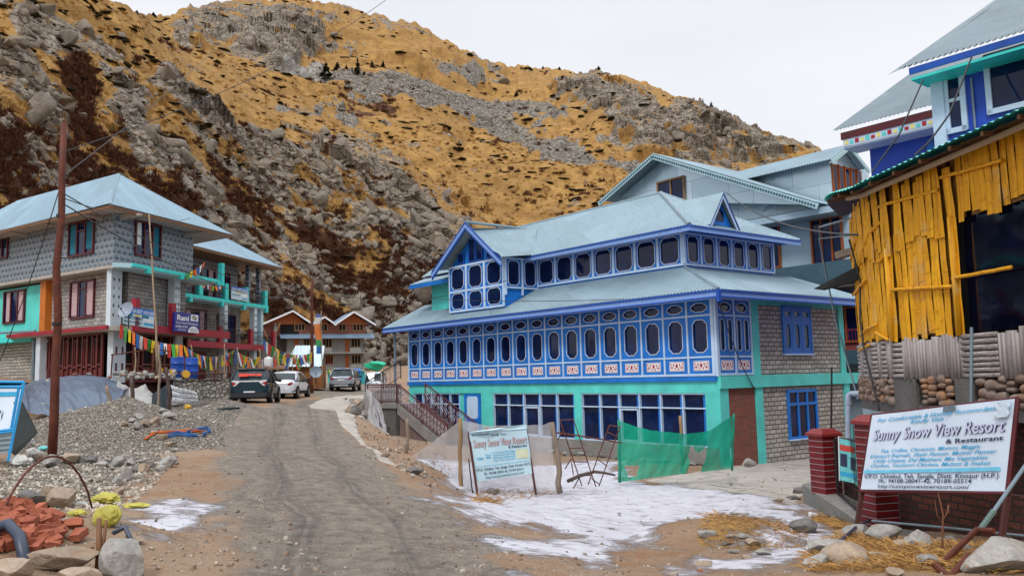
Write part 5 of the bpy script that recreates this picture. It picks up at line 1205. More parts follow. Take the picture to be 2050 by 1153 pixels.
 a = WR.pt(us, zt - .15, 1.0); b = WR.pt(E + .5, zt - .15, 1.0); p = WR.pt(us, zt + 3.1, -3.2); q = WR.pt(4.0, zt + 3.1, -3.2); r = WR.pt(E + .5, zt - .15, -7.4)
 rb = MB(); corr(rb, [a, b, q, p], .15, .026); corr(rb, [b, r, q], .15, .026); R = rb.build('hip_roof', MT['tinl'], T)
 m = MB(); m.tube([b, q], .07, 5); m.build('ridge_cap', MT['tinl'], R); m = MB(); fascia(m, a, b, .16, .04, .02); m.build('eave_board', MT['eavewood'], R)
 m = MB(); m.add([a - Vector((0, 0, .12)), b - Vector((0, 0, .12)), r - Vector((0, 0, .12)), WR.pt(us, zt - .27, -7.4)], [(0, 1, 2, 3)]); m.build('soffit', MT['eavewood'], R)
 for u in (E - 2.3, E - .8): m = MB(); WR.box(m, u, u + .3, z2, zt - .2, -.5, -.2); m.build('pillar', MT['tile'], T)
 return T
def terrace():
 ln = [(232, 800, .95), (300, 800, .8), (345, 812, .72), (400, 812, .69), (462, 811, .68)]
 P = [atZ(x, y, z) for x, y, z in ln]; P += [Vector((-13.6, 46, .7)), Vector((-14.2, 54, .75)), Vector((-15.0, 62, .9)), Vector((-15.6, 68, 1.0))]
 top = 2.0
 T = thing('retaining_wall', 'long pale rubble stone retaining wall behind the parked cars', 'wall', P[4])
 m = MB()
 for a, b in zip(P[:-1], P[1:]):
  n = (b - a); n.z = 0; n.normalize(); q = Vector((n.y, -n.x, 0))
  if q.y > 0 and q.x < 0: q = -q
  a0 = Vector((a.x, a.y, -.3)); b0 = Vector((b.x, b.y, -.3))
  ta = top - .02; m.hexa([a0 + q * .05, b0 + q * .05, b0 - q * .5, a0 - q * .5, Vector((a.x, a.y, ta)) - q * .1, Vector((b.x, b.y, ta)) - q * .1, Vector((b.x, b.y, ta)) - q * .5, Vector((a.x, a.y, ta)) - q * .5])
 m.build('masonry', MT['stonew'], T)
 pts = [Vector((p.x, p.y, top - .05)) for p in P]
 back = [Vector((-20, 72, top)), Vector((-45, 75, top)), Vector((-60, 40, top)), atY(40, 735, 34)]
 back[-1].z = top - .05; lf = atY(150, 745, 33); lf.z = top - .05
 m = MB(); m.poly(pts + [Vector((p.x, p.y, top - .05)) for p in back] + [lf]); m.build('terrace', MT['dirtm'], None, kind='structure')
MT['dirtm'] = paint('terrace_soil', (.26, .18, .12), .3, .9, .8, .4)
def barrel(px, py, Y, mat, lab):
 p = atY(px, py, Y); T = thing('barrel', lab, 'barrel', p, group='blue drums by the terrace railing')
 m = MB(); m.lathe(p, [(.27, 0), (.29, .03), (.29, .28), (.31, .31), (.29, .34), (.29, .60), (.31, .63), (.29, .66), (.28, .9), (.24, .93)], 20); m.build('drum', MT[mat], T, smooth=True, auto=35)
 m = MB(); m.lathe(p + Vector((0, 0, .93)), [(.22, 0), (.22, .03), (.05, .035)], 16); m.build('lid', MT['cable'], T)
MT['drum'] = paint('blue_plastic_drum', (.012, .08, .42), .2, .35)
def flag_string(name, lab, A, B, sag, n, sizes=(.26, .30), seed=0, group='prayer flag strings in front of the guest house', tri=False):
 r = random.Random(seed); A = Vector(A); B = Vector(B); L = (B - A).length
 T = thing(name, lab, 'prayer flags', A, group=group)
 pts = []
 for k in range(25):
  t = k / 24; p = A.lerp(B, t); p.z -= sag * 4 * t * (1 - t); pts.append(p)
 m = MB(); m.tube(pts, .006, 3, False); m.build('cord', MT['greywood'], T)
 cols = ['flag_blue', 'flag_white', 'flag_red', 'flag_green', 'flag_yellow', 'flag_orange']
 for k in range(n):
  t = (k + .5) / n; w = L / n * r.uniform(.75, .98); h = r.uniform(*sizes)
  p = A.lerp(B, t); p.z -= sag * 4 * t * (1 - t); d = (B - A).normalized(); sl = -sag * 4 * (1 - 2 * t) / L; d = Vector((d.x, d.y, (B.z - A.z) / L + sl)).normalized()
  side = d.cross(Vector((0, 0, 1))).normalized(); sw = r.uniform(-.35, .35); tw = r.uniform(-.35, .35)
  G = []
  for j in range(5):
   v = j / 4; row = []
   for i in range(4):
    u = i / 3 - .5
    q = p + d * (u * w * (1 - .25 * v * r.random())) - Vector((0, 0, h * v)) + side * (sw * v * h + tw * u * v * w + .025 * sin(u * 9 + v * 3 + k)) + d * (v * h * sw * .5)
    row.append(q)
   G.append(row)
  MB().grid(G).build('flag', MT[cols[(k + seed) % 6] if not tri else cols[r.randrange(6)]], T, smooth=True)
for nm, c in (('flag_blue', (.03, .14, .42)), ('flag_white', (.70, .70, .68)), ('flag_red', (.58, .06, .04)), ('flag_green', (.05, .30, .06)), ('flag_yellow', (.70, .52, .03)), ('flag_orange', (.72, .17, .04))):
 MT[nm] = paint(nm + '_cloth', c, .2, .9, 3, .2, darker(c, .5), .003)
def pole(name, lab, A, B, r0, r1, mat, cat='pole', n=7, bend=0, group=None, seed=0):
 A = Vector(A); B = Vector(B); r = random.Random(seed); P = []
 for k in range(8):
  t = k / 7; P.append(A.lerp(B, t) + Vector((bend * sin(pi * t) + r.uniform(-1, 1) * r0 * .4, r.uniform(-1, 1) * r0 * .4, 0)))
 m = MB(); m.tube(P, [r0 + (r1 - r0) * k / 7 for k in range(8)], n); return m.build(name, MT[mat], None, smooth=True, label=lab, cat=cat, group=group)
def guest_signs():
 TL, TR, BR, BL_ = (GR.pt(*GR.uz(246, 612, 1.42), 1.42), GR.pt(*GR.uz(309, 622, 1.42), 1.42), GR.pt(*GR.uz(308, 658, 1.42), 1.42), GR.pt(*GR.uz(246, 648, 1.42), 1.42))
 def banner(name, lab, Q, rows, pics, bg='signs', frame=None):
  c = Q.pt(.5, 0); T = thing(name, lab, 'banner' if 'banner' in name else 'sign', c)
  m = MB(); Q.slab(m, -.012 if not frame else -.12, 0, 4, 2); f = m.build('face', MT[bg], T)
  for (s0, s1, t0, t1, mt) in pics:
   m = MB(); Q.patch(m, s0, s1, t0, t1, .004, 3, 2); m.build('print', MT[mt], f)
  for (tx, s0, s1, t0, h, mt, sh, bo) in rows:
   m = MB(); text(m, Q, tx, s0, s1, t0, h, .008, sh, bo); m.build('lettering', MT[mt], f)
  return T
 banner('vinyl_banner', 'pale blue GUEST HOUSE vinyl banner tied to the red balcony railing behind the satellite dish', Quad(TL, TR, BR, BL_), [
  ('GUEST HOUSE', .30, .98, .72, .19, 'inkw', 0, .02), ('ROOMS AVAILABLE', .04, .62, .36, .13, 'navy', 0, .02), ('BREAKFAST,LUNCH,DINNER', .03, .6, .14, .09, 'ink', 0, .01)],
  [(0.0, 1, .66, 1, 'blue'), (.35, .60, .52, .62, 'inky'), (.60, .82, .50, .64, 'curtainb'), (.64, .98, .30, .46, 'inkw'), (.66, .98, .12, .24, 'inkc'), (.05, .3, .50, .64, 'curtainb')])
 Q = Quad(GR.pt(*GR.uz(351, 624, 1.6), 1.6), GR.pt(*GR.uz(399, 630, 1.6), 1.6), GR.pt(*GR.uz(398, 667, 1.6), 1.6), GR.pt(*GR.uz(349, 663, 1.6), 1.6))
 T = banner('hanging_sign', 'dark blue box sign with white lettering for rooms and food, hung on the red balcony', Q, [
  ('Rani', .08, .56, .60, .27, 'inkw', 0, .03), ('Guest House & Restaurant', .05, .95, .42, .11, 'inkw', 0, .01), ('ROOMS & FOOD', .04, .52, .22, .11, 'inkw', 0, .02), ('AVAILABLE', .12, .46, .08, .07, 'inkw', 0, .01), ('94188 PHONE', .62, .92, .16, .05, 'ink', 0, .01), ('70189 BOOK', .60, .94, .07, .05, 'ink', 0, .01)],
  [], 'navy', True)
 m = MB(); m.add([Q.pt(.64 + .0, .62, .004), Q.pt(.95, .62, .004), Q.pt(.95, .96, .004), Q.pt(.64, .96, .004)], [(0, 1, 2, 3)]); m.build('emblem_plate', MT['inkw'], T)
 m = MB(); c = [Q.pt(.795 + .10 * cos(a), .79 + .11 * sin(a) + .03 * cos(3 * a), .007) for a in np.linspace(0, 2 * pi, 17)[:-1]]; m.poly(c); m.build('emblem', MT['ink'], T)
 m = MB(); m.add([Q.pt(.73, .76, .009), Q.pt(.86, .76, .009), Q.pt(.86, .82, .009), Q.pt(.73, .82, .009)], [(0, 1, 2, 3)]); m.build('emblem_bar', MT['inky'], T)
 m = MB(); m.poly([Q.pt(.77 + .23 * cos(a), .0 + .34 * sin(a), .004) for a in np.linspace(0, pi, 15)]); m.build('phone_panel', MT['inkw'], T)
 z = WR.uz(480, 590, .2)
 Q = Quad(WR.pt(*WR.uz(463, 573, .2), .2), WR.pt(*WR.uz(497, 578, .2), .2), WR.pt(*WR.uz(497, 604, .2), .2), WR.pt(*WR.uz(463, 598, .2), .2))
 banner('vinyl_banner', 'small light blue RANI GUEST HOUSE banner on the turquoise balcony of the rear wing', Q, [('RANI GUEST HOUSE', .04, .96, .74, .17, 'inkw', 0, .02), ('ROOMS AVAILABLE', .05, .5, .32, .10, 'navy', 0, .01)], [(0, 1, .7, 1, 'blue'), (.3, .6, .5, .62, 'inky'), (.62, .95, .3, .55, 'inkw'), (.62, .95, .1, .2, 'inkc')])
def dish(px, py, Y, r, lab, face=(.35, -1, .35)):
 c = atY(px, py, Y); ax = Vector(face).normalized(); T = thing('satellite_dish', lab, 'satellite dish', c - Vector((0, 0, r + .3)))
 m = MB(); prof = [(.02, 0)] + [(r * k / 6, .22 * r * (k / 6) ** 2 * 1.4) for k in range(1, 7)] + [(r * .99, .30 * r), (r * .5, .07 * r), (.02, -.02)]
 m.lathe(c, prof, 24, ax); m.build('reflector', MT['dishp'], T, smooth=True, auto=40)
 u = ax.orthogonal().normalized(); lo = Vector((0, 0, -1)); m = MB(); m.tube([c + lo * r * .9, c + ax * r * 1.1 + lo * r * .3], .018, 4); m.tube([c + ax * r * 1.05 + lo * r * .32, c + ax * r * 1.2 + lo * r * .25], .04, 6); m.build('feed_arm', MT['steel'], T)
 m = MB(); m.tube([c - ax * .05, c - ax * .15 + lo * .2, c - ax * .15 + lo * (r + .35)], .03, 5); m.build('mast', MT['steel'], T)
MT['dishp'] = plain('grey_dish_paint', (.26, .32, .40), .5)
MT['carnavy'] = plain('dark_teal_car_paint', (.012, .04, .06), .22, .3)
MT['cardark'] = plain('dark_grey_car_paint', (.05, .055, .07), .22, .35)
MT['carwhite'] = plain('white_car_paint', (.72, .76, .82), .2, .0)
MT['carsilver'] = plain('silver_car_paint', (.42, .46, .52), .22, .45)
MT['carglass'] = glassm('tinted_car_glass', (.02, .03, .035), (.05, .08, .09), .05)
def car(name, label, px, Y, head, L, Wd, Ht, kind, body, lower='rubber', roof=None):
 p = atY(px, 780, Y); h = radians(head); X, Yy = p.x, p.y
 f = Vector((sin(h), cos(h), 0)); lft = Vector((-cos(h), sin(h), 0))
 c = Vector((X, Yy, 0)) + lft * Wd / 2 + f * L / 2
 zs = [gz(*(c + f * a * L * .33 + lft * b * Wd * .4).xy) for a in (-1, 1) for b in (-1, 1)]; c.z = sum(zs) / 4
 T = thing(name, label, 'van' if kind == 'van' else 'car', c, atan2(f.y, f.x))
 P = lambda x, y, z: c + f * x + lft * y + Vector((0, 0, z))
 hw = Wd / 2; b = MB()
 if kind == 'suv': st = [(-.5, .80, .50, .95), (-.485, .92, .40, 1.04), (-.44, .98, .34, 1.08), (-.2, 1, .26, 1.06), (.1, 1, .26, 1.04), (.26, .99, .28, 1.02), (.40, .95, .30, .95), (.47, .88, .34, .86), (.5, .74, .42, .72)]
 elif kind == 'sedan': st = [(-.5, .78, .46, .84), (-.485, .90, .36, .98), (-.42, .97, .30, 1.04), (-.2, 1, .24, 1.0), (.1, 1, .24, .96), (.24, .99, .26, .94), (.40, .94, .28, .82), (.47, .86, .32, .72), (.5, .72, .38, .62)]
 else: st = [(-.5, .92, .4, 1.15), (-.2, 1, .3, 1.15), (.2, 1, .3, 1.12), (.4, .98, .3, 1.08), (.47, .94, .3, 1.0), (.5, .86, .36, .9)]
 n = 20; G = []
 for s, w, z0, z1 in st:
  zc = (z0 + z1) / 2; hz = (z1 - z0) / 2; row = []
  for j in range(n + 1):
   a = 2 * pi * j / n; ca, sa = cos(a), sin(a)
   y = hw * w * math.copysign(abs(ca) ** .35, ca) * (1 - .07 * max(0, sa)); z = zc + hz * math.copysign(abs(sa) ** .5, sa)
   row.append(P(s * L, y, z))
  G.append(row)
 b.grid(G); b.poly(G[0][:-1]); b.poly(G[-1][:-1][::-1]); bd = b.build('body', MT[body], T, smooth=True, auto=40)
 bz = 1.0 if kind != 'sedan' else .95
 if kind == 'suv': gs = [(-.475, .80, 1.0, .02), (-.43, .78, 1.0, .33), (-.36, .74, 1.02, 1.0), (-.1, .74, 1.03, 1.02), (.08, .73, 1.02, .97), (.17, .76, 1.0, .55), (.27, .80, 1.0, .0)]
 elif kind == 'sedan': gs = [(-.40, .80, 1, .02), (-.28, .76, 1, .78), (-.20, .73, 1, .97), (-.05, .72, 1, 1.02), (.06, .72, 1, .97), (.15, .76, 1, .55), (.27, .80, 1, .0)]
 else: gs = [(-.5, .88, 1, .5), (-.47, .86, 1, 1.0), (0, .86, 1, 1.03), (.25, .85, 1, 1.0), (.30, .84, 1, .9), (.38, .86, 1, .1)]
 def gsec(s, wt, ht, grow=0, part=None):
  zt = bz + (Ht - bz) * ht + grow; zb = bz - .02; wb = hw * .93
  wtt = wb + (hw * wt - wb) * min(1, ht) + grow
  pts = [(-wb - grow, zb), (-(wb + wtt) / 2 - grow * .5 - .01, (zb + zt) / 2), (-wtt, zt - .09 * min(1, ht)), (-wtt + .10, zt - .02 * ht), (0, zt + .01), (wtt - .10, zt - .02 * ht), (wtt, zt - .09 * min(1, ht)), ((wb + wtt) / 2 + grow * .5 + .01, (zb + zt) / 2), (wb + grow, zb)]
  return [P(s * L, y, z) for y, z in pts]
 G = [gsec(s, w, h_) for s, w, q, h_ in gs]; g = MB(); g.grid(G); g.poly(G[0]); g.poly(G[-1][::-1]); g.build('windows', MT['carglass'], T, smooth=True, auto=25)
 rf = roof or body
 Gr = [gsec(s, w, h_, .012)[2:7] for s, w, q, h_ in gs if h_ > .75]; g = MB(); g.grid(Gr); g.build('roof', MT[rf], T, smooth=True, auto=30)
 hi = [k for k, t in enumerate(gs) if t[3] > .75]
 for sd, (i0, i1, i2) in ((-1, (0, 1, 2)), (1, (8, 7, 6))):
  g = MB()
  def strip(sa, sb):
   q0 = gsec(*sa, .014); q1 = gsec(*sb, .014); g.tube([q0[i0], q0[i1], q0[i2]] if sa == sb else [q0[i2], q1[i2]], .04, 5)
  for k in (hi[0], (hi[0] + hi[-1]) // 2): s, w, q, h_ = gs[k]; strip((s, w, h_), (s, w, h_))
  g.tube([gsec(s, w, h_, .014)[i2] for s, w, q, h_ in gs], .035, 5)
  g.build('pillar', MT[body if kind != 'suv' else rf], T, smooth=True)
 if kind != 'van':
  g = MB(); r0, r1 = gs[0], gs[hi[0]]
  g.tube([gsec(r0[0], r0[1], max(r0[3], .03), .02)[2], gsec(r1[0], r1[1], r1[3], .02)[2]], .05, 5); g.build('rear_pillar', MT[rf], T, smooth=True); g = MB(); g.tube([gsec(r0[0], r0[1], max(r0[3], .03), .02)[6], gsec(r1[0], r1[1], r1[3], .02)[6]], .05, 5)
  g.build('rear_pillar', MT[rf], T, smooth=True)
 g = MB(); g.hexa([P(-.44 * L, -hw * 1.0, .22), P(.42 * L, -hw, .22), P(.42 * L, hw, .22), P(-.44 * L, hw, .22), P(-.44 * L, -hw * 1.005, .40), P(.42 * L, -hw * 1.005, .38), P(.42 * L, hw * 1.005, .38), P(-.44 * L, hw * 1.005, .40)]); g.build('side_skirt', MT['rubber'], T)
 g = MB(); zz = .36 if kind == 'sedan' else .50
 rw = [P(-.5 * L - .02, y * hw, z) for z in (.30, zz) for y in (-.82, .82)]
 g.hexa([P(-.5 * L - .03, -.80 * hw, .28), P(-.44 * L, -hw * .98, .28), P(-.44 * L, hw * .98, .28), P(-.5 * L - .03, .80 * hw, .28), P(-.5 * L - .045, -.86 * hw, zz), P(-.44 * L, -hw * 1.005, zz), P(-.44 * L, hw * 1.005, zz), P(-.5 * L - .045, .86 * hw, zz)]); g.build('rear_bumper', MT[lower], T)
 R = .335 if kind == 'suv' else .30
 for sx in (-.315, .325):
  for sy in (-1, 1):
   cc = P(sx * L, sy * (hw - .10), R); ax = lft * sy
   g = MB(); g.lathe(P(sx * L, sy * (hw - .2), R + .02), [(R + .07, 0), (R + .07, .205), (R - .02, .207)], 22, ax); g.build('wheel_arch', MT['rubber'], T)
   g = MB(); g.lathe(cc, [(R * .7, -.1), (R * .96, -.1), (R, -.06), (R, .08), (R * .95, .115), (R * .66, .12)], 24, ax); w = g.build('wheel', MT['rubber'], T, smooth=True, auto=35)
   g = MB(); g.lathe(cc, [(R * .64, .10), (R * .64, .122), (R * .56, .125), (R * .52, .10)], 20, ax)
   u1 = f; u2 = Vector((0, 0, 1))
   for q in range(5):
    a = q * 2 * pi / 5; d = u1 * cos(a) + u2 * sin(a); e = u1 * -sin(a) + u2 * cos(a)
    g.hexa([cc + ax * .10 + e * .03, cc + ax * .10 - e * .03, cc + ax * .10 + d * R * .58 - e * .04, cc + ax * .10 + d * R * .58 + e * .04, cc + ax * .124 + e * .03, cc + ax * .124 - e * .03, cc + ax * .124 + d * R * .58 - e * .04, cc + ax * .124 + d * R * .58 + e * .04])
   g.build('rim', MT['alloy'], w)
 xr = -.5 * L - .012
 def rear(name, pts, mat, off=0, th=.03): g = MB(); g.prism([P(xr + .03 - off, y * hw, z) for y, z in pts], f * -th); return g.build(name, MT[mat], T)
 if kind == 'suv':
  for s in (-1, 1):
   rear('tail_lamp', [(s * .55, .93), (s * .84, 1.0), (s * .84, .86), (s * .62, .80)], 'lampred', 0, .05)
  rear('number_plate', [(-.28, .45), (.28, .45), (.28, .56), (-.28, .56)] if body != 'carsilver' else [(-.28, .74), (.28, .74), (.28, .84), (-.28, .84)], 'plastic', .01, .04)
  g = MB(); s0, w0, q0, h0 = gs[hi[0]]; g.hexa([P(s0 * L - .12, -.66 * hw, Ht - .06), P(s0 * L + .1, -.72 * hw, Ht - .02), P(s0 * L + .1, .72 * hw, Ht - .02), P(s0 * L - .12, .66 * hw, Ht - .06), P(s0 * L - .12, -.66 * hw, Ht - .03), P(s0 * L + .1, -.72 * hw, Ht + .02), P(s0 * L + .1, .72 * hw, Ht + .02), P(s0 * L - .12, .66 * hw, Ht - .03)]); g.build('rear_spoiler', MT[rf], T)
 elif kind == 'sedan':
  for s in (-1, 1): rear('tail_lamp', [(s * .5, .80), (s * .86, .88), (s * .80, .74), (s * .6, .70)], 'lampred', 0, .04)
  rear('number_plate', [(-.28, .56), (.28, .56), (.28, .66), (-.28, .66)], 'plastic', .0, .03)
 for s in (-1, 1):
  g = MB(); q = P(.19 * L, s * (hw + .09), 1.02); g.add(*[(np.array(_ico[2][0]) * (.10, .10, .075) + np.array(q)).tolist(), _ico[2][1]]); g.tube([q, P(.19 * L, s * (hw - .06), .98)], .02, 4); g.build('mirror', MT['rubber' if kind != 'van' else body], T, smooth=True)
 for s in (-1, 1):     # handles and the gap between the doors
  g = MB()
  for x in (-.12, .10): g.tube([P(x * L, s * (hw * .985), .86), P(x * L - .18, s * (hw * .985), .86)], .016, 4)
  g.build('door_handle', MT['chrome' if kind == 'suv' else body], T)
  g = MB(); g.tube([P(-.02 * L, s * hw * .988, .42), P(-.02 * L, s * hw * .988, .98)], .006, 3); g.tube([P(-.24 * L, s * hw * .988, .55), P(-.22 * L, s * hw * .985, .98)], .006, 3); g.build('door_gap', MT['rubber'], T)
 return T, P, hw, L, Ht
def vehicles():
 T, P, hw, L, Ht = car('parked_suv', 'dark teal SUV with a red sticker across its rear window, parked nearest', 540, 38.9, -8, 3.99, 1.81, 1.60, 'suv', 'carnavy', 'cardark', 'cardark')
 xr = -.5 * L - .02
 g = MB()
 for s in (-1, 1):
  g.prism([P(xr, s * .42 * hw, 1.03), P(xr, s * .86 * hw, 1.06), P(xr + .01, s * .86 * hw, 1.0), P(xr, s * .60 * hw, .92), P(xr, s * .80 * hw, .80), P(xr, s * .70 * hw, .80), P(xr, s * .50 * hw, .95)], (P(0, 0, 0) - P(.025, 0, 0)))
 g.prism([P(xr, -.5 * hw, 1.04), P(xr, .5 * hw, 1.04), P(xr, .5 * hw, .985), P(xr, -.5 * hw, .985)], (P(0, 0, 0) - P(.025, 0, 0))); g.build('white_trim', MT['plastic'], T)
 a = P(-.462 * L, -.62 * hw, 1.18); b = P(-.462 * L, .62 * hw, 1.18); up = P(-.405 * L, 0, 1.40) - P(-.462 * L, 0, 1.18); off = P(-.05, 0, .012) - P(0, 0, 0)
 Q = Quad(b + up * .85 + off, a + up * .85 + off, a + up * .1 + off, b + up * .1 + off)
 g = MB(); Q.patch(g, .05, .42, .1, .95, .0, 2, 1); Q.patch(g, .42, .72, .25, .85, .0, 2, 1); Q.patch(g, .74, .95, .2, .85, .0, 2, 1); g.build('sticker', MT['flag_red'], T)
 car('parked_sedan', 'white sedan parked in front of the dark SUV beside the stone wall', 590, 47.4, 0, 4.0, 1.70, 1.50, 'sedan', 'carwhite', 'carwhite')
 T, P, hw, L, Ht = car('parked_suv', 'silver SUV with dark lower bumper parked farther up the road near the blue stall', 708, 62, -2, 4.2, 1.82, 1.62, 'suv', 'carsilver', 'cardark')
 g = MB(); xr = -.5 * L - .06; g.prism([P(xr, -.6 * hw, .34), P(xr, .6 * hw, .34), P(xr, .5 * hw, .46), P(xr, -.5 * hw, .46)], P(0, 0, 0) - P(.02, 0, 0)); g.build('skid_plate', MT['chrome'], T)
 car('parked_jeep', 'white jeep facing the camera, half hidden behind the landing railing', 741.5, 84, 180, 4.0, 1.7, 1.9, 'van', 'carwhite', 'rubber')
def far_building():
 A = atY(540, 740, 114); W = Wall((A.x, A.y), 22, -1)
 uz = lambda x, y, o=0: W.uz(x, y, o)
 T = thing('unfinished_lodge', 'grey unfinished lodge with three orange gables and brick top floor at the bend', 'building', W.pt(9, 3.5), radians(22))
 zb = 2.5; z1 = uz(650, 737)[1]; z2 = uz(650, 706)[1]; z3 = uz(650, 673)[1]; ze = uz(700, 648)[1]
 uL = uz(575, 700)[0]; uR = uz(728, 700)[0]; u0 = uz(530, 660)[0]; uRt = uz(742, 660)[0]
 m = MB(); m.prism([W.pt(uL, zb - 2), W.pt(uR, zb - 2), W.pt(uR, zb - 2, -9), W.pt(uL, zb - 2, -9)], (0, 0, z3 - zb + 2)); m.build('wall', MT['concb'], T)
 m = MB(); m.prism([W.pt(u0, z3 - .0, -.3), W.pt(uR + .3, z3, -.3), W.pt(uR + .3, z3, -9), W.pt(u0, z3, -9)], (0, 0, ze - z3)); m.build('brick_wall', MT['redbrick'], T)
 m = MB(); m.prism([W.pt(u0, zb, -2), W.pt(uL, zb, -2), W.pt(uL, zb, -9), W.pt(u0, zb, -9)], (0, 0, z3 - zb)); m.build('wall', MT['concd'], T)
 for z in (z2, z1): m = MB(); W.box(m, uL - .2, uR + 1.4, z - .18, z, -.2, 1.2); m.build('slab', MT['conc'], T)
 m = MB(); m.prism([W.pt(uz(560, 680)[0], z3 - .35, 1.2), W.pt(uRt + .3, z3 - .35, 1.2), W.pt(uRt + .3, z3 + .25, -.4), W.pt(uz(560, 680)[0], z3 + .25, -.4)], (0, 0, .12)); m.build('skirt_roof', MT['tinblue'], T)
 gb = [(uz(522, 0)[0] if 0 else uz(527, 650)[0], uz(585, 621)[0], uz(621, 648)[0]), (uz(627, 648)[0], uz(648, 633)[0], uz(666, 648)[0]), (uz(672, 648)[0], uz(706, 623)[0], uz(745, 648)[0])]
 for k, (a, c, b) in enumerate(gb):
  zp = uz(*((585, 622), (648, 634), (706, 624))[k])[1]; ov = .9
  m = MB(); W.prism(m, [(a + .4, ze - .1), (b - .4, ze - .1), (c, zp - .15)], -.6, -.25 + .02 * k); m.build('gable', MT['orangew'], T)
  m = MB(); corr(m, [W.pt(a - .3, ze - .1, ov), W.pt(c, zp, ov), W.pt(c, zp, -7), W.pt(a - .3, ze - .1, -7)], .2, .015); corr(m, [W.pt(b + .3, ze - .1, ov), W.pt(c, zp, ov), W.pt(c, zp, -7), W.pt(b + .3, ze - .1, -7)], .2, .015); r = m.build('gable_roof', MT['tinblue'], T)
  m = MB(); W.strip(m, [(a - .3, ze - .2), (c, zp - .1), (b + .3, ze - .2)], .22, ov, ov + .06); m.build('barge_board', MT['white'], r)
 def w(x0, y0, x1, y1, o=0.01, cols=3, mt='tanwood'):
  a, zt = uz(x0, y0, o); b, z = uz(x1, y1, o); hwin(T, W, a, b, z, zt, o, mat=mt, cols=cols, glass='black')
 w(590, 648, 610, 662, -.28); w(635, 648, 655, 662, -.28); w(678, 648, 692, 662, -.28, 2); w(707, 648, 727, 662, -.28)
 w(608, 678, 625, 695); w(646, 678, 664, 695); w(703, 678, 721, 694); w(652, 712, 666, 728, mt='orangew'); w(704, 711, 722, 727)
 for (x0, y0, x1, y1) in ((589, 678, 598, 706), (691, 679, 699, 706), (691, 711, 699, 737)):
  a, zt = uz(x0, y0, .01); b, z = uz(x1, y1, .01); m = MB(); W.box(m, a, b, z, zt, .0, .06); m.build('door', MT['orangew'], T)
 for (x0, y0, x1, y1) in ((701, 696, 723, 706), (649, 696, 664, 706), (703, 729, 725, 738)):
  a, zt = uz(x0, y0, 1.1); b, z = uz(x1, y1, 1.1); m = MB(); W.box(m, a, b, z, zt, 1.0, 1.1); m.build('parapet', MT['conc'], T)
 m = MB(); a = uz(562, 650)[0]; W.box(m, a, a + 2.4, z3 + .3, ze - .1, -.28, -.2); m.build('open_bay', MT['black'], T)
 m = MB(); a = uz(551, 650)[0]; m.tube([W.pt(a, zb, .2), W.pt(a, ze, .2)], .22, 6); m.build('post', MT['conc'], T)
 for x, s in ((536, 1), (545, -1)): m = MB(); a = uz(x, 670)[0]; m.tube([W.pt(a, z3 - .5, .6), W.pt(a - s * 1.0, ze + .1, .6)], .08, 4); m.build('prop', MT['tanwood'], T)
MT['concb'] = brickm('grey_block_plaster', (.27, .265, .25), (.22, .215, .20), (.16, .155, .15), .5, .25, .01, .005, stain=.4)
def shed(name, lab, cat, Y, x0, x1, ytop, ybot, mat, roofq, roofmat, zb=None, depth=3.0, ang=8, posts=False):
 A = atY(x0, ybot, Y); W = Wall((A.x, A.y), ang, -1); u1, zz = W.uz(x1, ybot); zt = W.uz(x0, ytop)[1]; z0 = gz(A.x, A.y) if zb is None else zb
 z0 = min(z0, zt - .5)
 T = thing(name, lab, cat, W.pt(u1 / 2, z0), radians(ang))
 m = MB(); m.prism([W.pt(0, z0), W.pt(u1, z0), W.pt(u1, z0, -depth), W.pt(0, z0, -depth)], (0, 0, zt - z0)); m.build('wall', MT[mat], T)
 q = [W.pt(*W.uz(*roofq[0][:2], roofq[0][2]), roofq[0][2]), W.pt(*W.uz(*roofq[1][:2], roofq[1][2]), roofq[1][2]), W.pt(*W.uz(*roofq[2][:2], roofq[2][2]), roofq[2][2]), W.pt(*W.uz(*roofq[3][:2], roofq[3][2]), roofq[3][2])]
 m = MB(); m.add([q[0], q[1], q[2], q[3]] + [p - Vector((0, 0, .08)) for p in q], [(0, 1, 2, 3), (4, 5, 6, 7), (0, 1, 5, 4), (1, 2, 6, 5), (2, 3, 7, 6), (3, 0, 4, 7)]) if roofmat != 'tinw' else corr(m, q, .25, .02)
 m.build('roof', MT[roofmat], T)
 return T, W, u1, z0, zt
MT['tinw'] = tin('whitish_tin_sheets', (.62, .76, .84), .08, .45, .05, .15)
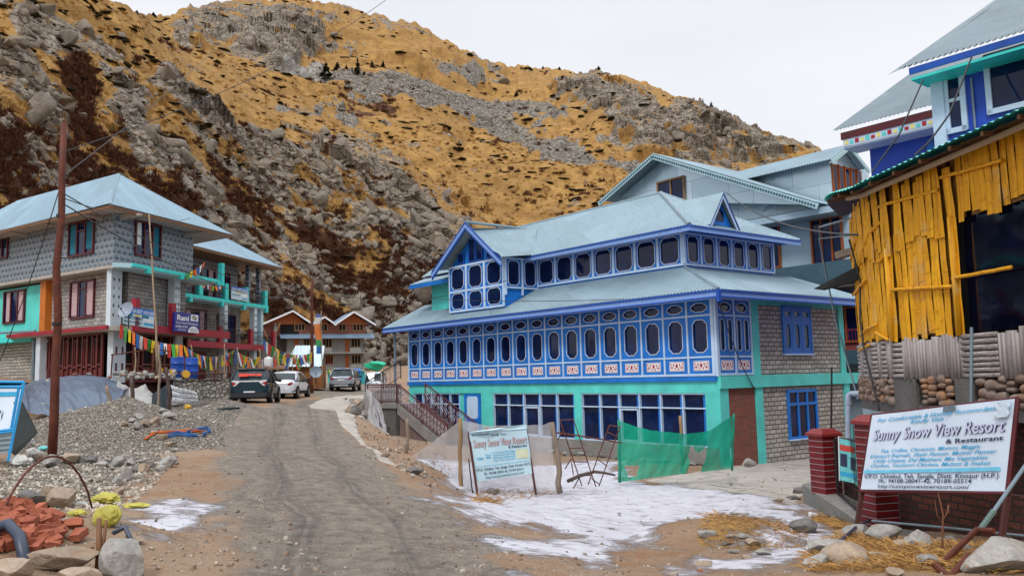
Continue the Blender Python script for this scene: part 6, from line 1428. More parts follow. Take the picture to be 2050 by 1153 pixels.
def stalls():
 T, W, u1, z0, zt = shed('timber_shed', 'timber shed with whitish tin roof behind the cars and prayer flags', 'shed', 62, 571, 647, 733, 765, 'orangewall', [(592, 692, -2.5), (650, 692, -2.5), (644, 734, .35), (569, 734, .35)], 'tinw', depth=2.5)
 for k in range(7): m = MB(); u = u1 * k / 6; W.box(m, u - .05, u + .05, z0, zt, .0, .04); m.build('batten', MT['brownwood'], T)
 T, W, u1, z0, zt = shed('snack_stall', 'low dark timber snack stall with packets on shelves left of the tin shed', 'stall', 58, 524, 572, 737, 758, 'concd', [(524, 731, -2), (574, 731, -2), (574, 738, .4), (522, 738, .4)], 'brownwood', depth=2)
 m = MB(); W.box(m, .2, u1 - .2, zt - .75, zt - .15, .01, .03); m.build('opening', MT['black'], T)
 for k in range(6): m = MB(); u = .4 + k * (u1 - .8) / 5; W.box(m, u - .12, u + .12, zt - .6, zt - .4, .03, .08); m.build('packet', MT[('plastic', 'flag_red', 'inky')[k % 3]], T)
 T, W, u1, z0, zt = shed('tea_stall', 'bright blue tea stall with blue roof edge and bunting beside the silver SUV', 'stall', 76, 676, 721, 741, 775, 'blues', [(676, 736, -2.4), (722, 738, -2.4), (722, 742, .5), (674, 740, .5)], 'blue', depth=3)
 m = MB(); W.box(m, u1 * .62, u1 * .82, zt - 1.0, zt - .45, .0, .03); m.build('window', MT['black'], T); m = MB(); W.box(m, .0, u1 * .5, zt - .9, zt - .1, .0, .05); m.build('opening', MT['black'], T)
 T, W, u1, z0, zt = shed('kiosk', 'small turquoise kiosk at the right of the bright blue stall', 'kiosk', 79, 704, 729, 741, 776, 'teal', [(703, 738, -2.4), (730, 739, -2.4), (730, 742, .3), (702, 741, .3)], 'greywood', depth=2.5)
 T, W, u1, z0, zt = shed('kiosk', 'turquoise low kiosk front left of the silver SUV under small bunting', 'kiosk', 74, 656, 678, 745, 770, 'teal', [(655, 742, -2), (679, 742, -2), (679, 746, .3), (654, 746, .3)], 'concd', depth=2)
 c = atY(751, 736, 92); V, Fc = rock(3, 5, 5, .25); m = MB(); m.add((V * (1.5, 1, .65) + np.array(c)).tolist(), Fc); m.build('green_sheet', MT['greennet0'], None, smooth=True, label='crumpled bright green tarpaulin lying on the boulder slope', cat='tarpaulin')
MT['orangewall'] = woodm('orange_brown_planks', (.33, .13, .03), (.22, .085, .02), (5, 5, .6), .7)
MT['blues'] = paint('bright_blue_stall_paint', (.02, .30, .62), .2, .6)
MT['greennet0'] = paint('green_tarpaulin', (.02, .50, .30), .25, .6)
def left_things():
 b = gp(105, 910); po = pole('utility_pole', 'tall rusty red steel utility pole standing in the gravel heap', b - Vector((0, 0, .3)), Vector((b.x, b.y, 6.9)), .088, .058, 'rust', 'utility pole', 10, 0, None, 1)
 P = Vector((b.x, b.y, 0)); 
 m = MB(); m.tube([P + Vector((0, 0, 5.0)), P + Vector((0, 0, 5.06))], .08, 10); m.build('band', MT['steel'], po); m = MB(); m.tube([P + Vector((-.12, 0, 4.2)), P + Vector((.16, 0, 4.2))], .012, 4); m.build('cross_pin', MT['steel'], po); m = MB(); m.tube([P + Vector((0, 0, 2.9)), P + Vector((0, 0, 2.95))], .088, 10); m.build('band', MT['steel'], po)
 b2 = atY(624, 762, 58); pole('utility_pole', 'dark brown steel utility pole behind the white sedan', Vector((b2.x, b2.y, .6)), Vector((b2.x, b2.y, atY(622, 560, 58).z)), .13, .09, 'rust', 'utility pole', 8, 0, None, 2)
 def wire(lab, A, B, sag, r=.012, gr='overhead wires'):
  A = Vector(A); B = Vector(B); m = MB(); m.tube([A.lerp(B, t) - Vector((0, 0, sag * 4 * t * (1 - t))) for t in np.linspace(0, 1, 30)], r, 4, False); m.build('wire', MT['cable'], None, label=lab, cat='wire', group=gr)
 top = Vector((b.x, b.y, 6.3))
 wire('thin wire rising from the rusty pole across the hill towards the upper sky', top, atY(800, -20, 30), .5, .010)
 wire('second thin wire running low over the hill from the rusty pole top', top - Vector((0, 0, .5)), atY(520, -10, 60), .6, .012)
 wire('slack cable from the rusty pole to the guest house roof edge', top - Vector((0, 0, .9)), GR.pt(4, ZT + .3, 1.4), .35, .012)
 wire('long cable from the rusty pole past the guest house to the brown pole', top - Vector((0, 0, 1.0)), Vector((b2.x, b2.y, 8.2)), 1.2, .016)
 wire('upper of two slack cables from the pole towards the brown pole', top - Vector((0, 0, .8)), Vector((b2.x, b2.y, 8.6)), 1.0, .014)
 wire('guy wire slanting from the rusty pole down to the lower left', top - Vector((0, 0, .6)), atY(-20, 770, 19), .2, .010)
 wire('cable crossing the hillside from the brown pole to the blue lodge gable', Vector((b2.x, b2.y, 8.4)), L2W(-.4, 11, 4.4), 1.0, .014)
 wire('cable sagging along the lower roof of the blue lodge', L2W(-1.2, 16, 4.0), L2W(-.9, .5, 2.75), .15, .012)
 wire('black service cable hanging down the corner of the blue lodge', L2W(-.6, -.6, 2.7), L2W(1.9, -.15, -.5), .35, .02)
 wire('black cable from the lodge dormer to the hut', L2W(3.2, 1.7, 7.1), atY(1722, 470, 17), .4, .022)
 def tp(x, ybot, Y, ytop, lab, r=.035, mat='bamboop', x1=None, g='bamboo poles carrying the prayer flags'):
  a = atY(x, ybot, Y); c = atY(x1 or x, ytop, Y); return pole('bamboo_pole', lab, a, c, r, r * .6, mat, 'pole', 6, .03, g, int(x))
 tp(316, 748, 34.5, 430, 'tallest crooked bamboo pole in front of the guest house balcony', .045, x1=298, g=None)
 for k, (x, yb, Y, yt) in enumerate(((270, 748, 36, 695), (383, 762, 40, 690), (449, 764, 40.5, 688), (475, 765, 42, 695), (520, 762, 45, 698), (555, 760, 50, 700), (585, 760, 52, 700), (620, 760, 55, 700))):
  tp(x, yb, Y, yt, 'slim bamboo pole at the terrace edge holding up a line of prayer flags')
 a = atY(645, 760, 56); c = atY(643, 622, 56); pole('flag_pole', 'tall thin pole with vertical orange and white flag beside the tin shed', a, c, .04, .025, 'bamboop', 'flag pole', 6, 0, None, 5)
 m = MB(); G = [[atY(643 - 8 * s * (1 - .35 * abs(t - .5)) - 2 * sin(t * 6), 628 + t * 80, 56 - .15 * sin(s * 3 + t * 5)) for s in (0, .5, 1, 1.6)] for t in np.linspace(0, 1, 12)]; m.grid(G); m.build('vertical_flag', MT['flagv'], None, smooth=True, label='narrow vertical flag hanging down the thin pole, orange in the middle', cat='flag')
 flag_string('prayer_flags', 'string of large prayer flags drooping below the red balcony at the left', atY(240, 648, 36), atY(366, 690, 36.5), .25, 16, (.42, .62), 2)
 flag_string('prayer_flags', 'long sagging string of prayer flags from the barrels to the SUV', atY(362, 686, 38), atY(470, 700, 41.5), .5, 26, (.45, .65), 3)
 flag_string('prayer_flags', 'string of prayer flags behind the dark SUV reaching the next pole', atY(470, 700, 41.5), atY(560, 706, 51), .45, 24, (.5, .75), 6)
 flag_string('prayer_flags', 'string of prayer flags over the white sedan ending at the brown pole', atY(560, 706, 51), atY(626, 704, 57), .35, 14, (.5, .8), 9)
 flag_string('prayer_flags', 'short bright flag string slanting down from the rear balcony end', atY(525, 676, 50), atY(624, 706, 56), .5, 17, (.55, .75), 12)
 flag_string('small_bunting', 'tiny pale flags along the turquoise balcony railing of the rear wing', atY(398, 562, 52.5), atY(446, 572, 54), .15, 12, (.22, .34), 15, None)
 flag_string('small_bunting', 'small triangular flags between the upper turquoise balcony and the wall', atY(356, 545, 44), atY(412, 522, 43), .25, 9, (.3, .4), 18, None)
 flag_string('small_bunting', 'row of little flags on the front of the blue and turquoise stalls', atY(655, 738, 73), atY(718, 740, 75), .25, 18, (.35, .5), 21, None)
 barrel(355, 756, 37.5, 'drum', 'large blue plastic drum standing left on the terrace'); barrel(383, 757, 38.5, 'drum', 'second blue plastic drum, partly behind a bamboo pole')
 for k, (x, y, Y, lab) in enumerate(((323, 744, 36.2, 'cut log with yellow end face, leftmost on the wall top'), (346, 745, 36.4, 'small cut log with yellow end face in the middle'), (373, 749, 36.8, 'thick cut log with yellow end face right of the others'))):
  c = atY(x, y, Y); r = (.16, .13, .17)[k]; T = thing('log', lab, 'log', c - Vector((0, 0, r)), group='cut logs on the terrace wall'); d = Vector((-.5, .85, .05)).normalized() * (-1)
  m = MB(); m.lathe(c, [(r, -.5), (r * 1.03, -.2), (r, 0)], 14, d); m.build('bark', MT['greywood'], T, smooth=True, auto=40); m = MB(); m.lathe(c + d * .001, [(r * .96, 0), (r * .95, .01), (.01, .012)], 14, d); m.build('cut_face', MT['logend'], T)
 for k, x in enumerate((433, 448, 503)):
  c = atY(x, 764 if k < 2 else 756, 42 if k < 2 else 46); T = thing('chair', ('brown plastic chair on the terrace, left of two', 'brown plastic chair on the terrace beside the first', 'brown round-backed chair seen over the roof of the dark SUV')[k], 'chair', c)
  B = lambda x, y, z: c + Vector((x, y, z))
  m = MB(); m.box(B(0, 0, .44), (.45, .45, .04)); m.build('seat', MT['brownwood'], T)
  m = MB(); m.tube([B(-.2, .2, .44)] + [B(-.22 * cos(a), .24, .62 + .28 * sin(a)) for a in np.linspace(0, pi, 8)] + [B(.2, .2, .44)], .025, 5); m.tube([B(0, .24, .46), B(0, .24, .88)], .05, 4); m.build('backrest', MT['brownwood'], T)
  for sx in (-.19, .19):
   for sy in (-.19, .19): m = MB(); m.tube([B(sx, sy, .43), B(sx * 1.1, sy * 1.1, 0)], .02, 5); m.build('leg', MT['brownwood'], T)
 for k, (c0, mt) in enumerate((((493, 700, 45.5), 'flag_yellow'), ((518, 700, 47), 'flag_yellow'))):
  a = atY(c0[0], 714, c0[2]); w_ = (.045, .028)[k]; m = MB(); G = [[a + Vector((x * w_, .02 * sin(x * 2.2), -z * .2)) for x in range(-4, 5)] for z in range(0, 6)]; m.grid(G); m.build('curtain', MT['ochre'], None, smooth=True, label=('ochre curtain hanging in the left ground floor doorway behind the dark SUV', 'ochre curtain hanging right of the doorway behind the SUV roof')[k], cat='curtain')
 c = atY(537, 736, 47); T = thing('water_tank', 'white plastic water tank above the car roofs', 'water tank', c)
 V = np.array(_ico[3][0]); V = np.sign(V) * np.abs(V) ** .45 * (.22, .2, .28) + np.array(c) + (0, 0, .3); m = MB(); m.add(V.tolist(), _ico[3][1]); m.build('tank', MT['plastic'], T, smooth=True); m = MB(); m.lathe(c + Vector((0, 0, .57)), [(.09, 0), (.09, .06), (.02, .07)], 12); m.build('lid', MT['plastic'], T)
 T = thing('terrace_railing', 'rusty red pipe railing in front of the guest house ground floor', 'railing', atY(300, 752, 35.8))
 pts = [(222, 756, 34.5, 708), (275, 752, 35.2, 701), (305, 750, 35.6, 698), (312, 750, 35.8, 694), (328, 748, 36.2, 694), (370, 752, 37.2, 705), (430, 768, 39.2, 716)]
 for x, y, Y, yt in pts: m = MB(); m.tube([atY(x, y, Y), atY(x + (3 if x < 330 else 0), yt, Y)], .03, 5); m.build('post', MT['rust'], T)
 m = MB(); m.tube([atY(222, 711, 34.5), atY(305, 698, 35.6), atY(370, 707, 37.2)], .025, 5); m.tube([atY(222, 748, 34.5), atY(305, 742, 35.6), atY(370, 748, 37.2), atY(450, 748, 39.8)], .025, 5); m.build('rail', MT['rust'], T)
 topl = [(40, 772), (70, 762), (94, 757), (150, 750), (210, 754), (240, 766), (262, 780)]; botl = [(46, 812), (60, 826), (95, 832), (131, 832), (175, 838), (203, 838), (232, 815)]
 def lerp_l(L_, t): k = min(int(t * (len(L_) - 1)), len(L_) - 2); f = t * (len(L_) - 1) - k; return (L_[k][0] * (1 - f) + L_[k + 1][0] * f, L_[k][1] * (1 - f) + L_[k + 1][1] * f)
 G = []
 for j in range(41):
  v = j / 40; row = []
  for i in range(81):
   u = i / 80; a = lerp_l(topl, u); b_ = lerp_l(botl, u); x = a[0] * (1 - v) + b_[0] * v; y = a[1] * (1 - v) + b_[1] * v; Y = 32.5 - 6.3 * v ** .85
   p = atY(x, y, Y); fl = fbm(np.array([u * 14 - v * 6]), np.array([v * 3.0 + u * 2]), 4, 31)[0]; p.z += .30 * fl * (.3 + v * (1 - v) * 3) * .6 + .25 * sin(pi * v) ; row.append(p)
  G.append(row)
 m = MB(); m.grid(G); o = m.build('tarpaulin', MT['tarp'], None, smooth=True, label='blue grey tarpaulin draped over a big heap behind the gravel', cat='tarpaulin')
 G = []
 tl = [(236, 766), (262, 775), (290, 772), (306, 786)]; bl = [(203, 838), (236, 845), (268, 838), (300, 832)]
 for j in range(13):
  v = j / 12; row = []
  for i in range(25):
   u = i / 24; a = lerp_l(tl, u); b_ = lerp_l(bl, u); x = a[0] * (1 - v) + b_[0] * v; y = a[1] * (1 - v) + b_[1] * v; p = atY(x, y, 31.5 - 6.0 * v); p.z += .12 * fbm(np.array([u * 6.]), np.array([v * 6.]), 3, 8)[0]; row.append(p)
  G.append(row)
 m = MB(); m.grid(G); m.build('cement_heap', MT['cementc'], None, smooth=True, label='pale cracked cement slope beside the blue grey tarpaulin', cat='cement heap')
 a, b_, c, d = atY(303, 790, 27), atY(333, 770, 28.5), atY(333, 825, 28.2), atY(303, 834, 26.8)
 m = MB(); corr(m, [a, b_, c, d], .09, .02, updir=Vector((1, .2, 0))); m.build('tin_sheet', MT['tind'], None, label='small upright grey corrugated sheet between wooden posts', cat='tin sheet')
 q = Quad(atY(341, 770, 33), atY(395, 786, 36), atY(394, 806, 36), atY(344, 808, 33)); m = MB(); q.wave = lambda s, t: .06 * sin(s * 7 + t * 3); q.slab(m, 0, .01, 8, 3); m.build('white_banner', MT['plastic'], None, smooth=True, label='blank white banner cloth hung low on the stone wall', cat='banner')
 for k, (x0, y0, x1, y1, Y, lab) in enumerate(((213, 843, 215, 772, 24.5, 'short rough wooden post at the edge of the cement slope'), (265, 862, 262, 752, 23.5, 'dark rough wooden post among the stones right of the gravel'), (314, 832, 318, 690, 27, 'long thin wooden post beside the corrugated sheet'), (338, 822, 331, 735, 28, 'crooked brown wooden post leaning next to the white banner'))):
  a = atY(x0, y0, Y); a.z -= .15; pole('wooden_post', lab, a, atY(x1, y1, Y), .065 if k != 2 else .045, .05 if k != 2 else .035, 'greywood' if k % 2 == 0 else 'darkwood', 'post', 7, .05, None, 30 + k)
MT['bamboop'] = woodm('weathered_bamboo_pole', (.42, .32, .20), (.28, .20, .12), (20, 20, 2))
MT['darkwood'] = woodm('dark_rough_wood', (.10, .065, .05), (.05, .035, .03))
MT['logend'] = plain('yellow_cut_wood', (.72, .40, .03), .7)
MT['ochre'] = plain('ochre_cloth', (.50, .28, .02), .9)
MT['flagv'] = None
def _fv():
 m = N('orange_white_flag'); z = m.n('ShaderNodeSeparateXYZ'); t = m.n('ShaderNodeTexCoord'); m.l(t.outputs['Generated'], z.inputs[0])
 c = m.ramp(z.outputs[2], [(0, (.03, .14, .42)), (.18, (.05, .3, .1)), (.34, (.6, .2, .06)), (.66, (.66, .24, .08)), (.74, (.62, .62, .6)), (.9, (.1, .14, .35))], 'CONSTANT'); MT['flagv'] = m.fin(c, .9)
_fv()
MT['cementc'] = paint('pale_cement', (.36, .35, .34), .25, .85, 1.5, .5, (.15, .13, .12), .02)
def ipx(W, pts, o=0): return [W.uz(x, y, o) for x, y in pts]
MT['shiny'] = None
def _shiny():
 m = N('shiny_sheet_metal'); v = m.coord('UV'); vo = m.coord('Object')
 b = m.n('ShaderNodeTexBrick', offset=.4); m.l(v, b.inputs['Vector'])
 for k, x in (('Color1', (.40, .55, .64, 1)), ('Color2', (.55, .68, .76, 1)), ('Mortar', (.2, .28, .34, 1)), ('Scale', 1), ('Mortar Size', .012), ('Brick Width', 2.4), ('Row Height', 1.2)): b.inputs[k].default_value = x
 w = m.noise(vo, .9, 3, .5, .8); m.bump(w, .05, .8); MT['shiny'] = m.fin(b.outputs['Color'], .3, .5, .5)
_shiny()
MT['palewallb'] = paint('light_blue_render_wall', (.36, .50, .60), .14, .7, 1.2, .2, (.22, .25, .28))
MT['slate'] = paint('slate_blue_parapet', (.055, .12, .16), .2, .6)
MT['blueroyal'] = paint('royal_blue_paint', (.012, .07, .50), .25, .5, 1.5, .15, (.01, .03, .2))
def grey_house():
 T = thing('metal_clad_house', 'tall pale house behind the blue lodge with shiny sheet-metal gable and orange windows', 'building', L2W(13, 4, -3), radians(38.58))
 V = Wall(L2W(12, 0, 0), 128.58, 1)
 pk, le, re = V.uz(1328, 313), V.uz(1222, 405), V.uz(1655, 410)
 m = MB(); V.prism(m, [(le[0] - .6, le[1]), (re[0] + .6, re[1] + .1), (pk[0], pk[1] - .25)], -.3, .0); m.build('metal_gable', MT['shiny'], T)
 ov = .9; dp = 9
 def off(p, dz=0): return V.pt(p[0], p[1] + dz, ov)
 bkv = V.nv * -(dp + ov)
 m = MB(); corr(m, [off(pk), off(re), off(re) + bkv, off(pk) + bkv], .15, .026); corr(m, [off(pk), off(le), off(le) + bkv, off(pk) + bkv], .15, .026); r = m.build('gable_roof', MT['tinb'], T)
 m = MB(); V.strip(m, [(le[0], le[1] - .16), (pk[0], pk[1] - .16), (re[0], re[1] - .16)], .26, ov - .04, ov + .02); bb = m.build('barge_board', MT['palewall'], r)
 m = MB()
 for a, b in ((le, pk), (pk, re)):
  n = int(math.hypot(b[0] - a[0], b[1] - a[1]) / .16)
  for k in range(n): t = (k + .5) / n; u = a[0] + (b[0] - a[0]) * t; z = a[1] + (b[1] - a[1]) * t - .22; V.prism(m, [(u - .05, z), (u + .05, z), (u + .05, z + .12), (u - .05, z + .12)], ov + .02, ov + .045)
 m.build('cutwork_trim', MT['slate'], r)
 a = V.uz(1318, 372); b = V.uz(1372, 398); hwin(T, V, b[0], a[0], b[1], a[1] + .15, .02, mat='tanwood', cols=2)
 x0 = 12.9; z0 = -3; zt = 8.3
 m = MB(); m.prism([L2W(x0, le[0], z0), L2W(x0, re[0] - .6, z0), L2W(x0 + 9, re[0] - .6, z0), L2W(x0 + 9, le[0], z0)], (0, 0, re[1] - ZB + .2 - z0)); m.build('wall', MT['palewallb'], T)
 m = MB(); m.prism([L2W(11.6, le[0], re[1] - ZB - .45), L2W(11.6, re[0] - .6, re[1] - ZB - .45), L2W(x0 + 9, re[0] - .6, re[1] - ZB - .45), L2W(x0 + 9, le[0], re[1] - ZB - .45)], (0, 0, .3)); m.build('eave_slab', MT['palewallb'], T)
 BW = Wall(L2W(x0, 0, 0), 128.58, 1)
 def dr(x0_, y0_, x1_, y1_, cols=2, o=.01):
  a = BW.uz(x0_, y0_, o); b = BW.uz(x1_, y1_, o); return hwin(T, BW, b[0], a[0], b[1], a[1], o, mat='orangew', cols=cols, tr=.7, glass='glass')
 dr(1528, 452, 1564, 534); dr(1624, 443, 1690, 528, 3)
 PW = Wall(L2W(11.4, 0, 0), 128.58, 1); a = PW.uz(1552, 538); b = PW.uz(1702, 520); z1 = a[1]; zb_ = z1 - 1.0
 m = MB(); PW.box(m, b[0] - 1.5, a[0] + 3, zb_, z1, -.1, .0); m.build('parapet', MT['slate'], T)
 m = MB(); m.prism([PW.pt(b[0] - 1.5, zb_, -.1), PW.pt(a[0] + 3, zb_, -.1), PW.pt(a[0] + 3, zb_, -1.6), PW.pt(b[0] - 1.5, zb_, -1.6)], (0, 0, -.18)); m.build('balcony_slab', MT['concd'], T)
 e = BW.uz(1690, 650)[0]
 m = MB(); BW.box(m, e - 1.6, e + 1.6, 2.6, 4.2, .0, .05); m.build('brick_wall', MT['redbrick'], T)
 hwin(T, BW, e - .9, e + .6, 3.0, 5.2, .06, mat='orangew', cols=2, tr=.7)
 m = MB(); z = PW.uz(1690, 722)[1]; PW.box(m, e - 3, e + 2.5, z - .15, z + .45, -1.4, .0); m.build('balcony_slab', MT['slate'], T)
 m = MB(); railing_panel(m, PW.pt(e - 2.6, z + .45, -.1), PW.pt(e + 1.4, z + .45, -.1), .9, pat=False); m.build('balcony_railing', MT['redp'], T)
 D = Wall(L2W(14, 0, 0), 128.58, 1); tl, rl, bl = D.uz(1662, 318), D.uz(1480, 345), D.uz(1660, 398)
 DF = Wall(L2W(0, tl[0], 0), 38.58, -1); br = DF.uz(1724, 408)
 top = tl[1]; w = 3.6
 x_ = lambda u: u
 m = MB(); m.prism([L2W(14, tl[0], 5), L2W(14 + w, tl[0], 5), L2W(14 + w, rl[0] + 3, 5), L2W(14, rl[0] + 3, 5)], (0, 0, top - ZB - 5)); m.build('dormer_wall', MT['shiny'], T)
 u0 = 14.0; u1 = DF.uz(1724, 350)[0]; zb1 = DF.uz(1664, 396)[1]; zt1 = DF.uz(1664, 326)[1]
 g = MB(); DF.box(g, u0, u1, zb1 - .3, zt1, .0, .03); f = g.build('timber_front', MT['orangew'], T)
 n = 5
 for k in range(n):
  a = u0 + (u1 - u0) * (k + .22) / n; b = u0 + (u1 - u0) * (k + .78) / n; g = MB(); DF.box(g, a, b, zb1 + .15, zt1 - .15, .03, .045); g.build('pane', MT['glass'], f); g = MB(); DF.box(g, a - .12, a - .04, zb1 - .2, zt1 - .02, .03, .09); g.build('mullion', MT['orangew'], f)
 pk2 = DF.uz(1700, 290, .5); rr = DF.uz(1738, 338, .5); c = pk2[0]
 g = MB(); DF.prism(g, [(u0 - .2, zt1 - .05), (u1 + .2, zt1 - .05), (c, pk2[1] - .15)], -.05, .035); g.build('gable', MT['shiny'], T)
 L0 = DF.pt(c - (rr[0] - c), rr[1], .5); P0_ = DF.pt(c, pk2[1], .5); R0 = DF.pt(rr[0], rr[1], .5); bv = DF.nv * -7.5
 g = MB(); corr(g, [P0_, R0, R0 + bv, P0_ + bv], .15, .026); corr(g, [P0_, L0, L0 + bv, P0_ + bv], .15, .026); g.build('dormer_roof', MT['tinb'], T)
 g = MB(); DF.strip(g, [(c - (rr[0] - c), rr[1] - .12), (c, pk2[1] - .12), (rr[0], rr[1] - .12)], .2, .5, .56); g.build('barge_board', MT['palewall'], T)
def blue_house():
 h = atY(1880, 115, 19); W = Wall((h.x, h.y), 128.6, 1)
 T = thing('royal_blue_house', 'royal blue house with corrugated roofs rising above the bamboo hut at the upper right', 'building', (h.x + 2, h.y + 1, -1), radians(38.6))
 ez = 8.62
 tip = W.pt(*W.uz(1800, 141, .8), .8); ez = tip.z
 m = MB(); m.prism([W.pt(.14, 1, 0), W.pt(-9, 1, 0), W.pt(-9, 1, -8), W.pt(.14, 1, -8)], (0, 0, ez - 1.2)); m.build('wall', MT['blueroyal'], T)
 e1 = W.pt(-9, ez, .8); up = Vector((0, 0, 3.6)) - W.nv * 6.6
 m = MB(); corr(m, [tip, e1, e1 + up, tip + up], .13, .030); R = m.build('roof', MT['tind'], T)
 tp = W.pt(*W.uz(1777, 151, .95), .95); m = MB(); q = tip + W.d * .02
 m.add([tp, tp + up * 1.02 + W.d * .1, tip + up * 1.02 - W.d * .15 + Vector((0, 0, .05)), tip - W.d * .3 + Vector((0, 0, .05))] , [(0, 1, 2, 3)]); m.build('verge_sheet', MT['tind'], R)
 m = MB(); fascia(m, W.pt(.35, ez - .02, .74), W.pt(-9, ez - .02, .74), .15, .04); m.build('fascia', MT['blue_dark'], R)
 m = MB(); m.prism([W.pt(.35, ez - .3, .72), W.pt(-9, ez - .3, .72), W.pt(-9, ez - .3, -.1), W.pt(.35, ez - .3, -.1)], (0, 0, .06)); m.build('soffit', MT['teal_b'], R)
 def pane(x0, x1, y0, y1, rows, o=.0):
  a = W.uz(x0, (y0 + y1) / 2, o); b = W.uz(x1, (y0 + y1) / 2, o); zt = W.uz((x0 + x1) / 2, y0, o)[1]; zb = W.uz((x0 + x1) / 2, y1, o)[1]
  m = MB(); W.strip(m, [(b[0], zb), (a[0], zb), (a[0], zt), (b[0], zt)], .12, o, o + .07, True)
  for k in range(1, rows): z = zb + (zt - zb) * k / rows; W.box(m, b[0], a[0], z - .04, z + .04, o + .002, o + .065)
  f = m.build('window', MT['lilac'], T); g = MB(); W.box(g, b[0], a[0], zb, zt, o + .003, o + .02); g.build('pane', MT['glassb'], f)
 m = MB(); a = W.uz(1868, 200)[0]; b = W.uz(1893, 200)[0]; W.box(m, b, a, 4, ez - .3, -.1, .10); m.build('corner_post', MT['lilac'], T)
 pane(1896, 1930, 140, 262, 2); pane(1978, 2120, 95, 210, 1)
 m = MB(); u = W.uz(1948, 180)[0]; m.tube([W.pt(u, 4, .05), W.pt(u, ez - .4, .05)], .025, 6); m.build('drain_pipe', MT['greysteel'], T)
 h2 = atY(1869, 215, 24); W2 = Wall((h2.x, h2.y), 128.6, 1)
 t2 = W2.pt(*W2.uz(1668, 264, .9), .9); e2 = W2.pt(-4, t2.z, .9)
 uu = W2.uz(1741, 300)[0]
 m = MB(); m.prism([W2.pt(uu, 1, 0), W2.pt(-4, 1, 0), W2.pt(-4, 1, -6), W2.pt(uu, 1, -6)], (0, 0, t2.z - 1.35)); m.build('rear_wall', MT['blueroyal'], T)
 up2 = Vector((0, 0, 3.1)) - W2.nv * 5.6
 m = MB(); corr(m, [t2, e2, e2 + up2, t2 + up2], .13, .030); R = m.build('rear_roof', MT['tind'], T)
 m = MB(); ul = W2.uz(1684, 280, .8)[0]; z = t2.z - .08; W2.box(m, -4, ul, z - .22, z, .76, .82); m.build('fascia', MT['maroon'], R)
 m = MB(); W2.box(m, -4, ul - .05, z - .44, z - .22, .74, .79); f = m.build('painted_board', MT['lilac'], R)
 n = 40
 for c, mt in ((0, 'inky'), (1, 'teal'), (2, 'vine')):
  for k in range(n):
   if k % 3 == c: m = MB(); u = ul - .1 - k * .17; W2.box(m, u - .12, u, z - .40, z - (.30 if k % 2 else .27), .79, .80); m.build('painted_block', MT[mt], f)
 m = MB(); m.prism([W2.pt(ul, z - .5, .74), W2.pt(-4, z - .5, .74), W2.pt(-4, z - .5, -.1), W2.pt(ul, z - .5, -.1)], (0, 0, .05)); m.build('soffit', MT['lilac'], R)
 m = MB(); W2.box(m, W2.uz(1868, 260)[0], W2.uz(1855, 260)[0], 5, z - .6, .0, .05); m.build('post', MT['blue'], T)
def culm_mat(name, c1, c2, node, sc=1.0, pn=.33, blotch=(.55, .55, .45), ba=.15):
 m = N(name); v = m.coord('Object'); t = m.n('ShaderNodeTexCoord'); s = m.n('ShaderNodeSeparateXYZ'); m.l(t.outputs['UV'], s.inputs[0])
 st = m.noise(m.coord('UV', sc3=(26, 1.2, 1)), 1.0, 5, .65); big = m.noise(v, 2.2, 5, .6); slat = m.noise(m.coord('UV', sc3=(9, .25, 1)), 1, 1, .5)
 c = m.mix(m.step(slat, .3, .7), c1, c2); c = m.mix(m.math('MULTIPLY', m.step(st, .50, .68), .6), c, darker(c2, .45)); c = m.mix(m.math('MULTIPLY', m.step(big, .58, .72), ba), c, blotch)
 c = m.mix(m.math('MULTIPLY', m.step(m.noise(v, 6, 5, .7), .55, .75), .4), c, darker(c2, .55))
 m.bump(st, .006); return m.fin(c, .55, 0, .35)
MT['culmy'] = culm_mat('yellow_painted_bamboo', (.86, .44, .008), (.60, .25, .004), .1, 1, blotch=(.55, .42, .22), ba=.5)
MT['culmshade'] = culm_mat('gap_shade_bamboo', (.22, .10, .01), (.14, .06, .006), .1)  # backing slats: shade of the cladding gaps painted in as darker brown
MT['culmg'] = culm_mat('grey_weathered_bamboo', (.44, .40, .39), (.21, .18, .17), .1, 1, blotch=(.42, .40, .42), ba=.6)
HP = [(7.75, 6.0), (7.27, 12.0), (6.95, 15.2), (7.05, 16.6), (7.45, 18.2), (8.4, 19.9)]
def EZ(s): t = min(1, max(0, (s - 9.3) / 3.0)); return 5.10 + .36 * t * t * (3 - 2 * t)
def path_pt(s):
 for (a, b) in zip(HP[:-1], HP[1:]):
  L = math.hypot(b[0] - a[0], b[1] - a[1])
  if s <= L or b == HP[-1]:
   d = Vector(((b[0] - a[0]) / L, (b[1] - a[1]) / L, 0)); return Vector((a[0], a[1], 0)) + d * s, d, Vector((-d.y, d.x, 0))
  s -= L
HS = [0]
for a, b in zip(HP[:-1], HP[1:]): HS.append(HS[-1] + math.hypot(b[0] - a[0], b[1] - a[1]))
def hs_px(px):     # distance along the hut wall seen at that picture column
 best = None
 for k in range(700):
  s = HS[-2] * k / 699; p, d, n = path_pt(s); x = CX + F * p.x / (p.y * cos(PITCH)) 
  if best is None or abs(x - px) < best[0]: best = (abs(x - px), s)
 return best[1]
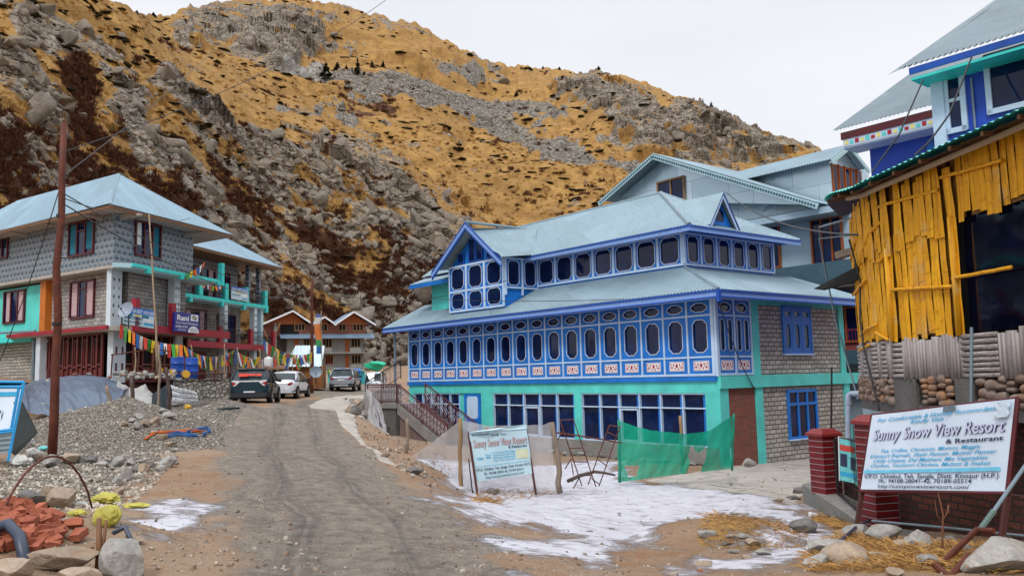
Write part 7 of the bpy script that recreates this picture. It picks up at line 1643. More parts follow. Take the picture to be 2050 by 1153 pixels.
def slat(mb, s, w, z0, z1, o, r, lean=0, bow=.016):
 p, d, n = path_pt(s); rows = []
 k = max(2, int((z1 - z0) / .28)); dz = r.uniform(0, .25)
 for j in range(k + 1):
  z = z0 + (z1 - z0) * j / k; c = p + d * (lean * (z - z0)) + Vector((0, 0, z)) + n * (o + .008 * sin(j * 1.7 + s * 9))
  q = w * (1 + (.05 if j % 2 else -.02))
  rows.append([c - d * q / 2, c - d * q * .25 + n * bow, c + d * q * .25 + n * bow, c + d * q / 2])
 mb.grid(rows)
 z = z0 + dz
 while z < z1 - .05:
  c = p + d * (lean * (z - z0)) + Vector((0, 0, z)); mb.add([c - d * w / 2 + n * (o + .002), c - d * w * .25 + n * (o + bow + .007), c + d * w * .25 + n * (o + bow + .007), c + d * w / 2 + n * (o + .002), c - d * w / 2 + n * (o + .002) + Vector((0, 0, .025)), c - d * w * .25 + n * (o + bow + .007) + Vector((0, 0, .025)), c + d * w * .25 + n * (o + bow + .007) + Vector((0, 0, .025)), c + d * w / 2 + n * (o + .002) + Vector((0, 0, .025))], [(0, 1, 5, 4), (1, 2, 6, 5), (2, 3, 7, 6)])
  z += r.uniform(.28, .42)
def bamboo_hut():
 r = random.Random(5); T = thing('bamboo_hut', 'round-ended hut clad in yellow split bamboo above courses of grey bamboo and cobbles', 'hut', (9, 13, -1))
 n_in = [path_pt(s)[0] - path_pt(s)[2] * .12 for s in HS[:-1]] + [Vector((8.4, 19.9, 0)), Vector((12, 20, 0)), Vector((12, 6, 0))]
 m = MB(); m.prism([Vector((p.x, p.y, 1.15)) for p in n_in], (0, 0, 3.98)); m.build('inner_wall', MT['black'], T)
 zb, zt = 2.25, 5.12; sw0, sw1 = hs_px(2090), hs_px(1936); zw = 4.05
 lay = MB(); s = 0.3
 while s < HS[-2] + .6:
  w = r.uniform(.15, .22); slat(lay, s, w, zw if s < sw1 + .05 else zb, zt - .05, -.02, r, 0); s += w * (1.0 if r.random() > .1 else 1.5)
 lay.build('inner_cladding', MT['culmshade'], T); lay = MB(); s = .3
 while s < HS[-2] + .6:
  w = r.uniform(.13, .21); pxc = None
  inwin = s < sw1 - .05
  if inwin: slat(lay, s, w, zw + r.uniform(-.1, .08), zt + r.uniform(-.05, .1), .02, r, r.uniform(-.02, .02))
  else:
   slat(lay, s, w, 3.85 + r.uniform(-.15, .15), zt + r.uniform(-.25, .08), .045 + r.uniform(0, .03), r, r.uniform(-.07, .07)); slat(lay, s + .03, w, zb + r.uniform(-.08, .05), 4.1, .02 + r.uniform(0, .025), r, r.uniform(-.035, .035))
  s += w * (1.0 + (r.uniform(.05, .5) if r.random() < .25 else .02))
 lay.build('bamboo_cladding', MT['culmy'], T)
 def batten(s0, s1, z0, z1, rad=.035, o=.085, mt='culmy', nm='batten'):
  P = []
  for k in range(9): t = k / 8; p, d, n = path_pt(s0 + (s1 - s0) * t); P.append(p + n * o + Vector((0, 0, z0 + (z1 - z0) * t + .003 * sin(k * 2.1))))
  m = MB(); m.tube(P, [rad * .85 * (1 + .05 * (k % 3 == 0)) for k in range(9)], 8); m.build(nm, MT[mt], T, smooth=True)
 H_ = lambda px: hs_px(px)
 def zat(px, py): p = path_pt(H_(px))[0]; return atY(px, py, p.y).z
 for x0, y0, x1, y1 in ((2049, 320, 1918, 355), (2049, 535, 1926, 557), (1925, 573, 1801, 580), (1911, 380, 1786, 414), (1788, 445, 1760, 470), (1788, 680, 1762, 665), (1785, 520, 1776, 525), (1770, 455, 1740, 530), (1765, 650, 1730, 672), (1750, 560, 1722, 590), (1750, 690, 1728, 700), (1735, 480, 1716, 520)):
  batten(H_(x0), H_(x1), zat(x0, y0), zat(x1, y1))
 for x in (1930, 1796):
  p, d, n = path_pt(H_(x)); m = MB(); m.tube([p + n * .07 + Vector((0, 0, zb - .05)), p + n * .07 + Vector((0, 0, 4.1 if x == 1930 else 3.9))], .055, 8); m.build('corner_culm', MT['culmy'], T, smooth=True)
 m = MB(); a, da, na = path_pt(.2); b, _, _ = path_pt(sw1); m.prism([a - na * .08 + Vector((0, 0, zb)), b - na * .08 + Vector((0, 0, zb)), b - na * .08 + Vector((0, 0, zw + .1)), a - na * .08 + Vector((0, 0, zw + .1))], -na * .03); w = m.build('window_pane', MT['glassk'], T)
 m = MB()
 for t in (.35, .72): q = a.lerp(b, t); m.tube([q - na * .05 + Vector((0, 0, zb)), q - na * .05 + Vector((0, 0, zw + .1))], .03, 4)
 m.build('window_bars', MT['steel'], w)
 z0, z1 = 1.54, 2.22; s = 0.0
 m = MB(); pts = [path_pt(s_)[0] + path_pt(s_)[2] * .0 for s_ in np.linspace(0, HS[-2], 30)]
 secs = [(H_(1935), H_(1885) , 'v'), (H_(2005), H_(1930), 'h'), (0, H_(2005), 'v'), (H_(1885), H_(1835), 'v'), (H_(1835), H_(1812), 'v'), (H_(1812), H_(1790), 'h'), (H_(1790), H_(1780), 'v'), (H_(1780), H_(1768), 'h'), (H_(1768), H_(1760), 'v'), (H_(1760), H_(1748), 'h'), (H_(1748), H_(1742), 'v'), (H_(1742), H_(1732), 'h'), (H_(1732), H_(1727), 'v'), (H_(1727), HS[-2], 'h')]
 for a_, b_, k in secs:
  a_, b_ = min(a_, b_), max(a_, b_)
  mb = MB()
  if k == 'v':
   s = a_ + .05
   while s < b_:
    p, d, n = path_pt(s); rad = r.uniform(.038, .052); tp = z1 + r.uniform(-.05, .05); mb.tube([p + n * .03 + Vector((0, 0, z0 + r.uniform(-.04, .02))), p + n * .03 + Vector((0, 0, (z0 + tp) / 2)), p + n * .03 + Vector((0, 0, tp))], [rad, rad * 1.06, rad], 8); s += rad * 2.05
  else:
   z = z0 + .04
   while z < z1 - .02:
    pa, d, n = path_pt(a_ + .02); pb, d2, n2 = path_pt(b_ - .02); rad = r.uniform(.034, .045); mb.tube([pa + n * .05 + Vector((0, 0, z)), pb + n2 * .05 + Vector((0, 0, z + r.uniform(-.01, .01)))], rad, 8); z += rad * 2.2
  mb.build('grey_bamboo_panel', MT['culmg'], T, smooth=True)
 cb = [(H_(1835), H_(1790)), (H_(1948), H_(1912))]
 for a_, b_ in cb:
  a_, b_ = min(a_, b_), max(a_, b_); pa, d, n = path_pt(a_); pb, d2, n2 = path_pt(b_); mb = MB(); mb.prism([pa + n * .07 + Vector((0, 0, 1.05)), pb + n * .07 + Vector((0, 0, 1.05)), pb - n * .1 + Vector((0, 0, 1.05)), pa - n * .1 + Vector((0, 0, 1.05))], (0, 0, .48)); mb.build('concrete_block', MT['concd'], T)
 cobb = []
 s = .1; 
 while s < HS[-2] + .3:
  if any(min(a_, b_) - .08 < s < max(a_, b_) + .08 for a_, b_ in cb): s += .1; continue
  z = 1.14 + r.uniform(-.03, .03)
  while z < 1.52:
   V, Fc = rock(2, r.randrange(999), 3, .05, .8, 1.0); a = r.uniform(-.25, .25); w = r.uniform(.08, .16); h_ = w * r.uniform(.42, .8)
   p, d, n = path_pt(s + r.uniform(-.05, .05)); B = np.array([list(d), list(n), [0, 0, 1]]); Q = (V * (w, .1, h_)) @ B + np.array(p + n * .02 + Vector((0, 0, z)))
   cobb.append((Q, Fc)); z += h_ * 1.75
  s += .23
 for k, (Q, Fc) in enumerate(cobb[:98]):
  mb = MB(); mb.add(Q.tolist(), Fc); mb.build('cobble', MT['cobble'], T, smooth=True)
 if len(cobb) > 98:
  mb = MB(); [mb.add(Q.tolist(), Fc) for Q, Fc in cobb[98:]]; mb.build('cobbles', MT['cobble'], T, smooth=True, kind='stuff')
 fl = [path_pt(s)[0] + path_pt(s)[2] * .06 for s in (0, 6, HS[2], HS[3], HS[4])] + [Vector((12, 20, 0)), Vector((12, 6, 0))]
 m = MB(); m.prism([Vector((p.x, p.y, .9)) for p in fl], (0, 0, .18)); m.build('floor_slab', MT['concd'], T)
 fl = [path_pt(s)[0] - path_pt(s)[2] * .5 for s in (0, 6, HS[2], HS[3], HS[4])] + [Vector((12, 20, 0)), Vector((12, 6, 0))]
 m = MB(); m.prism([Vector((p.x, p.y, -1.6)) for p in fl], (0, 0, 2.6)); m.build('undercroft_wall', MT['dbrick'], T)
 apex = Vector((11.5, 13.5, 8.0)); ss = np.linspace(0, HS[-1] - .01, 90); G = [[], [], []]
 th = MB(); rows = []
 for k, s in enumerate(np.linspace(0, HS[-1] - .05, 420)):
  p, d, n = path_pt(s); 
  n = sum((path_pt(min(max(s + q, 0), HS[-1] - .06))[2] for q in (-.7, -.35, 0, .35, .7)), Vector()).normalized()
  e = p + n * .55 + Vector((0, 0, EZ(s))); wv = .014 * sin(2 * pi * s / .17)
  inn = p - n * 1.5 + Vector((0, 0, EZ(s) + .5)); rows.append([e + Vector((0, 0, wv)), inn + Vector((0, 0, wv))])
 th.grid(rows); th.build('sheet_roof', MT['tinteal'], T)
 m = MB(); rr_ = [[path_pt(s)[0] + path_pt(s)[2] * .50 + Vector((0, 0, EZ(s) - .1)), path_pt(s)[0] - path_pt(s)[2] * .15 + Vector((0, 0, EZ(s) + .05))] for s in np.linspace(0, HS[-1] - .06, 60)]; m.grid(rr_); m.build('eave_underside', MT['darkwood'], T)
 for k in range(16):
  s = .4 + k * (HS[-2] - .5) / 15; p, d, n = path_pt(s); m = MB(); m.tube([p + n * .50 + Vector((0, 0, EZ(s) - .08)), p - n * .2 + Vector((0, 0, EZ(s)))], .04, 6); m.build('rafter', MT['brownwood'], T)
 m = MB(); P = [path_pt(s)[0] + path_pt(s)[2] * .30 + Vector((0, 0, EZ(s) - .14)) for s in np.linspace(2, HS[3], 12)]; m.tube(P, .05, 7); m.build('eave_pole', MT['bamboop'], T)
def lean_tos():
 for k, (pts, mt, lab) in enumerate((
  ([(1670, 505, 19.0), (1716, 492, 18.0), (1716, 505, 18.0), (1672, 518, 19.0)], 'greywood', 'short stack of grey boards jutting from the hut, above the dark sheet'),
  ([(1628, 578, 19.5), (1716, 533, 17.5), (1716, 560, 17.5), (1645, 580, 19.0)], 'rubber', 'dark broken corrugated sheet slanting down from the hut wall'))):
  q = [atY(*p) for p in pts]; m = MB(); m.prism(q, (.25, .5, .03)); m.build('roof_sheet' if k else 'board_stack', MT[mt], None, label=lab, cat='roof sheet' if k else 'boards')
 m = MB(); m.tube([atY(1716, 470, 18.5), atY(1640, 478, 20), atY(1672, 640, 20), atY(1690, 700, 20), atY(1718, 800, 19)], .022, 6, False); m.tube([atY(1722, 432, 18), atY(1641, 455, 20), atY(1642, 480, 20)], .025, 6); m.build('bent_pipe', MT['greysteel'], None, smooth=True, label='bent grey metal pipe hanging between the blue lodge and the bamboo hut', cat='pipe')
 T = thing('downpipe', 'pale blue grey drain pipe with elbow behind the red brick pillar', 'pipe', atY(1698, 870, 18.6))
 m = MB(); m.tube([atY(1698, 915, 18.6), atY(1698, 800, 18.6), atY(1698, 792, 18.6), atY(1704, 788, 18.6), atY(1738, 787, 18.2)], .062, 12); m.build('pipe', MT['pvc'], T, smooth=True, auto=50)
 m = MB(); c = atY(1698, 802, 18.6); m.tube([c, c - Vector((0, 0, .09))], .075, 12); m.build('collar', MT['pvc'], T)
 m = MB(); m.tube([atY(1700, 480, 17.6), atY(1722, 560, 17.2), atY(1722, 640, 17), atY(1728, 690, 16.8), atY(1760, 820, 15.5)], .02, 6, False); m.build('cable', MT['cable'], None, smooth=True, label='thick black cable hanging down the far edge of the bamboo hut', cat='cable')
 m = MB(); m.tube([atY(1848, 160, 18), atY(1800, 270, 17), atY(1745, 345, 17)], .018, 5, False); m.build('cable', MT['cable'], None, smooth=True, label='black cable drooping over the blue wall above the hut, left one', cat='cable')
 m = MB(); m.tube([atY(1945, 115, 17.6), atY(1900, 230, 16.5), atY(1860, 285, 16), atY(1830, 312, 16)], .02, 5, False); m.build('cable', MT['cable'], None, smooth=True, label='black cable slanting past the narrow window of the royal blue house', cat='cable')
 m = MB(); m.tube([atY(1664, 862, 20), atY(1665, 735, 20)], .022, 6); m.build('rod', MT['steel'], None, label='thin upright steel rod in front of the block wall window', cat='rod')
 m = MB(); m.tube([atY(1944, 808, 11.9), atY(1945, 655, 11.9)], .022, 6); m.build('rod', MT['greysteel'], None, label='thin blue grey upright pipe in front of the grey bamboo course', cat='rod')
MT['capw'] = paint('whitish_mortar', (.42, .33, .34), .2, .8)
def brick_fence():
 K = [atZ(1608, 1003, -1.08), atZ(1640, 1022, -1.02), atZ(1700, 1050, -.88), atZ(1745, 1075, -.80)]
 kz = -.72
 A = Vector((K[0].x, K[0].y, 0)); B_ = Vector((6.15, 12.6, 0)); 
 base = [(A.x, A.y), (K[1].x, K[1].y), (K[2].x, K[2].y), (K[3].x, K[3].y), (6.9, 8.5)]
 T = thing('concrete_kerb_wall', 'low grey concrete kerb wall curving under the red brick pillars', 'wall', (A.x, A.y, -1.2))
 m = MB(); inn = [(x + .55, y + .15) for x, y in base]; inn[0] = (base[0][0] + .5, base[0][1] + .6)
 top = [Vector((x, y, kz if k < 4 else -.45)) for k, (x, y) in enumerate(base)]; bot = [Vector((x, y, -1.6)) for x, y in base]; ti = [Vector((x, y, (kz if k < 4 else -.45))) for k, (x, y) in enumerate(inn)]; bi = [Vector((x, y, -1.6)) for x, y in inn]
 m.grid([bot, top]); m.grid([top, ti]); m.grid([ti, bi]); m.add([bot[0], top[0], ti[0], bi[0]], [(0, 1, 2, 3)]); m.build('kerb', MT['conc'], T)
 def pillar(px, py, Y, s, h, lab, rz):
  c = atY(px, py, Y); T = thing('brick_pillar', lab, 'pillar', c, rz, 'red brick pillars of the fence')
  m = MB(); m.box(c + Vector((0, 0, h / 2)), (s, s, h), rz); m.build('shaft', MT['pbrick'], T)
  nb = int(h / .105)
  for k in range(nb + 1):
   mm = MB(); mm.box(c + Vector((0, 0, .02 + k * h / nb)), (s + .006, s + .006, .009), rz); mm.build('mortar_joint', MT['capw'], T)
  q = MB(); R = Matrix.Rotation(rz, 3, 'Z'); z = h
  pr = [(s / 2 + .04, h), (s / 2 + .04, h + .05), (s / 2 - .06, h + .14), (s / 2 - .10, h + .145)]
  V = []; 
  for a, zz in pr: V += [c + R @ Vector((sx * a, sy * a, zz)) for sx, sy in ((-1, -1), (1, -1), (1, 1), (-1, 1))]
  Fc = [(i * 4 + j, i * 4 + (j + 1) % 4, (i + 1) * 4 + (j + 1) % 4, (i + 1) * 4 + j) for i in range(3) for j in range(4)] + [(12, 13, 14, 15), (3, 2, 1, 0)]; q.add(V, Fc); q.build('cap', MT['redcap'], T)
  return c
 c1 = pillar(1656, 988, 17.2, .42, 1.14, 'red painted brick pillar with white joints at the left end of the kerb wall', .35)
 c2 = pillar(1762, 1050, 13.5, .40, 1.55, 'second red brick pillar, half hidden behind the large white signboard', .25)
 c3 = pillar(1692, 940, 19.6, .40, 1.0, 'farther red brick pillar seen between the downpipe and the first pillar', .35) if 0 else None
 T = thing('fence_panel', 'dark iron mesh panel in front of broken brickwork, between two red brick pillars', 'fence', (c1 + c2) / 2)
 a = c1 + Vector((.12, -.25, .05)); b = c2 + Vector((-.05, .25, .02)); z = Vector((0, 0, 1))
 m = MB(); m.tube([a, b], .025, 4); m.tube([a + z * 1.05, b + z * 1.25], .025, 4); m.tube([a, a + z * 1.05], .025, 4); m.tube([b, b + z * 1.25], .025, 4); m.build('frame', MT['steel'], T)
 m = MB(); d = (b - a)
 for k in range(1, 26): p = a + d * k / 26; m.tube([p, p + z * (1.05 + .2 * k / 26)], .006, 3, False)
 for k in range(1, 7): m.tube([a + z * (1.05 * k / 7), b + z * (1.25 * k / 7)], .006, 3, False)
 m.build('mesh', MT['steel'], T)
 T = thing('old_brick_wall', 'dark weathered brick wall behind the mesh and under the large signboard', 'wall', c2 + Vector((.4, -.5, 0)))
 off = Vector((.38, .10, 0)); q0 = c1 + off; q1 = c2 + off; q2 = Vector((7.15, 8.3, -.7)); m = MB()
 for p, q in ((q0, q1), (q1, q2)):
  n = Vector((p.y - q.y, q.x - p.x, 0)).normalized() * .12; n = -n if n.x < 0 else n
  m.hexa([Vector((p.x, p.y, -1.6)), Vector((q.x, q.y, -1.6)), Vector((q.x, q.y, -1.6)) + n, Vector((p.x, p.y, -1.6)) + n, Vector((p.x, p.y, -.05)), Vector((q.x, q.y, .12)), Vector((q.x, q.y, .12)) + n, Vector((p.x, p.y, -.05)) + n])
 m.build('masonry', MT['dbrick'], T)
 m = MB(); m.tube([atY(1745, 1042, 12.9), atY(1900, 1056, 11.6), atY(2080, 1075, 10.0)], .018, 5); m.build('rail', MT['greysteel'], None, label='thin pale pipe running low along the dark brick wall', cat='pipe')
 Q = Quad(atY(1680, 876, 15.6), atY(1720, 886, 14.7), atY(1722, 972, 14.7), atY(1681, 959, 15.6), 1, lambda s, t: .04 * sin(s * 8) * (1 - t * .3))
 T = thing('torn_poster', 'torn turquoise poster tied to the iron mesh between the brick pillars', 'poster', Q.pt(.5, 0)); m = MB(); Q.patch(m, 0, 1, 0, 1, 0, 10, 6); f = m.build('sheet', MT['posterp'], T, smooth=True)
 for s0, s1, t0, t1, mt in ((.1, .85, .72, .86, 'flag_red'), (.15, .4, .35, .65, 'ink'), (.5, .8, .3, .6, 'ink'), (.1, .9, .12, .22, 'inkc')): m = MB(); Q.patch(m, s0, s1, t0, t1, .006, 6, 2); m.build('print', MT[mt], f)
 m = MB(); m.tube([atY(1679, 873, 15.6), atY(1681, 962, 15.6)], .015, 5); m.build('batten', MT['plastic'], T)
MT['redcap'] = paint('red_pillar_cap', (.22, .02, .02), .25, .5, 3, .3, (.4, .3, .3))
MT['posterp'] = paint('turquoise_poster', (.16, .58, .58), .3, .5, 6, .35, (.05, .2, .3), .002)
def big_sign():
 TL, TR, BR, BL_ = atY(1746, 831, 12.8), atY(2032, 798, 10.3), atY(2012, 983, 10.3), atY(1723, 979, 12.8)
 T = thing('resort_signboard', 'large white roadside signboard with blue menu lettering, in front of the bamboo hut', 'signboard', (TL + TR + BR + BL_) / 4 - Vector((0, 0, 1.4)))
 Q = Quad(TL, TR, BR, BL_, 1, lambda s, t: .012 * sin(s * 5 + t * 4) * sin(s * pi))
 m = MB(); Q.slab(m, -.02, 0, 16, 8); f = m.build('board', MT['signf'], T)
 m = MB(); cor = [Q.pt(-.012, -.02, -.02), Q.pt(1.008, -.02, -.02), Q.pt(1.008, 1.01, -.02), Q.pt(-.012, 1.01, -.02)]
 m.tube([cor[0], cor[1]], .024, 6); m.tube([cor[1], cor[2]], .03, 6); m.tube([cor[0], cor[3]], .02, 6); m.tube([cor[3], cor[2]], .02, 6); m.build('frame', MT['maroon'], T)
 m = MB(); W_ = Vector((0, 0, 1))
 for (s, g) in ((-.01, atY(1712, 1074, 12.9)), (1.0, atY(2003, 1092, 10.35))):
  m = MB(); t_ = Q.pt(s, .03, -.05); e = Vector((.03, 0, 0)); k = Vector((0, .03, 0)); m.hexa([g - e - k, g + e - k, g + e + k, g - e + k, t_ - e - k, t_ + e - k, t_ + e + k, t_ - e + k]); m.build('post', MT['rustpost'], T)
 def tx(s, a, b, t, h, mt, sh=0, bo=.01, o=.016): g = MB(); text(g, Q, s, a, b, t, h, o, sh, bo); g.build('lettering', MT[mt], f)
 tx('For Comfortable & Homely Accomodation', .06, .945, .895, .048, 'inkc', .35, .012); tx('Kindly Visit :', .325, .60, .835, .048, 'inkc', .35, .012)
 for dx, dz, mt, o, bo in ((.006, -.004, 'ink', .014, .0), (.0, .0, 'inkgrey', .018, .012)):
  tx('Sunny Snow View Resort', .045 + dx, .965 + dx, .65 + dz, .15, mt, .12, bo, o)
 tx('& Restaurant', .60, .965, .555, .05, 'ink', 0, .022)
 tx('Tea, Coffee, Chowmin, Momos, Maggie', .13, .83, .482, .042, 'inkc', .35, .012); tx('Kinnauri Rajmah, Shahi Paneer, Mutter Paneer', .045, .935, .418, .042, 'inkc', .35, .012)
 tx('Chilly Cheese, Dal Makhani, Mix Vegetables', .08, .885, .354, .042, 'inkc', .35, .012); tx('Chicken, Tandoori Chicken, Mutton & Snakes', .065, .905, .292, .042, 'inkc', .35, .012)
 g = MB(); g.add([Q.pt(.005, .235, .018), Q.pt(.05, .275, .018), Q.pt(.05, .25, .018), Q.pt(.965, .262, .018), Q.pt(.965, .218, .018), Q.pt(.05, .21, .018), Q.pt(.05, .195, .018)], [(0, 1, 2, 3, 4, 5, 6)]); g.build('arrow', MT['arrowc'], f)
 tx('V.P.O. Chhitkul, Teh. Sangla, Distt. Kinnaur (H.P.)', .02, .96, .145, .052, 'ink', 0, .012); tx('Ph.: 94188-28041-42, 70189-05514', .15, .80, .088, .046, 'ink', 0, .012); tx('http://sunnysnowviewresort.com/', .15, .79, .022, .046, 'ink', 0, .006)
 g = MB(); G = [[Q.pt(.91 + .08 * i / 6, .80 + .17 * j / 6, .02 + .035 * abs(sin(i * 1.3 + j))) for i in range(7)] for j in range(7)]; g.grid(G); g.build('peeling_vinyl', MT['signf'], T, smooth=True)
 g = MB(); G = [[Q.pt(.56 + .09 * i / 6, .93 + .07 * j / 4, .015 + .04 * (j / 4) * abs(sin(i * 1.1))) for i in range(7)] for j in range(5)]; g.grid(G); g.build('peeling_vinyl', MT['greysteel'], T, smooth=True)
MT['inkgrey'] = plain('pale_lilac_lettering', (.55, .58, .78), .5); MT['arrowc'] = plain('light_blue_print', (.16, .56, .78), .6); MT['rustpost'] = woodm('rust_brown_post', (.11, .035, .03), (.06, .02, .02))
def small_sign():
 TL, TR, BR, BL_ = atY(939, 866, 17.7), atY(1054, 858, 18.1), atY(1068, 947, 18.1), atY(952, 964, 17.7)
 Q = Quad(TL, TR, BR, BL_, 1, lambda s, t: .03 * sin(s * 4 + t * 2) * sin(s * pi) * sin(t * pi))
 T = thing('resort_signboard', 'smaller faded signboard with curled top standing in the snow by the road edge', 'signboard', (BL_ + BR) / 2 - Vector((0, 0, .4)))
 m = MB(); Q.slab(m, -.015, 0, 10, 8); f = m.build('board', MT['signs'], T)
 for s, px, py, Y in ((0.0, 957, 998, 17.6), (1.0, 1073, 990, 18.1)):
  g = atY(px, py, Y); t_ = Q.pt(s, 1.0, -.04); m = MB(); m.tube([g, t_], .028, 6); m.build('post', MT['rustpost'], T)
 m = MB(); G = [[Q.pt(.0 + i / 12, 1.0 + .10 * j / 4 * (.15 + .9 * i / 12), .02 + .10 * sin(pi * j / 4) * (.3 + .7 * sin(i * .5))) for i in range(13)] for j in range(5)]; m.grid(G); m.build('curled_edge', MT['signs'], T, smooth=True)
 m = MB(); G = [[Q.pt(.0 + i / 12, .995 + .09 * j / 2 * (.25 + .8 * i / 12), -.03) for i in range(13)] for j in range(3)]; m.grid(G); bk = m.build('banner_behind', MT['ink'], T); m = MB(); G = [[Q.pt(.28 + .64 * i / 12, 1.03 + .05 * j / 2 * (.6 + .3 * sin(i * 2.3)), -.022) for i in range(13)] for j in range(3)]; m.grid(G); m.build('print', MT['inkr'], bk)
 def tx(s, a, b, t, h, mt, sh=0, bo=.01, o=.012): g = MB(); text(g, Q, s, a, b, t, h, o, sh, bo); g.build('lettering', MT[mt], f)
 tx('For Comfortable', .04, .34, .93, .04, 'ink', .3); tx('Kindly Visit :', .36, .66, .90, .045, 'ink', .35)
 for dx, dz, mt, o, bo in ((.008, -.008, 'ink', .011, 0), (0, 0, 'pinkish', .015, .012)): tx('Sunny Snow View Resort', .04 + dx, .97 + dx, .69 + dz, .16, mt, .1, bo, o)
 tx('& Restaurant', .64, .96, .61, .055, 'ink', 0, .02)
 for k, s in enumerate(('Tea, Coffee, Chowmin, Momos, Maggie', 'Kinnauri Rajmah, Shahi Paneer', 'Chilly Cheese, Dal Makhani, Mix', 'Chicken, Tandoori Chicken, Mutton')): tx(s, .34, .74, .53 - .055 * k, .035, 'inkc', .3, .01)
 tx('130/-', .07, .19, .43, .05, 'inkc', 0, .02); tx('Thali', .21, .31, .50, .035, 'inkc', 0, .01); tx('100/-', .22, .31, .44, .045, 'inkc', 0, .02)
 m = MB(); Q.patch(m, .76, .96, .36, .56, .010, 3, 2); m.build('yellowed_patch', MT['yellowed'], f); m = MB(); Q.patch(m, .03, .97, .29, .297, .010, 8, 1); m.build('rule', MT['inkc'], f)
 tx('V.P.O. Chhitkul, Teh. Sangla, Distt. Kinnaur (H.P.)', .03, .97, .20, .055, 'ink', 0, .014); tx('Ph.: 94188-28041-42, 70189-05514', .16, .84, .11, .05, 'ink', 0, .012); tx('http://sunnysnowviewresort.com/', .18, .84, .03, .048, 'ink', 0, .006)
MT['pinkish'] = plain('faded_pink_lettering', (.62, .42, .42), .6); MT['yellowed'] = plain('yellowed_vinyl', (.62, .66, .46), .6)
def netm(name, col, alpha, sc=60):
 m = N(name); t = m.n('ShaderNodeBsdfTransparent'); mx = m.n('ShaderNodeMixShader'); v = m.coord('Object'); n = m.noise(v, 2.5, 4, .6)
 tr = m.n('ShaderNodeBsdfTranslucent'); m.val(tr.inputs[0], c4(col)); ad = m.n('ShaderNodeMixShader'); ad.inputs[0].default_value = .35; m.fin(col, .7, 0, .2)
 m.l(m.b.outputs[0], ad.inputs[1]); m.l(tr.outputs[0], ad.inputs[2])
 m.l(t.outputs[0], mx.inputs[1]); m.l(ad.outputs[0], mx.inputs[2]); m.val(mx.inputs[0], m.math('ADD', m.math('MULTIPLY', n, .35), alpha - .17)); m.l(mx.outputs[0], m.out.inputs[0]); return m.m
MT['netg'] = netm('green_shade_net', (.01, .42, .26), .80); MT['netw'] = netm('white_mesh_net', (.62, .60, .60), .48); MT['netwd'] = netm('bunched_white_net', (.50, .48, .48), .85)
def drape(name, lab, top, bot, mat, wav=.06, nx=60, ny=20, seed=0, hole=None, fold=9):
 """net hung between two polylines of world points"""
 def at(L, t): k = min(int(t * (len(L) - 1)), len(L) - 2); f = t * (len(L) - 1) - k; return L[k].lerp(L[k + 1], f)
 G = []
 for j in range(ny + 1):
  v = j / ny; row = []
  for i in range(nx + 1):
   u = i / nx; a = at(top, u); b = at(bot, u); p = a.lerp(b, v); d = (at(top, min(1, u + .02)) - at(top, max(0, u - .02))).normalized(); n = d.cross(Vector((0, 0, 1))).normalized()
   f = fbm(np.array([u * fold + v * 1.5 + seed]), np.array([v * 1.2 + seed]), 3, seed)[0]
   p = p + n * wav * f * 2 * (.3 + v) + Vector((0, 0, .02 * f)); row.append(p)
  G.append(row)
 m = MB()
 if hole is None: m.grid(G)
 else:
  V = [p for r_ in G for p in r_]; n1 = nx + 1; Fc = []
  for j in range(ny):
   for i in range(nx):
    if hole((i + .5) / nx, (j + .5) / ny): continue
    Fc.append((j * n1 + i, j * n1 + i + 1, (j + 1) * n1 + i + 1, (j + 1) * n1 + i))
  m.add(V, Fc)
 return m.build(name, MT[mat], None, smooth=True, label=lab, cat='net')
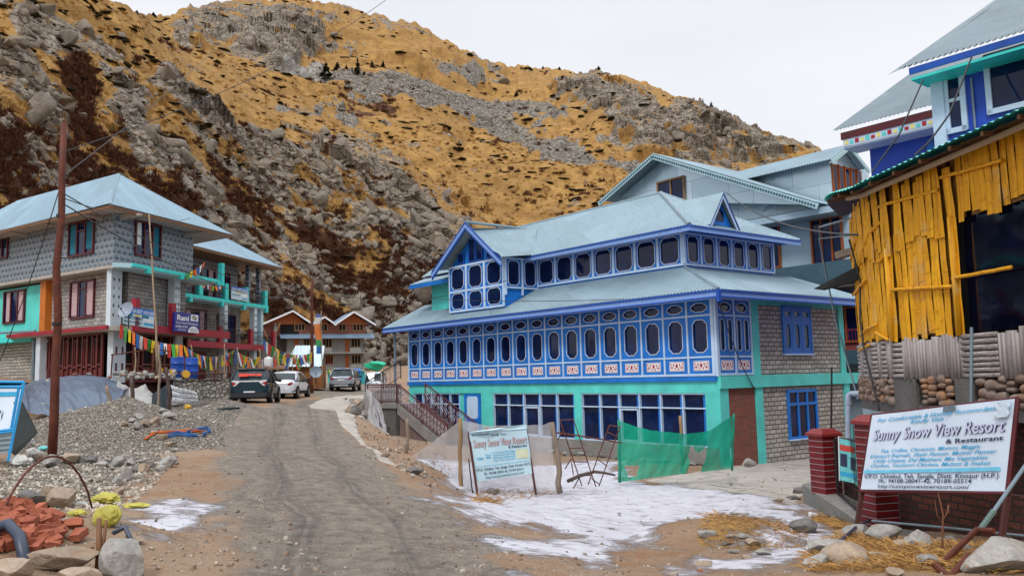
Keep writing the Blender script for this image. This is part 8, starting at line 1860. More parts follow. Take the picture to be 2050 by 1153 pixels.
def yard_things():
 A = [(1238, 842, 21.6), (1300, 862, 21.8), (1374, 868, 22.2), (1420, 862, 22.8), (1469, 830, 23.6)]; Bq = [(1241, 965, 21.4), (1300, 957, 21.6), (1370, 948, 22), (1400, 945, 22.6), (1465, 938, 23.6)]
 def hole(u, v): return (abs(u - .11) < .05 * (1.2 - (v - .75) * 3) and .74 < v < .93) or (.56 < u < .76 and v > .42 + .1 * sin(u * 30))
 drape('green_net', 'bright green shade net with torn holes stretched across the snowy yard', [atY(*p) for p in A], [atY(*p) for p in Bq], 'netg', .07, 80, 30, 3, hole)
 pole('net_post', 'short wooden post holding the middle of the green net', atY(1367, 948, 22.3), atY(1361, 832, 22.2), .05, .045, 'tanwood', 'post', 6, 0, None, 3); pole('net_post', 'green wrapped post at the left end of the green net', atY(1241, 966, 21.5), atY(1238, 840, 21.6), .04, .035, 'netgs', 'post', 6, 0, None, 3)
 pole('net_post', 'thin post at the right end of the green net', atY(1466, 942, 23.6), atY(1469, 828, 23.6), .03, .03, 'netgs', 'post', 6, 0, None, 3)
 top = [atY(728, 775, 42), atY(738, 800, 36), atY(752, 850, 29), atY(768, 890, 25), atY(790, 916, 22), atY(815, 922, 20.5), atY(870, 885, 18.8), atY(921, 840, 18.0)]
 bot = [atY(727, 835, 40), atY(742, 860, 34.5), atY(765, 905, 28), atY(785, 925, 23.5), atY(800, 936, 21.5), atY(820, 940, 20.5), atY(880, 950, 18.8), atY(922, 965, 18.0)]
 drape('white_net', 'greyish white mesh net sagging along the road edge down to the wooden post', top, bot, 'netw', .12, 90, 16, 5)
 top = [atY(732, 776, 41.5), atY(748, 800, 38.5), atY(757, 818, 37.5)]; bot = [atY(740, 900, 33), atY(760, 915, 29), atY(775, 925, 26)]
 drape('white_net', 'thicker bunched part of the white net hanging beside the stair landing', [atY(730, 774, 42), atY(745, 785, 40), atY(760, 808, 38)], [atY(752, 860, 32), atY(764, 895, 28), atY(775, 915, 26)], 'netwd', .2, 30, 20, 9)
 top = [atY(921, 840, 18.0), atY(975, 851, 18.1), atY(1030, 852, 18.2), atY(1085, 850, 18.2), atY(1102, 845, 18.2)]; bot = [atY(923, 985, 18.0), atY(975, 975, 18.1), atY(1030, 975, 18.2), atY(1085, 985, 18.2), atY(1112, 984, 18.2)]
 drape('white_net', 'thin see-through white net stretched between two wooden posts behind the small signboard', top, bot, 'netw', .04, 60, 16, 11)
 pole('net_post', 'brown square wooden post left of the small signboard', atY(922, 994, 18), atY(921, 837, 18), .045, .04, 'tanwood', 'post', 4, 0, None, 1)
 pole('net_post', 'pale crooked wooden post right of the small signboard', atY(1119, 986, 18.2), atY(1104, 845, 18.2), .065, .05, 'greywood', 'post', 7, .05, None, 2)
 pole('net_post', 'weathered wooden post with tape standing before the stair', atY(816, 905, 23), atY(816, 838, 23), .05, .045, 'greywood', 'post', 6, 0, None, 4); pole('net_post', 'short grey stump post at the dip of the white net', atY(811, 930, 20.6), atY(812, 884, 20.6), .06, .05, 'greywood', 'post', 6, 0, None, 5)
 pole('rod', 'thin iron rod leaning beside the small signboard', atY(947, 992, 17.7), atY(938, 918, 17.7), .015, .012, 'steel', 'rod', 5, 0, None, 6)
 for (nm, lab, L) in (('iron_trestle', 'thin iron trestle frame, the left and taller one in the snow', [((1121, 841), (1165, 972)), ((1148, 839), (1193, 974)), ((1121, 841), (1148, 839)), ((1139, 897), (1165, 896)), ((1147, 924), (1177, 924)), ((1158, 951), (1185, 951)), ((1112, 887), (1127, 862)), ((1131, 938), (1144, 918)), ((1148, 977), (1160, 955)), ((1144, 925), (1148, 950))]),
                       ('iron_trestle', 'thin iron trestle frame leaning right, next to the green net', [((1220, 851), (1177, 970)), ((1241, 855), (1199, 973)), ((1220, 851), (1241, 854)), ((1184, 957), (1200, 969)), ((1198, 920), (1215, 932)), ((1216, 864), (1232, 872))])):
  T = thing(nm, lab, 'iron frame', atY(1165, 972, 19), 0, 'iron trestles in the yard')
  for k, (p, q) in enumerate(L): m = MB(); m.tube([atY(p[0], p[1], 19.2 + .25 * (k % 2)), atY(q[0], q[1], 19.0 + .25 * (k % 2))], .013, 5); m.build('bar', MT['rust'], T)
 m = MB(); m.tube([atY(1110, 865, 18.9), atY(1160, 872, 19), atY(1245, 886, 19.3)], .018, 5); m.build('long_bar', MT['rust'], None, label='long rusty bar laid across both iron trestles', cat='bar')
 m = MB(); m.tube([atY(1136, 963, 18.9), atY(1160, 952, 19), atY(1190, 944, 19.1), atY(1210, 946, 19.1), atY(1232, 951, 19.1)], [.04, .045, .035, .03, .02], 7); m.build('branch', MT['darkwood'], None, smooth=True, label='curved dead branch lying against the iron trestles', cat='branch')
MT['netgs'] = paint('green_wrapped_post', (.01, .26, .17), .3, .7)
MT['rk_grey'] = rockm('pale_granite', (.42, .40, .37), (.22, .21, .20), (.36, .24, .13), 2.2, .35, .02)
MT['rk_tan'] = rockm('tan_stained_granite', (.44, .34, .25), (.26, .21, .17), (.42, .22, .08), 2.0, .7, .02)
MT['rk_dark'] = rockm('dark_boulder', (.20, .19, .18), (.12, .115, .11), (.22, .15, .10), 2.2, .3, .02)
MT['brickr'] = rockm('orange_red_brick_clay', (.42, .135, .075), (.25, .07, .045), (.42, .20, .13), 3, .5, .01)
MT['plasticw'] = paint('dirty_white_sack', (.55, .55, .52), .2, .6, 6, .3)
MT['sacky'] = paint('yellow_green_sack', (.50, .45, .08), .3, .55, 6, .3, (.3, .25, .05), .01)
MT['pipeb'] = plain('blue_black_hose', (.03, .045, .08), .4)
_rn = [0]
def stone(px, py, w, h, mat='rk_grey', lab=None, grp=None, sub=3, seed=None, Y=None, cuts=10, rough=.05, name='stone', yaw=0, d=None):
 """stone whose foot is seen at px,py, about w x h picture units wide and tall"""
 g = gp(px, py) if Y is None else atY(px, py, Y)
 k = g.y / F; rx = w * k / 2; rz = h * k / 2 * 1.12; ry = (d * k if d else (rx + rz) / 2) if d else max(min(rx, rz * 1.4), .02)
 _rn[0] += 1; V, Fc = rock(sub, seed if seed is not None else 100 + _rn[0], cuts, rough * 1.6, .45, .88)
 mx = np.abs(V).max(0); V = V / mx
 a = yaw; R = np.array([[cos(a), -sin(a), 0], [sin(a), cos(a), 0], [0, 0, 1]])
 Q = (V * (rx, ry, rz)) @ R.T + np.array((g.x, g.y + ry * .4, g.z + rz * .72))
 m = MB(); m.add(Q.tolist(), Fc)
 return m.build(name, MT[mat], None, smooth=True, auto=28, label=lab, cat='boulder' if name == 'boulder' else 'stone', group=grp)
def near_stones():
 L = lambda lab, *a, **k: stone(*a, lab=lab, name='boulder', sub=4, **k)
 L('large grey boulder with rounded top at the bottom, left of the road', 240, 1160, 92, 78, 'rk_grey', seed=3, cuts=7)
 L('long flat tan boulder at the bottom left corner beside the grey one', 120, 1150, 150, 50, 'rk_tan', seed=5, cuts=6)
 L('low pale slab boulder cut by the bottom left corner', 20, 1165, 80, 45, 'rk_tan', seed=8)
 L('small tan boulder at the bottom between the hose and the big grey boulder', 150, 1170, 90, 30, 'rk_tan', seed=9)
 L('grey boulder with a streak of blue paint beside the bricks', 58, 1016, 56, 36, 'rk_dark', seed=12)
 L('broad tan boulder behind the bricks', 118, 1018, 56, 42, 'rk_tan', seed=14); L('leaning tan stone next to the blue-streaked boulder', 88, 1012, 36, 44, 'rk_tan', seed=15)
 for x, y, w, h, mt in ((75, 925, 26, 18, 'rk_tan'), (100, 936, 38, 26, 'rk_grey'), (135, 930, 40, 24, 'rk_tan'), (163, 926, 20, 18, 'rk_grey'), (181, 928, 22, 17, 'rk_dark'), (203, 936, 28, 15, 'rk_grey'), (216, 926, 12, 12, 'rk_grey'), (232, 936, 26, 22, 'rk_grey'),
                           (244, 925, 14, 18, 'rk_grey'), (261, 932, 20, 16, 'rk_grey'), (268, 946, 20, 13, 'rk_dark'), (250, 962, 26, 28, 'rk_grey'), (280, 930, 20, 14, 'rk_grey'), (284, 946, 26, 19, 'rk_tan'), (302, 938, 18, 13, 'rk_dark'), (318, 944, 32, 14, 'rk_grey'), (333, 936, 34, 24, 'rk_grey'), (350, 930, 14, 12, 'rk_grey'), (232, 972, 24, 22, 'rk_grey'), (238, 990, 22, 16, 'rk_tan')):
  stone(x, y, w, h, mt, 'rough stones in the curved row edging the gravel heap', 'stones edging the gravel heap')
 for x, y, w, h, mt in ((245, 855, 20, 12, 'rk_tan'), (275, 862, 20, 18, 'rk_grey'), (290, 856, 22, 20, 'rk_tan'), (310, 852, 26, 22, 'rk_tan'), (338, 838, 30, 14, 'rk_grey'), (262, 845, 16, 10, 'rk_grey'), (278, 838, 22, 12, 'rk_grey'), (325, 828, 16, 12, 'rk_grey'), (348, 815, 22, 10, 'rk_grey'), (360, 812, 14, 10, 'rk_tan'), (305, 870, 20, 8, 'rk_tan'), (322, 880, 24, 12, 'rk_tan'), (340, 894, 28, 12, 'rk_tan'), (350, 904, 18, 8, 'rk_grey'), (375, 818, 14, 10, 'logend')):
  stone(x, y, w, h, mt, 'loose tan and grey stones heaped round the wooden posts', 'stones round the wooden posts')
 for x, y, w, h, mt in ((256, 1082, 20, 22, 'rk_grey'), (272, 1090, 32, 14, 'rk_tan'), (128, 1050, 24, 14, 'rk_grey'), (72, 1040, 26, 14, 'rk_tan'), (108, 1032, 14, 12, 'rk_grey')): stone(x, y, w, h, mt, 'small stones scattered around the broken bricks', 'small stones by the bricks')
 L('big pale granite boulder at the bottom right corner', 2010, 1160, 150, 80, 'rk_grey', Y=8.2, seed=21, cuts=5)
 L('upright grey boulder with orange lichen foot, below the large signboard', 1852, 1118, 60, 58, 'rk_grey', Y=10.2, seed=23)
 L('large tan boulder at the front of the right-hand stones', 1708, 1150, 110, 62, 'rk_tan', Y=9.0, seed=25, cuts=8)
 L('grey angular boulder standing in the snow near the kerb wall', 1615, 1068, 52, 30, 'rk_dark', seed=27)
 for k, (x, y, w, h, mt) in enumerate(((1660, 1118, 70, 34, 'rk_grey'), (1640, 1138, 44, 22, 'rk_grey'), (1722, 1080, 50, 22, 'rk_grey'), (1775, 1086, 60, 26, 'rk_grey'), (1810, 1100, 34, 14, 'rk_tan'), (1860, 1132, 40, 16, 'rk_grey'), (1765, 1125, 40, 16, 'rk_tan'), (1640, 1112, 30, 14, 'rk_tan'), (1796, 1154, 30, 12, 'rk_tan'), (1680, 1090, 30, 12, 'rk_dark'), (1930, 1110, 40, 14, 'rk_dark'), (1900, 1092, 40, 16, 'rk_dark'))):
  stone(x, y, w * 1.3, h * 1.35, mt, 'stones half buried in straw below the large signboard', 'stones in the straw at the right')
 for k, (x, y, w, h, mt) in enumerate(((1420, 1078, 44, 13, 'rk_grey'), (1475, 1082, 50, 12, 'rk_grey'), (1506, 1098, 34, 18, 'rk_tan'), (1528, 1112, 36, 14, 'rk_grey'), (1470, 1108, 26, 10, 'rk_grey'), (1452, 1094, 24, 8, 'rk_dark'), (1495, 1118, 22, 8, 'rk_tan'), (1350, 1152, 24, 8, 'rk_tan'), (1410, 1136, 40, 12, 'rk_tan'), (1402, 1146, 12, 7, 'brickr'), (1180, 1066, 16, 5, 'rk_dark'), (1225, 1060, 12, 4, 'rk_dark'), (1590, 1000, 30, 9, 'rk_dark'), (1560, 1004, 26, 8, 'rk_tan'), (1600, 988, 26, 12, 'rk_dark'), (1470, 1030, 18, 6, 'rk_grey'), (1330, 1100, 10, 4, 'rk_grey'), (1240, 1030, 8, 4, 'rk_dark'))):
  stone(x, y, w, h, mt, 'stones lying on the grassy soil mound in the snow', 'stones on the soil mound')
 L('pale block of stone at the foot of the red brick corner of the lodge', 1500, 934, 32, 18, 'rk_grey', Y=26.6, seed=31)
 L('pale boulder at the road edge beside the white net', 716, 812, 18, 16, 'rk_tan', Y=43, seed=33)
 for k, (x, y, w, h, mt) in enumerate(((712, 832, 26, 18, 'rk_dark'), (722, 850, 24, 20, 'rk_grey'), (735, 868, 22, 18, 'rk_dark'), (745, 885, 24, 16, 'rk_grey'), (760, 902, 22, 14, 'rk_grey'), (728, 838, 22, 16, 'rk_grey'), (708, 818, 16, 10, 'rk_grey'), (750, 868, 20, 20, 'rk_dark'), (762, 885, 22, 18, 'rk_grey'), (772, 860, 18, 16, 'rk_dark'), (727, 908, 20, 14, 'plasticw'), (690, 800, 10, 6, 'rk_grey'))): stone(x, y, w, h, mt, 'stones stacked along the road bank beside the stair', 'stones on the road bank', Y=(36, 33, 31, 28, 26, 37, 41, 33, 29, 35, 26, 45)[k])
 L('dark flat stone lying on the bank where the net touches the ground', 828, 948, 42, 16, 'rk_dark', seed=35); L('small pale stone in front of the dark flat stone', 825, 956, 11, 8, 'rk_grey', seed=36)
 L('black flat stone at the foot of the small signboard', 985, 990, 32, 9, 'rk_dark', seed=37)
 r = random.Random(3)
 for k in range(46):
  v = r.uniform(.3, 8.5); u = -r.uniform(.15, .9); p = L2W(u, v, 0); p.z = gz(p.x, p.y); s = r.uniform(.08, .2)
  _rn[0] += 1; V, Fc = rock(2, 500 + k, 9, .05); Q = V * (s * 1.5, s, s * .5) + np.array(p + Vector((0, 0, s * .3))); m = MB(); m.add(Q.tolist(), Fc); m.build('stone', MT[r.choice(('rk_dark', 'rk_grey', 'rk_dark'))], None, smooth=True, auto=28, label='flat stones piled along the concrete plinth of the blue lodge', cat='stone', group='rubble along the plinth')
 for k, (x, y, Y, w) in enumerate(((85, 812, 27.2, 12), (168, 790, 29, 14), (195, 778, 30, 12), (220, 815, 27.5, 13), (243, 800, 28, 10), (150, 753, 32, 14), (178, 752, 32.3, 12), (95, 765, 31.5, 12), (220, 757, 32, 11), (230, 752, 32.5, 16), (136, 826, 26.6, 14))):
  stone(x, y, w, w * .55, ('rk_grey', 'rk_tan', 'redstone')[k % 3], 'stones weighing down the blue grey tarpaulin', 'stones on the tarpaulin', Y=Y, sub=2)
 for k in range(26):
  x = 236 + k * 4.6 + r.uniform(-2, 2); stone(x, 752 + r.uniform(-2, 8) , r.uniform(9, 17), r.uniform(7, 12), r.choice(('rk_grey', 'rk_tan', 'rk_grey')), 'rubble stones piled on the terrace edge under the red railing', 'rubble on the terrace edge', Y=34 + k * .07, sub=2)
MT['redstone'] = paint('reddish_stone', (.22, .09, .06), .3, .8)
def bricks():
 r = random.Random(9); base = None
 src = []
 for v in range(3):
  m = MB(); a, b, c = .085, .045, .032
  j = lambda: r.uniform(-.006, .006)
  x1 = a * (1.15, .2, .7)[v]
  m.hexa([(-a + j(), -b + j(), -c), (x1 + j() * 3, -b + j(), -c), (x1 + j() * 3, b + j(), -c), (-a + j(), b + j(), -c), (-a + j(), -b + j(), c), (x1 + j() * 3, -b + j(), c + j()), (x1 + j() * 3, b + j(), c), (-a + j(), b + j(), c)])
  o = m.build('brick', MT['brickr'], None, label='broken orange-red bricks dumped in the bottom left heap', cat='brick', group='dumped bricks'); src.append(o)
 n = 0
 for k in range(150):
  x = r.triangular(-30, 190, 35); y = r.uniform(1000, 1112)
  if y < 1010 + max(0, x - 10) * .25 or y > 1120 - max(0, x - 60) * .35 or (x > 100 and r.random() < .4): continue
  g = gp(x, y); q = src[k % 3]
  o = q if n < 3 and k % 3 == n % 3 and False else q.copy()
  COL.objects.link(o); hgt = max(0, 1 - math.hypot((x - 30) / 90, (y - 1060) / 60)) * .13
  o.location = (g.x, g.y, g.z + .03 + r.uniform(0, 1) * hgt); o.rotation_euler = (r.uniform(-.45, .45) + (1.57 if r.random() < .25 else 0), r.uniform(-.45, .45), r.uniform(0, 6.28)); n += 1
 for k, s in enumerate(src): s.location = gp(40 + 30 * k, 1060) + Vector((0, 0, .05)); s.rotation_euler = (.2, .1 * k, k)
def crumple(name, lab, cat, px, py, w, h, mat, seed, Y=None, rough=.35, group=None):
 g = gp(px, py) if Y is None else atY(px, py, Y); k = g.y / F; V, Fc = rock(4, seed, 4, rough, .7, 1); V = V / np.abs(V).max(0); n = fbm(V[:, 0] * 5 + V[:, 2] * 3, V[:, 1] * 5 - V[:, 2] * 2, 3, seed); V = V * (1 + .12 * n[:, None])
 Q = V * (w * k / 2, w * k * .35, h * k / 2) + np.array((g.x, g.y + w * k * .2, g.z + h * k * .42)); m = MB(); m.add(Q.tolist(), Fc); return m.build(name, MT[mat], None, smooth=True, label=lab, cat=cat, group=group)
def litter():
 crumple('sack', 'bulging yellow green sack beside the bricks', 'sack', 206, 1056, 58, 48, 'sacky', 4, rough=.12); crumple('plastic_sheet', 'crumpled yellow plastic sheet lying behind the yellow sack', 'plastic sheet', 205, 1010, 60, 26, 'sacky', 6); crumple('plastic_sheet', 'flat strip of yellow plastic trailing right of the sack', 'plastic sheet', 258, 1018, 70, 8, 'sacky', 7); crumple('plastic_sheet', 'small crumpled yellow plastic left of the sack', 'plastic sheet', 150, 1034, 40, 14, 'sacky', 8)
 crumple('plastic_bag', 'dirty white plastic bag lying at the foot of the blue panel', 'plastic bag', 35, 935, 44, 26, 'plasticw', 11); crumple('plastic_bag', 'white bag bundle leaning against the dark sheet, upper one', 'plastic bag', 48, 896, 34, 26, 'plasticw', 12, rough=.2); crumple('plastic_bag', 'white sack with green print beside the white bundle', 'plastic bag', 64, 915, 28, 20, 'plasticw', 13, rough=.1); crumple('packet', 'small pale green packet on the gravel', 'packet', 83, 902, 20, 10, 'posterp', 14)
 crumple('packet', 'small white and purple packet on top of the bricks', 'packet', 28, 1044, 20, 14, 'plasticw', 15); crumple('packet', 'torn green wrapper among the bricks', 'packet', 104, 1040, 18, 8, 'netgs', 16); crumple('packet', 'blue and white wrapper on the rubble by the yellow plastic', 'packet', 160, 1014, 26, 9, 'plasticw', 17)
 for k, (x, y, w, mt, lab) in enumerate(((98, 1105, 30, 'plastic', 'square white sheet of paper lying on the soil by the bricks'), (150, 1085, 22, 'brickr', 'reddish torn wrapper between the paper sheet and the sack'))):
  g = gp(x, y); s = w * g.y / F / 2; m = MB(); m.grid([[g + Vector((a * s, b * s * .8, .05 + .02 * sin(a * 3 + b * 2) + b * .04)) for a in (-1, -.3, .3, 1)] for b in (-1, 0, 1)]); m.build('paper_sheet', MT[mt], None, smooth=True, label=lab, cat='paper')
 m = MB(); m.tube([gp(-30, 1090) + Vector((0, 0, .12)), gp(15, 1100) + Vector((0, 0, .2)), gp(38, 1118) + Vector((0, 0, .16)), gp(50, 1140) + Vector((0, 0, .05))], .05, 12); m.build('hose', MT['pipeb'], None, smooth=True, label='thick blue black hose end lying over the boulders at the lower left', cat='hose')
 a = gp(0, 1045); b = gp(185, 1020); m = MB(); P = [a.lerp(b, t) + Vector((0, 0, .62 * sin(pi * min(1, t * 1.0)) ** .7)) for t in np.linspace(0, 1, 16)]; m.tube(P, .013, 6); m.build('bent_rod', MT['rust'], None, smooth=True, label='thin brown rod bent in an arch over the brick heap', cat='rod')
 m = MB(); g = gp(195, 1150); m.tube([g, g + Vector((.01, 0, .2)), g + Vector((-.01, .02, .46))], [.028, .026, .02], 7); m.tube([g + Vector((.03, .0, .1)), g + Vector((.05, .03, .44))], [.016, .012], 6); m.build('stump', MT['brownwood'], None, smooth=True, label='thin bark-stripped stump between the tan and grey boulders', cat='stump')
 m = MB(); m.tube([gp(225, 1090) + Vector((0, 0, .1)), gp(250, 1092) + Vector((0, 0, .16)), gp(266, 1112) + Vector((0, 0, .1))], .022, 8); m.build('hose', MT['pipeb'], None, smooth=True, label='short piece of dark hose behind the large grey boulder', cat='hose')
 for k, (P, mt, lab) in enumerate((([(290, 882), (310, 872), (345, 868), (380, 866), (405, 868)], 'flag_orange', 'crumpled orange strip of cloth lying on the gravel'), ([(335, 876), (355, 872), (375, 874), (398, 876)], 'flag_blue', 'blue rag strip lying beside the orange one'), ([(375, 868), (400, 862), (418, 860), (420, 866), (405, 874)], 'flag_blue', 'curled blue plastic strip at the right of the rags'), ([(435, 822), (455, 822), (478, 820)], 'carnavy', 'dark blue strip on the road behind the dark SUV'))):
  m = MB()
  for q in range(3): r = random.Random(k * 5 + q); m.tube([gp(x + r.uniform(-3, 3), y + r.uniform(-2, 2)) + Vector((0, 0, .02 + .02 * q)) for x, y in P], [.014] * len(P), 5)
  m.build('rag', MT[mt], None, smooth=True, label=lab, cat='rag')
 m = MB(); m.tube([atY(1583, 1165, 8.6), atY(1650, 1108, 9.4), atY(1690, 1075, 10.8), atY(1712, 1056, 12.0), atY(1742, 1040, 12.6)], .022, 7); m.build('hose', MT['pvcd'], None, smooth=True, label='purple black hose running from the bottom edge up to the sign post', cat='hose')
 for k, (p, q, rd, mt, lab) in enumerate((((1883, 1130, 8.6), (1955, 1060, 9.2), .03, 'rust', 'rusty pipe rising left of the propped bar near the big pale boulder'), ((2075, 900, 9.2), (1962, 1062, 9.2), .022, 'greysteel', 'long grey bar wrapped with cord leaning across the signboard leg'), ((1955, 1060, 9.2), (1990, 1062, 9.0), .03, 'rust', 'short rusty stub beside the cord-wrapped bar'), ((1870, 1128, 8.4), (1905, 1160, 8.2), .035, 'rust', 'rusty pipe end at the bottom, pointing to the left'), ((1900, 1160, 8.2), (1940, 1112, 8.5), .035, 'rust', 'thick rusty pipe crossing beside the pale boulder'), ((1930, 1160, 8.2), (1942, 1122, 8.4), .028, 'rust', 'dark pipe stub touching the big pale boulder'))):
  m = MB(); m.tube([atY(*p), atY(*q)], rd, 8); m.build('metal_bar', MT[mt], None, label=lab, cat='metal bar')
 c0, c1 = atY(1990, 1022, 9.2), atY(1962, 1060, 9.2); m = MB()
 for k in range(9): p = c0.lerp(c1, k / 8); m.tube([p, p.lerp(c1, .05) if k < 8 else p + (c1 - c0) * .02], .034, 7)
 m.tube([c0, c1], .03, 7); m.build('cord_wrapping', MT['netcord'], None, label='grey green cord wound round the leaning bar', cat='cord')
 for k, (P, lab) in enumerate(((([(1886, 1150), (1887, 1060), (1888, 1030), (1878, 985)]), 'bare reddish twig plant standing in front of the brick wall'), ([(1887, 1060), (1875, 1030), (1870, 990)], 'left side shoot of the bare twig plant'))):
  if k: continue
  m = MB(); m.tube([atY(x, y, 9.6) for x, y in P], [.014, .012, .009, .004], 5); m.tube([atY(1888, 1040, 9.6), atY(1897, 1025, 9.6), atY(1899, 1010, 9.6)], [.010, .009, .008], 5); m.tube([atY(1887, 1050, 9.6), atY(1876, 1030, 9.6), atY(1871, 1000, 9.6)], [.007, .005, .003], 4); m.tube([atY(1887, 1070, 9.6), atY(1900, 1085, 9.6), atY(1908, 1105, 9.6)], [.006, .004, .003], 4); m.build('twig_plant', MT['twig'], None, smooth=True, label=lab, cat='plant')
 m = MB(); m.lathe(gp(1634, 1038) + Vector((0, 0, .05)), [(.045, 0), (.045, .14), (.03, .141)], 12, Vector((-.8, -.3, .25))); m.build('cup', MT['plastic'], None, label='small white plastic cup lying near the kerb wall', cat='cup')
 m = MB(); m.prism([gp(1668, 1078) + Vector((0, 0, .08)), gp(1700, 1082) + Vector((0, 0, .04)), gp(1740, 1072) + Vector((0, 0, .10)), gp(1700, 1074) + Vector((0, 0, .10))], (0, 0, .03)); m.build('plank', MT['tanwood'], None, label='short split plank at the foot of the large signboard post', cat='plank')
 TL, TR, BR, BL_ = atY(-70, 764, 14.6), atY(49, 765, 14.2), atY(22, 905, 13.9), atY(-80, 925, 14.2)
 Q = Quad(TL, TR, BR, BL_); T = thing('leaning_panel', 'blue framed panel with peeling white board leaning at the left edge', 'panel', (BL_ + BR) / 2)
 m = MB(); Q.patch(m, .0, 1, .30, .92, .0, 8, 8); f = m.build('board', MT['signf'], T)
 m = MB(); Q.patch(m, .02, .93, .80, .86, .012, 6, 1); m.build('blue_print', MT['inkc'], f)
 m = MB(); rr = random.Random(2)
 for k in range(12): s = rr.uniform(.3, .92); t = rr.uniform(.35, .7); h = rr.uniform(.04, .22); m.add([Q.pt(s, t, .012), Q.pt(s + .012, t + h * .4, .012), Q.pt(s + .02, t + h, .012), Q.pt(s - .006, t + h * .5, .012)], [(0, 1, 2, 3)])
 m.build('cracks', MT['ink'], f)
 m = MB(); corr(m, [Q.pt(0, 0, 0), Q.pt(.97, 0, 0), Q.pt(1, .28, 0), Q.pt(0, .28, 0)], .08, .012, updir=Vector((1, 0, 0))); m.build('corrugated_part', MT['tind'], T)
 m = MB()
 for p, q in (((0, 1), (1, 1)), ((0, .93), (1, .93)), ((1, 1), (.985, -.12)), ((.93, .93), (.93, .3)), ((0, .29), (1, .29)), ((0, .32), (1, .32))): m.tube([Q.pt(*p, .01), Q.pt(*q, .01)], .026, 4)
 m.build('frame', MT['blues'], T)
 m = MB(); a = Q.pt(1, .72, -.02); m.prism([a, atY(75, 866, 15.0), atY(30, 912, 14.6), Q.pt(.98, .0, -.02)], (0, .02, 0)); m.build('dark_sheet', MT['tindark'], None, label='dark grey green corrugated sheet propped behind the blue panel', cat='tin sheet')
MT['pvcd'] = plain('purple_black_hose', (.03, .03, .07), .4); MT['netcord'] = plain('grey_green_cord', (.14, .22, .20), .8); MT['twig'] = plain('reddish_twig', (.20, .08, .04), .8); MT['tindark'] = tin('dark_old_tin', (.11, .14, .14), .5, .55)
def scatter_near():
 r = np.random.default_rng(4)
 small = [rock(1, 900 + k, 7, .05) for k in range(8)]
 def put(n, box, smin, smax, seed, cond=None):
  P = []; S = []; rr = np.random.default_rng(seed)
  X = rr.uniform(box[0], box[1], n * 3); Yv = rr.uniform(box[2] ** .5, box[3] ** .5, n * 3) ** 2
  pts = [(x, y) for x, y in zip(X, Yv)]
  A = np.array([list(gp0_fast(x, y)) for x, y in pts])
  keep = np.ones(len(A), bool) if cond is None else cond(A[:, 0], A[:, 1]); A = A[keep][:n]
  Z = G(A[:, 0], A[:, 1]); S = rr.uniform(smin, smax, len(A)) ** 1.0 * (rr.random(len(A)) ** 1.5 * .8 + .3)
  return np.stack([A[:, 0], A[:, 1], Z + S * .15], 1), S
 X0 = np.linspace(0, 1, 2)
 def inside(P, pad=0): return lambda x, y: sdpoly(P, x, y) < pad
 P, S = put(9000, (0, 520, 800, 1020), .012, .045, 1, lambda x, y: ((sdpoly(GRAV, x, y) < .3) | (np.hypot((x - M1[0]) / 3.3, (y - M1[1] - 3) / 4) < 1) | (np.hypot((x - M2[0]) / 1.7, (y - M2[1] - 2.6) / 2.2) < 1.1)) & (sdpoly(ROAD, x, y) > .05))
 merged('gravel', MT['peb'], small, P, S, 1, flat=(1.2, 1, .7), kind='stuff', label='loose grey gravel covering the heap around the rusty pole', cat='gravel')
 P, S = put(5500, (0, 2050, 850, 1150), .006, .034, 2, lambda x, y: sdpoly(ROAD, x, y) > -.7)
 merged('pebbles', MT['peb2'], small, P, S, 2, flat=(1.2, 1, .6), kind='stuff', label='small pebbles and clods scattered over soil and snow', cat='pebbles')
 P, S = put(1500, (300, 1100, 830, 1150), .004, .016, 3, lambda x, y: sdpoly(ROAD, x, y) < .3)
 merged('road_grit', MT['peb2'], small, P, S, 3, flat=(1.2, 1, .6), kind='stuff', label='fine grit lying loose on the road surface', cat='grit')
 P, S = put(900, (700, 900, 800, 960), .02, .09, 6, lambda x, y: sdpoly(ROAD, x, y) > .3)
 merged('pebbles', MT['peb2'], small, P, S, 6, flat=(1.2, 1, .6), kind='stuff', label='broken stone chips on the bank between road and stair', cat='pebbles')
 def straw(n, poly, seed, hh=.05, ln=(.06, .22)):
  rr = np.random.default_rng(seed); x0 = min(p[0] for p in poly); x1 = max(p[0] for p in poly); y0 = min(p[1] for p in poly); y1 = max(p[1] for p in poly)
  X = rr.uniform(x0, x1, n * 4); Yv = rr.uniform(y0, y1, n * 4); k = sdpoly(poly, X, Yv) + fbm(X * 2, Yv * 2, 3, seed) * .3 < 0; X = X[k][:n]; Yv = Yv[k][:n]; Z = G(X, Yv); n = len(X)
  a = rr.uniform(0, 2 * pi, n); L = rr.uniform(*ln, n); el = rr.uniform(-.1, .45, n); dx = np.cos(a) * np.cos(el) * L; dy = np.sin(a) * np.cos(el) * L; dz = np.sin(el) * L
  wx = -np.sin(a) * .0035; wy = np.cos(a) * .0035; b = np.stack([X, Yv, Z + rr.uniform(.0, hh, n)], 1)
  V = np.stack([b - np.stack([wx, wy, 0 * wx], 1), b + np.stack([wx, wy, 0 * wx], 1), b + np.stack([dx + wx * .4, dy + wy * .4, dz], 1), b + np.stack([dx * .5 - wx * 1.2, dy * .5 - wy * 1.2, dz * .5 + .01], 1)], 1).reshape(-1, 3)
  return V
 VV = [straw(4200, STRW[0], 1, .06), straw(1500, STRW[1], 2, .05), straw(700, STRW[2], 3, .05), straw(1000, STRW[3], 4, .05)]
 V = np.concatenate(VV); Fa = np.arange(len(V)).reshape(-1, 4)
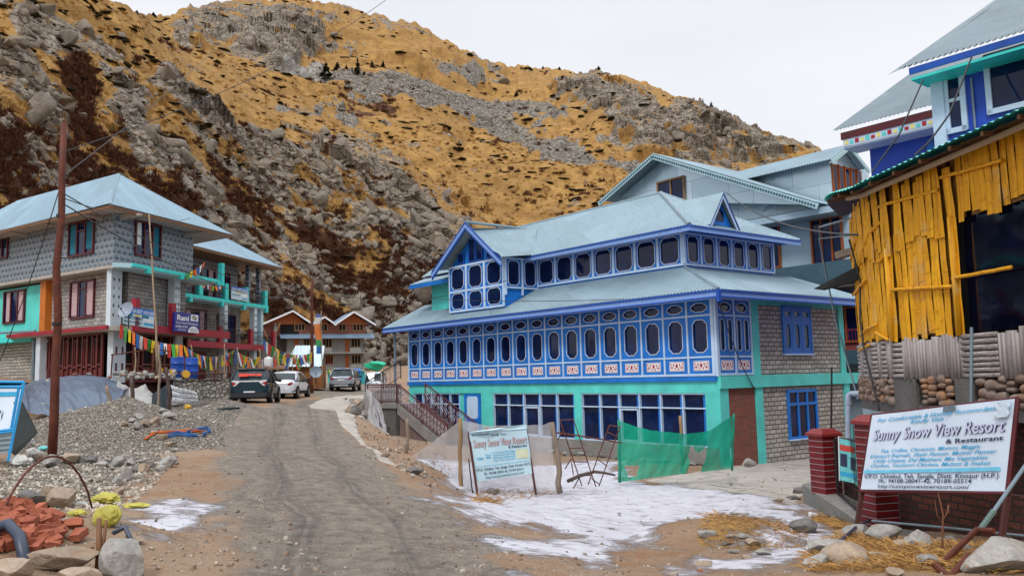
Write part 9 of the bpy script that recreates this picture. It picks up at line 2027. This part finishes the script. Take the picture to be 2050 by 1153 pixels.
 for nm, mt, sel, lb in (('straw', 'straw', 0, 'dry golden straw strewn at the lower right'), ('straw', 'strawd', 1, 'older brown straw mixed into the litter at the lower right')):
  f = Fa[sel::2]; me = bpy.data.meshes.new(nm); u, inv = np.unique(f, return_inverse=True); me.from_pydata(V[u].tolist(), [], inv.reshape(-1, 4).tolist()); me.materials.append(MT[mt]); o = bpy.data.objects.new(nm, me); COL.objects.link(o); tag(o, lb, 'straw', None, 'stuff')
def gp0_fast(px, py):
 d = ray(px, py)
 z = 0.0
 for _ in range(5):
  t = (z - H) / d.z; x, y = d.x * t, d.y * t
  z = float(np.interp(y, _zy, _zz)) if False else _gq(x, y)
 return (x, y)
_GQ = {}
def _gq(x, y):
 k = (round(x * 2), round(y * 2))
 if k not in _GQ: _GQ[k] = float(G0(np.array([x]), np.array([y]))[0])
 return _GQ[k]
MT['peb'] = None
def _peb(nm, a, b, c):
 m = N(nm); n = m.n('ShaderNodeTexWhiteNoise'); g = m.n('ShaderNodeNewGeometry'); v = m.coord('Object'); cc = m.vor(v, 9, 'F1', 'Color'); s = m.n('ShaderNodeSeparateColor'); m.l(cc, s.inputs[0]); return m.fin(m.ramp(s.outputs[0], [(0, a), (.5, b), (1, c)]), .9, 0, .2)
MT['peb'] = _peb('grey_gravel', (.18, .15, .12), (.35, .305, .25), (.58, .53, .46)); MT['peb2'] = _peb('brown_pebbles', (.13, .085, .06), (.27, .20, .15), (.42, .38, .33))
MT['hrock'] = rockm('hill_boulder_rock', (.27, .235, .195), (.15, .128, .105), (.30, .20, .10), .35, .35, .12)
MT['bush'] = plain('dark_juniper', (.035, .03, .016), .95, 0, .1); MT['bushr'] = plain('reddish_brown_scrub', (.115, .05, .03), .95, 0, .1)
MT['fir'] = plain('dark_conifer_needles', (.018, .035, .016), .9, 0, .1)
def hill_things():
 TH, EL, X, Y, Z, att, PX, PY = HILL
 r = np.random.default_rng(21); n0, n1 = X.shape; D = np.hypot(X, Y)
 def pick(w, n, seed):
  rr = np.random.default_rng(seed); p = (w[2:-3, 2:-2]).ravel().copy(); p /= p.sum(); k = rr.choice(len(p), n, p=p); i, j = np.unravel_index(k, w[2:-3, 2:-2].shape); return i + 2, j + 2
 vis = (PX > -150) & (PX < 1800) & (PY > -60) & (PY < 800)
 rk1 = [rock(1, 300 + k, 8, .04, .30, .62) for k in range(10)]; rk2 = [rock(2, 330 + k, 9, .05, .28, .60) for k in range(10)]
 rk1 = [(V / np.abs(V).max() , f) for V, f in rk1]; rk2 = [(V / np.abs(V).max(), f) for V, f in rk2]
 w = vis * (att['scree'] * 1.0 + att['rock'] * .22 + .02)
 i, j = pick(w, 7000, 1); S = (r.pareto(2.8, len(i)) + .45).clip(.4, 2.4) * np.interp(D[i, j], [90, 250, 550], [.30, .50, .75]); P = np.stack([X[i, j], Y[i, j], Z[i, j]], 1)
 merged('scree', MT['hrock'], rk1, P, S, 5, flat=(1.3, 1, .8), kind='stuff', label='grey scree and loose rocks spread over the hillside', cat='scree')
 w = vis * (PY > 420) * (PX > 380) * (PX < 960) * (att['scree'] + att['rock'] * .6 + .05); i, j = pick(w, 300, 2); S = r.uniform(.6, 1.7, len(i)) * (1 + (r.random(len(i)) > .93) * .9); P = np.stack([X[i, j], Y[i, j], Z[i, j]], 1)
 merged('boulder_field', MT['hrock'], rk2, P, S, 6, flat=(1.5, 1, .75), kind='stuff', label='large pale angular boulders tumbled at the foot of the hill', cat='boulders')
 w = vis * (att['rock']) * (PX < 900); i, j = pick(w, 420, 12); S = (r.pareto(2.2, len(i)) + .6).clip(.6, 2.4) * np.interp(D[i, j], [90, 250, 550], [.7, .95, 1.3]); P = np.stack([X[i, j], Y[i, j], Z[i, j]], 1)
 merged('crag_blocks', MT['hrock'], rk2, P, S, 16, flat=(1.5, 1, .9), kind='stuff', label='angular rock blocks standing out of the crags', cat='rocks')
 w = vis * (att['rock']) * (PX > 900); i, j = pick(w, 260, 13); S = (r.pareto(2.2, len(i)) + .8).clip(.8, 3.0); P = np.stack([X[i, j], Y[i, j], Z[i, j]], 1)
 merged('crag_blocks', MT['hrock'], rk2, P, S, 17, flat=(1.3, 1, 1.0), kind='stuff', label='rock blocks of the crag near the skyline', cat='rocks')
 def tuft(seed, n=46):
  rr = np.random.default_rng(seed); V = []; Fc = []
  for k in range(n):
   a = rr.uniform(0, 2 * pi); q = rr.uniform(0, .75); b = np.array([cos(a) * q * .8, sin(a) * q * .8, rr.uniform(-.1, .2)]); t = b + np.array([cos(a) * rr.uniform(.05, .5), sin(a) * rr.uniform(.05, .5), rr.uniform(.25, .75) * (1 - q * .5)]); s = np.array([-sin(a), cos(a), rr.uniform(-.4, .4)]) * rr.uniform(.05, .13)
   kk = len(V); V += [b - s, b + s, t]; Fc.append((kk, kk + 1, kk + 2))
  return np.array(V), Fc
 tf = [tuft(k) for k in range(6)]
 w = vis * (att['shrub'] + .03 * (PY > 120)) * (1 - att['rock'] * .7); i, j = pick(w, 6500, 3); S = r.uniform(.7, 1.7, len(i)) * np.interp(D[i, j], [80, 250, 550], [.8, 1.2, 1.6]); P = np.stack([X[i, j], Y[i, j], Z[i, j] - .1], 1)
 merged('scrub', MT['bushr'], tf, P, S, 7, upright=True, kind='stuff', label='reddish brown leafless scrub in the gullies', cat='scrub')
 w = vis * (1 - att['scree']) * ((PY < 330) * .6 + .25 + (fbm(X / 30, Y / 30, 3, 5) > .1) * 1.2) * (1 - .5 * att['rock']); i, j = pick(w, 1500, 4)
 flat = [(V * (1.5, 1.2, .32) - (0, 0, .14), Fc) for V, Fc in [rock(2, 700 + k, 5, .3) for k in range(5)]]; S = r.uniform(.4, 1.6, len(i)) * np.interp(D[i, j], [80, 250, 550], [.45, .9, 1.6]); P = np.stack([X[i, j], Y[i, j], Z[i, j]], 1)
 merged('juniper_mats', MT['bush'], flat, P, S, 8, upright=True, kind='stuff', label='low dark juniper mats dotting the golden slope', cat='juniper')
 w = vis * (1 - att['scree']) * (1 - att['rock'] * .85) * (1 - att['shrub'] * .8) * (D < 330); i, j = pick(w, 9000, 9); S = r.uniform(.35, .8, len(i)) * np.interp(D[i, j], [80, 330], [.8, 1.5]); P = np.stack([X[i, j], Y[i, j], Z[i, j] - .05], 1)
 merged('tussocks', MT['tuss'], tf[:4], P, S, 10, upright=True, kind='stuff', label='golden grass tussocks over the lower slope', cat='grass')
 r2 = random.Random(3)
 def hillpt(px, py):
  k = np.argmin((PX - px) ** 2 + (PY - py) ** 2); i, j = np.unravel_index(k, PX.shape); return Vector((X[i, j], Y[i, j], Z[i, j])), D[i, j]
 def conifer(px, py, hpx, wpx, lab, grp='conifers high on the slope'):
  p, d = hillpt(px, py); h = hpx * d / F; w = wpx * d / F / 2; T = thing('conifer', lab, 'tree', p, group=grp)
  m = MB(); m.tube([p - Vector((0, 0, 1)), p + Vector((0, 0, h * .9))], [h * .03, h * .008], 5); m.build('trunk', MT['darkwood'], T)
  m = MB(); n = 260
  for k in range(n):
   t = r2.random() ** .8; z = h * (.06 + .94 * t); rad = w * (1 - t) ** .8 * (.75 + .5 * r2.random()) * (1 + .25 * sin(t * 22)); a = r2.uniform(0, 6.283); b = p + Vector((cos(a) * rad * .15, sin(a) * rad * .15, z)); e = p + Vector((cos(a) * rad, sin(a) * rad, z - rad * .35 + h * .02)); s = Vector((-sin(a), cos(a), 0)) * (h * .035 + rad * .16)
   m.add([b, e - s, e + Vector((0, 0, -h * .02)), e + s], [(0, 1, 2, 3)])
  m.build('crown', MT['fir'], T)
 for px, py, hh, ww, lab in ((652, 168, 36, 26, 'broad dark conifer right of the pale scree patch, largest of all'), (676, 158, 18, 16, 'low bushy conifer right of the broad one'), (694, 160, 10, 8, 'tiny conifer between the low bushy one and the tall slender one'), (717, 180, 40, 15, 'tall slender dark conifer on the grey scree'), (730, 186, 12, 9, 'small conifer at the foot of the tall slender one'), (744, 163, 17, 11, 'conifer third from the tall slender one, left of its pair'), (767, 160, 16, 10, 'right conifer of the pair above the grey scree'), (781, 158, 9, 7, 'tiny conifer right of the pair'),
                              (1034, 172, 13, 13, 'single round conifer on the open golden slope left of the big crag'), (1198, 138, 8, 9, 'small bush on top of the big crag'), (1407, 208, 12, 5, 'thin lone tree on the right skyline'), (1424, 222, 14, 10, 'dense small conifer beside the thin lone tree'), (306, 31, 9, 12, 'dark bush in the skyline notch at the upper left'), (273, 30, 6, 8, 'tiny bush left of the skyline notch'), (1120, 138, 7, 8, 'small bush on the skyline left of the big crag'), (1088, 134, 6, 8, 'tiny skyline bush farther left of the crag')):
  conifer(px, py, hh, ww, lab)
MT['tuss'] = plain('golden_tussock', (.44, .25, .07), .95, 0, .1)
sky_world()
build_ground()
HILL = build_hill()
blue_building()
stair()
guest_house(); guest_wing(); terrace(); guest_signs()
dish(254, 622, 38.3, .38, 'grey satellite dish fixed to the red balcony corner in front of the guest house banner', (-.25, -1, .45))
dish(632, 745, 55, .38, 'white satellite dish standing on the stone wall beside the brown pole', (.3, -1, .2))
vehicles(); far_building(); stalls(); left_things()
grey_house(); blue_house(); bamboo_hut(); lean_tos(); brick_fence(); big_sign(); small_sign(); yard_things()
near_stones(); bricks(); litter(); scatter_near(); hill_things()
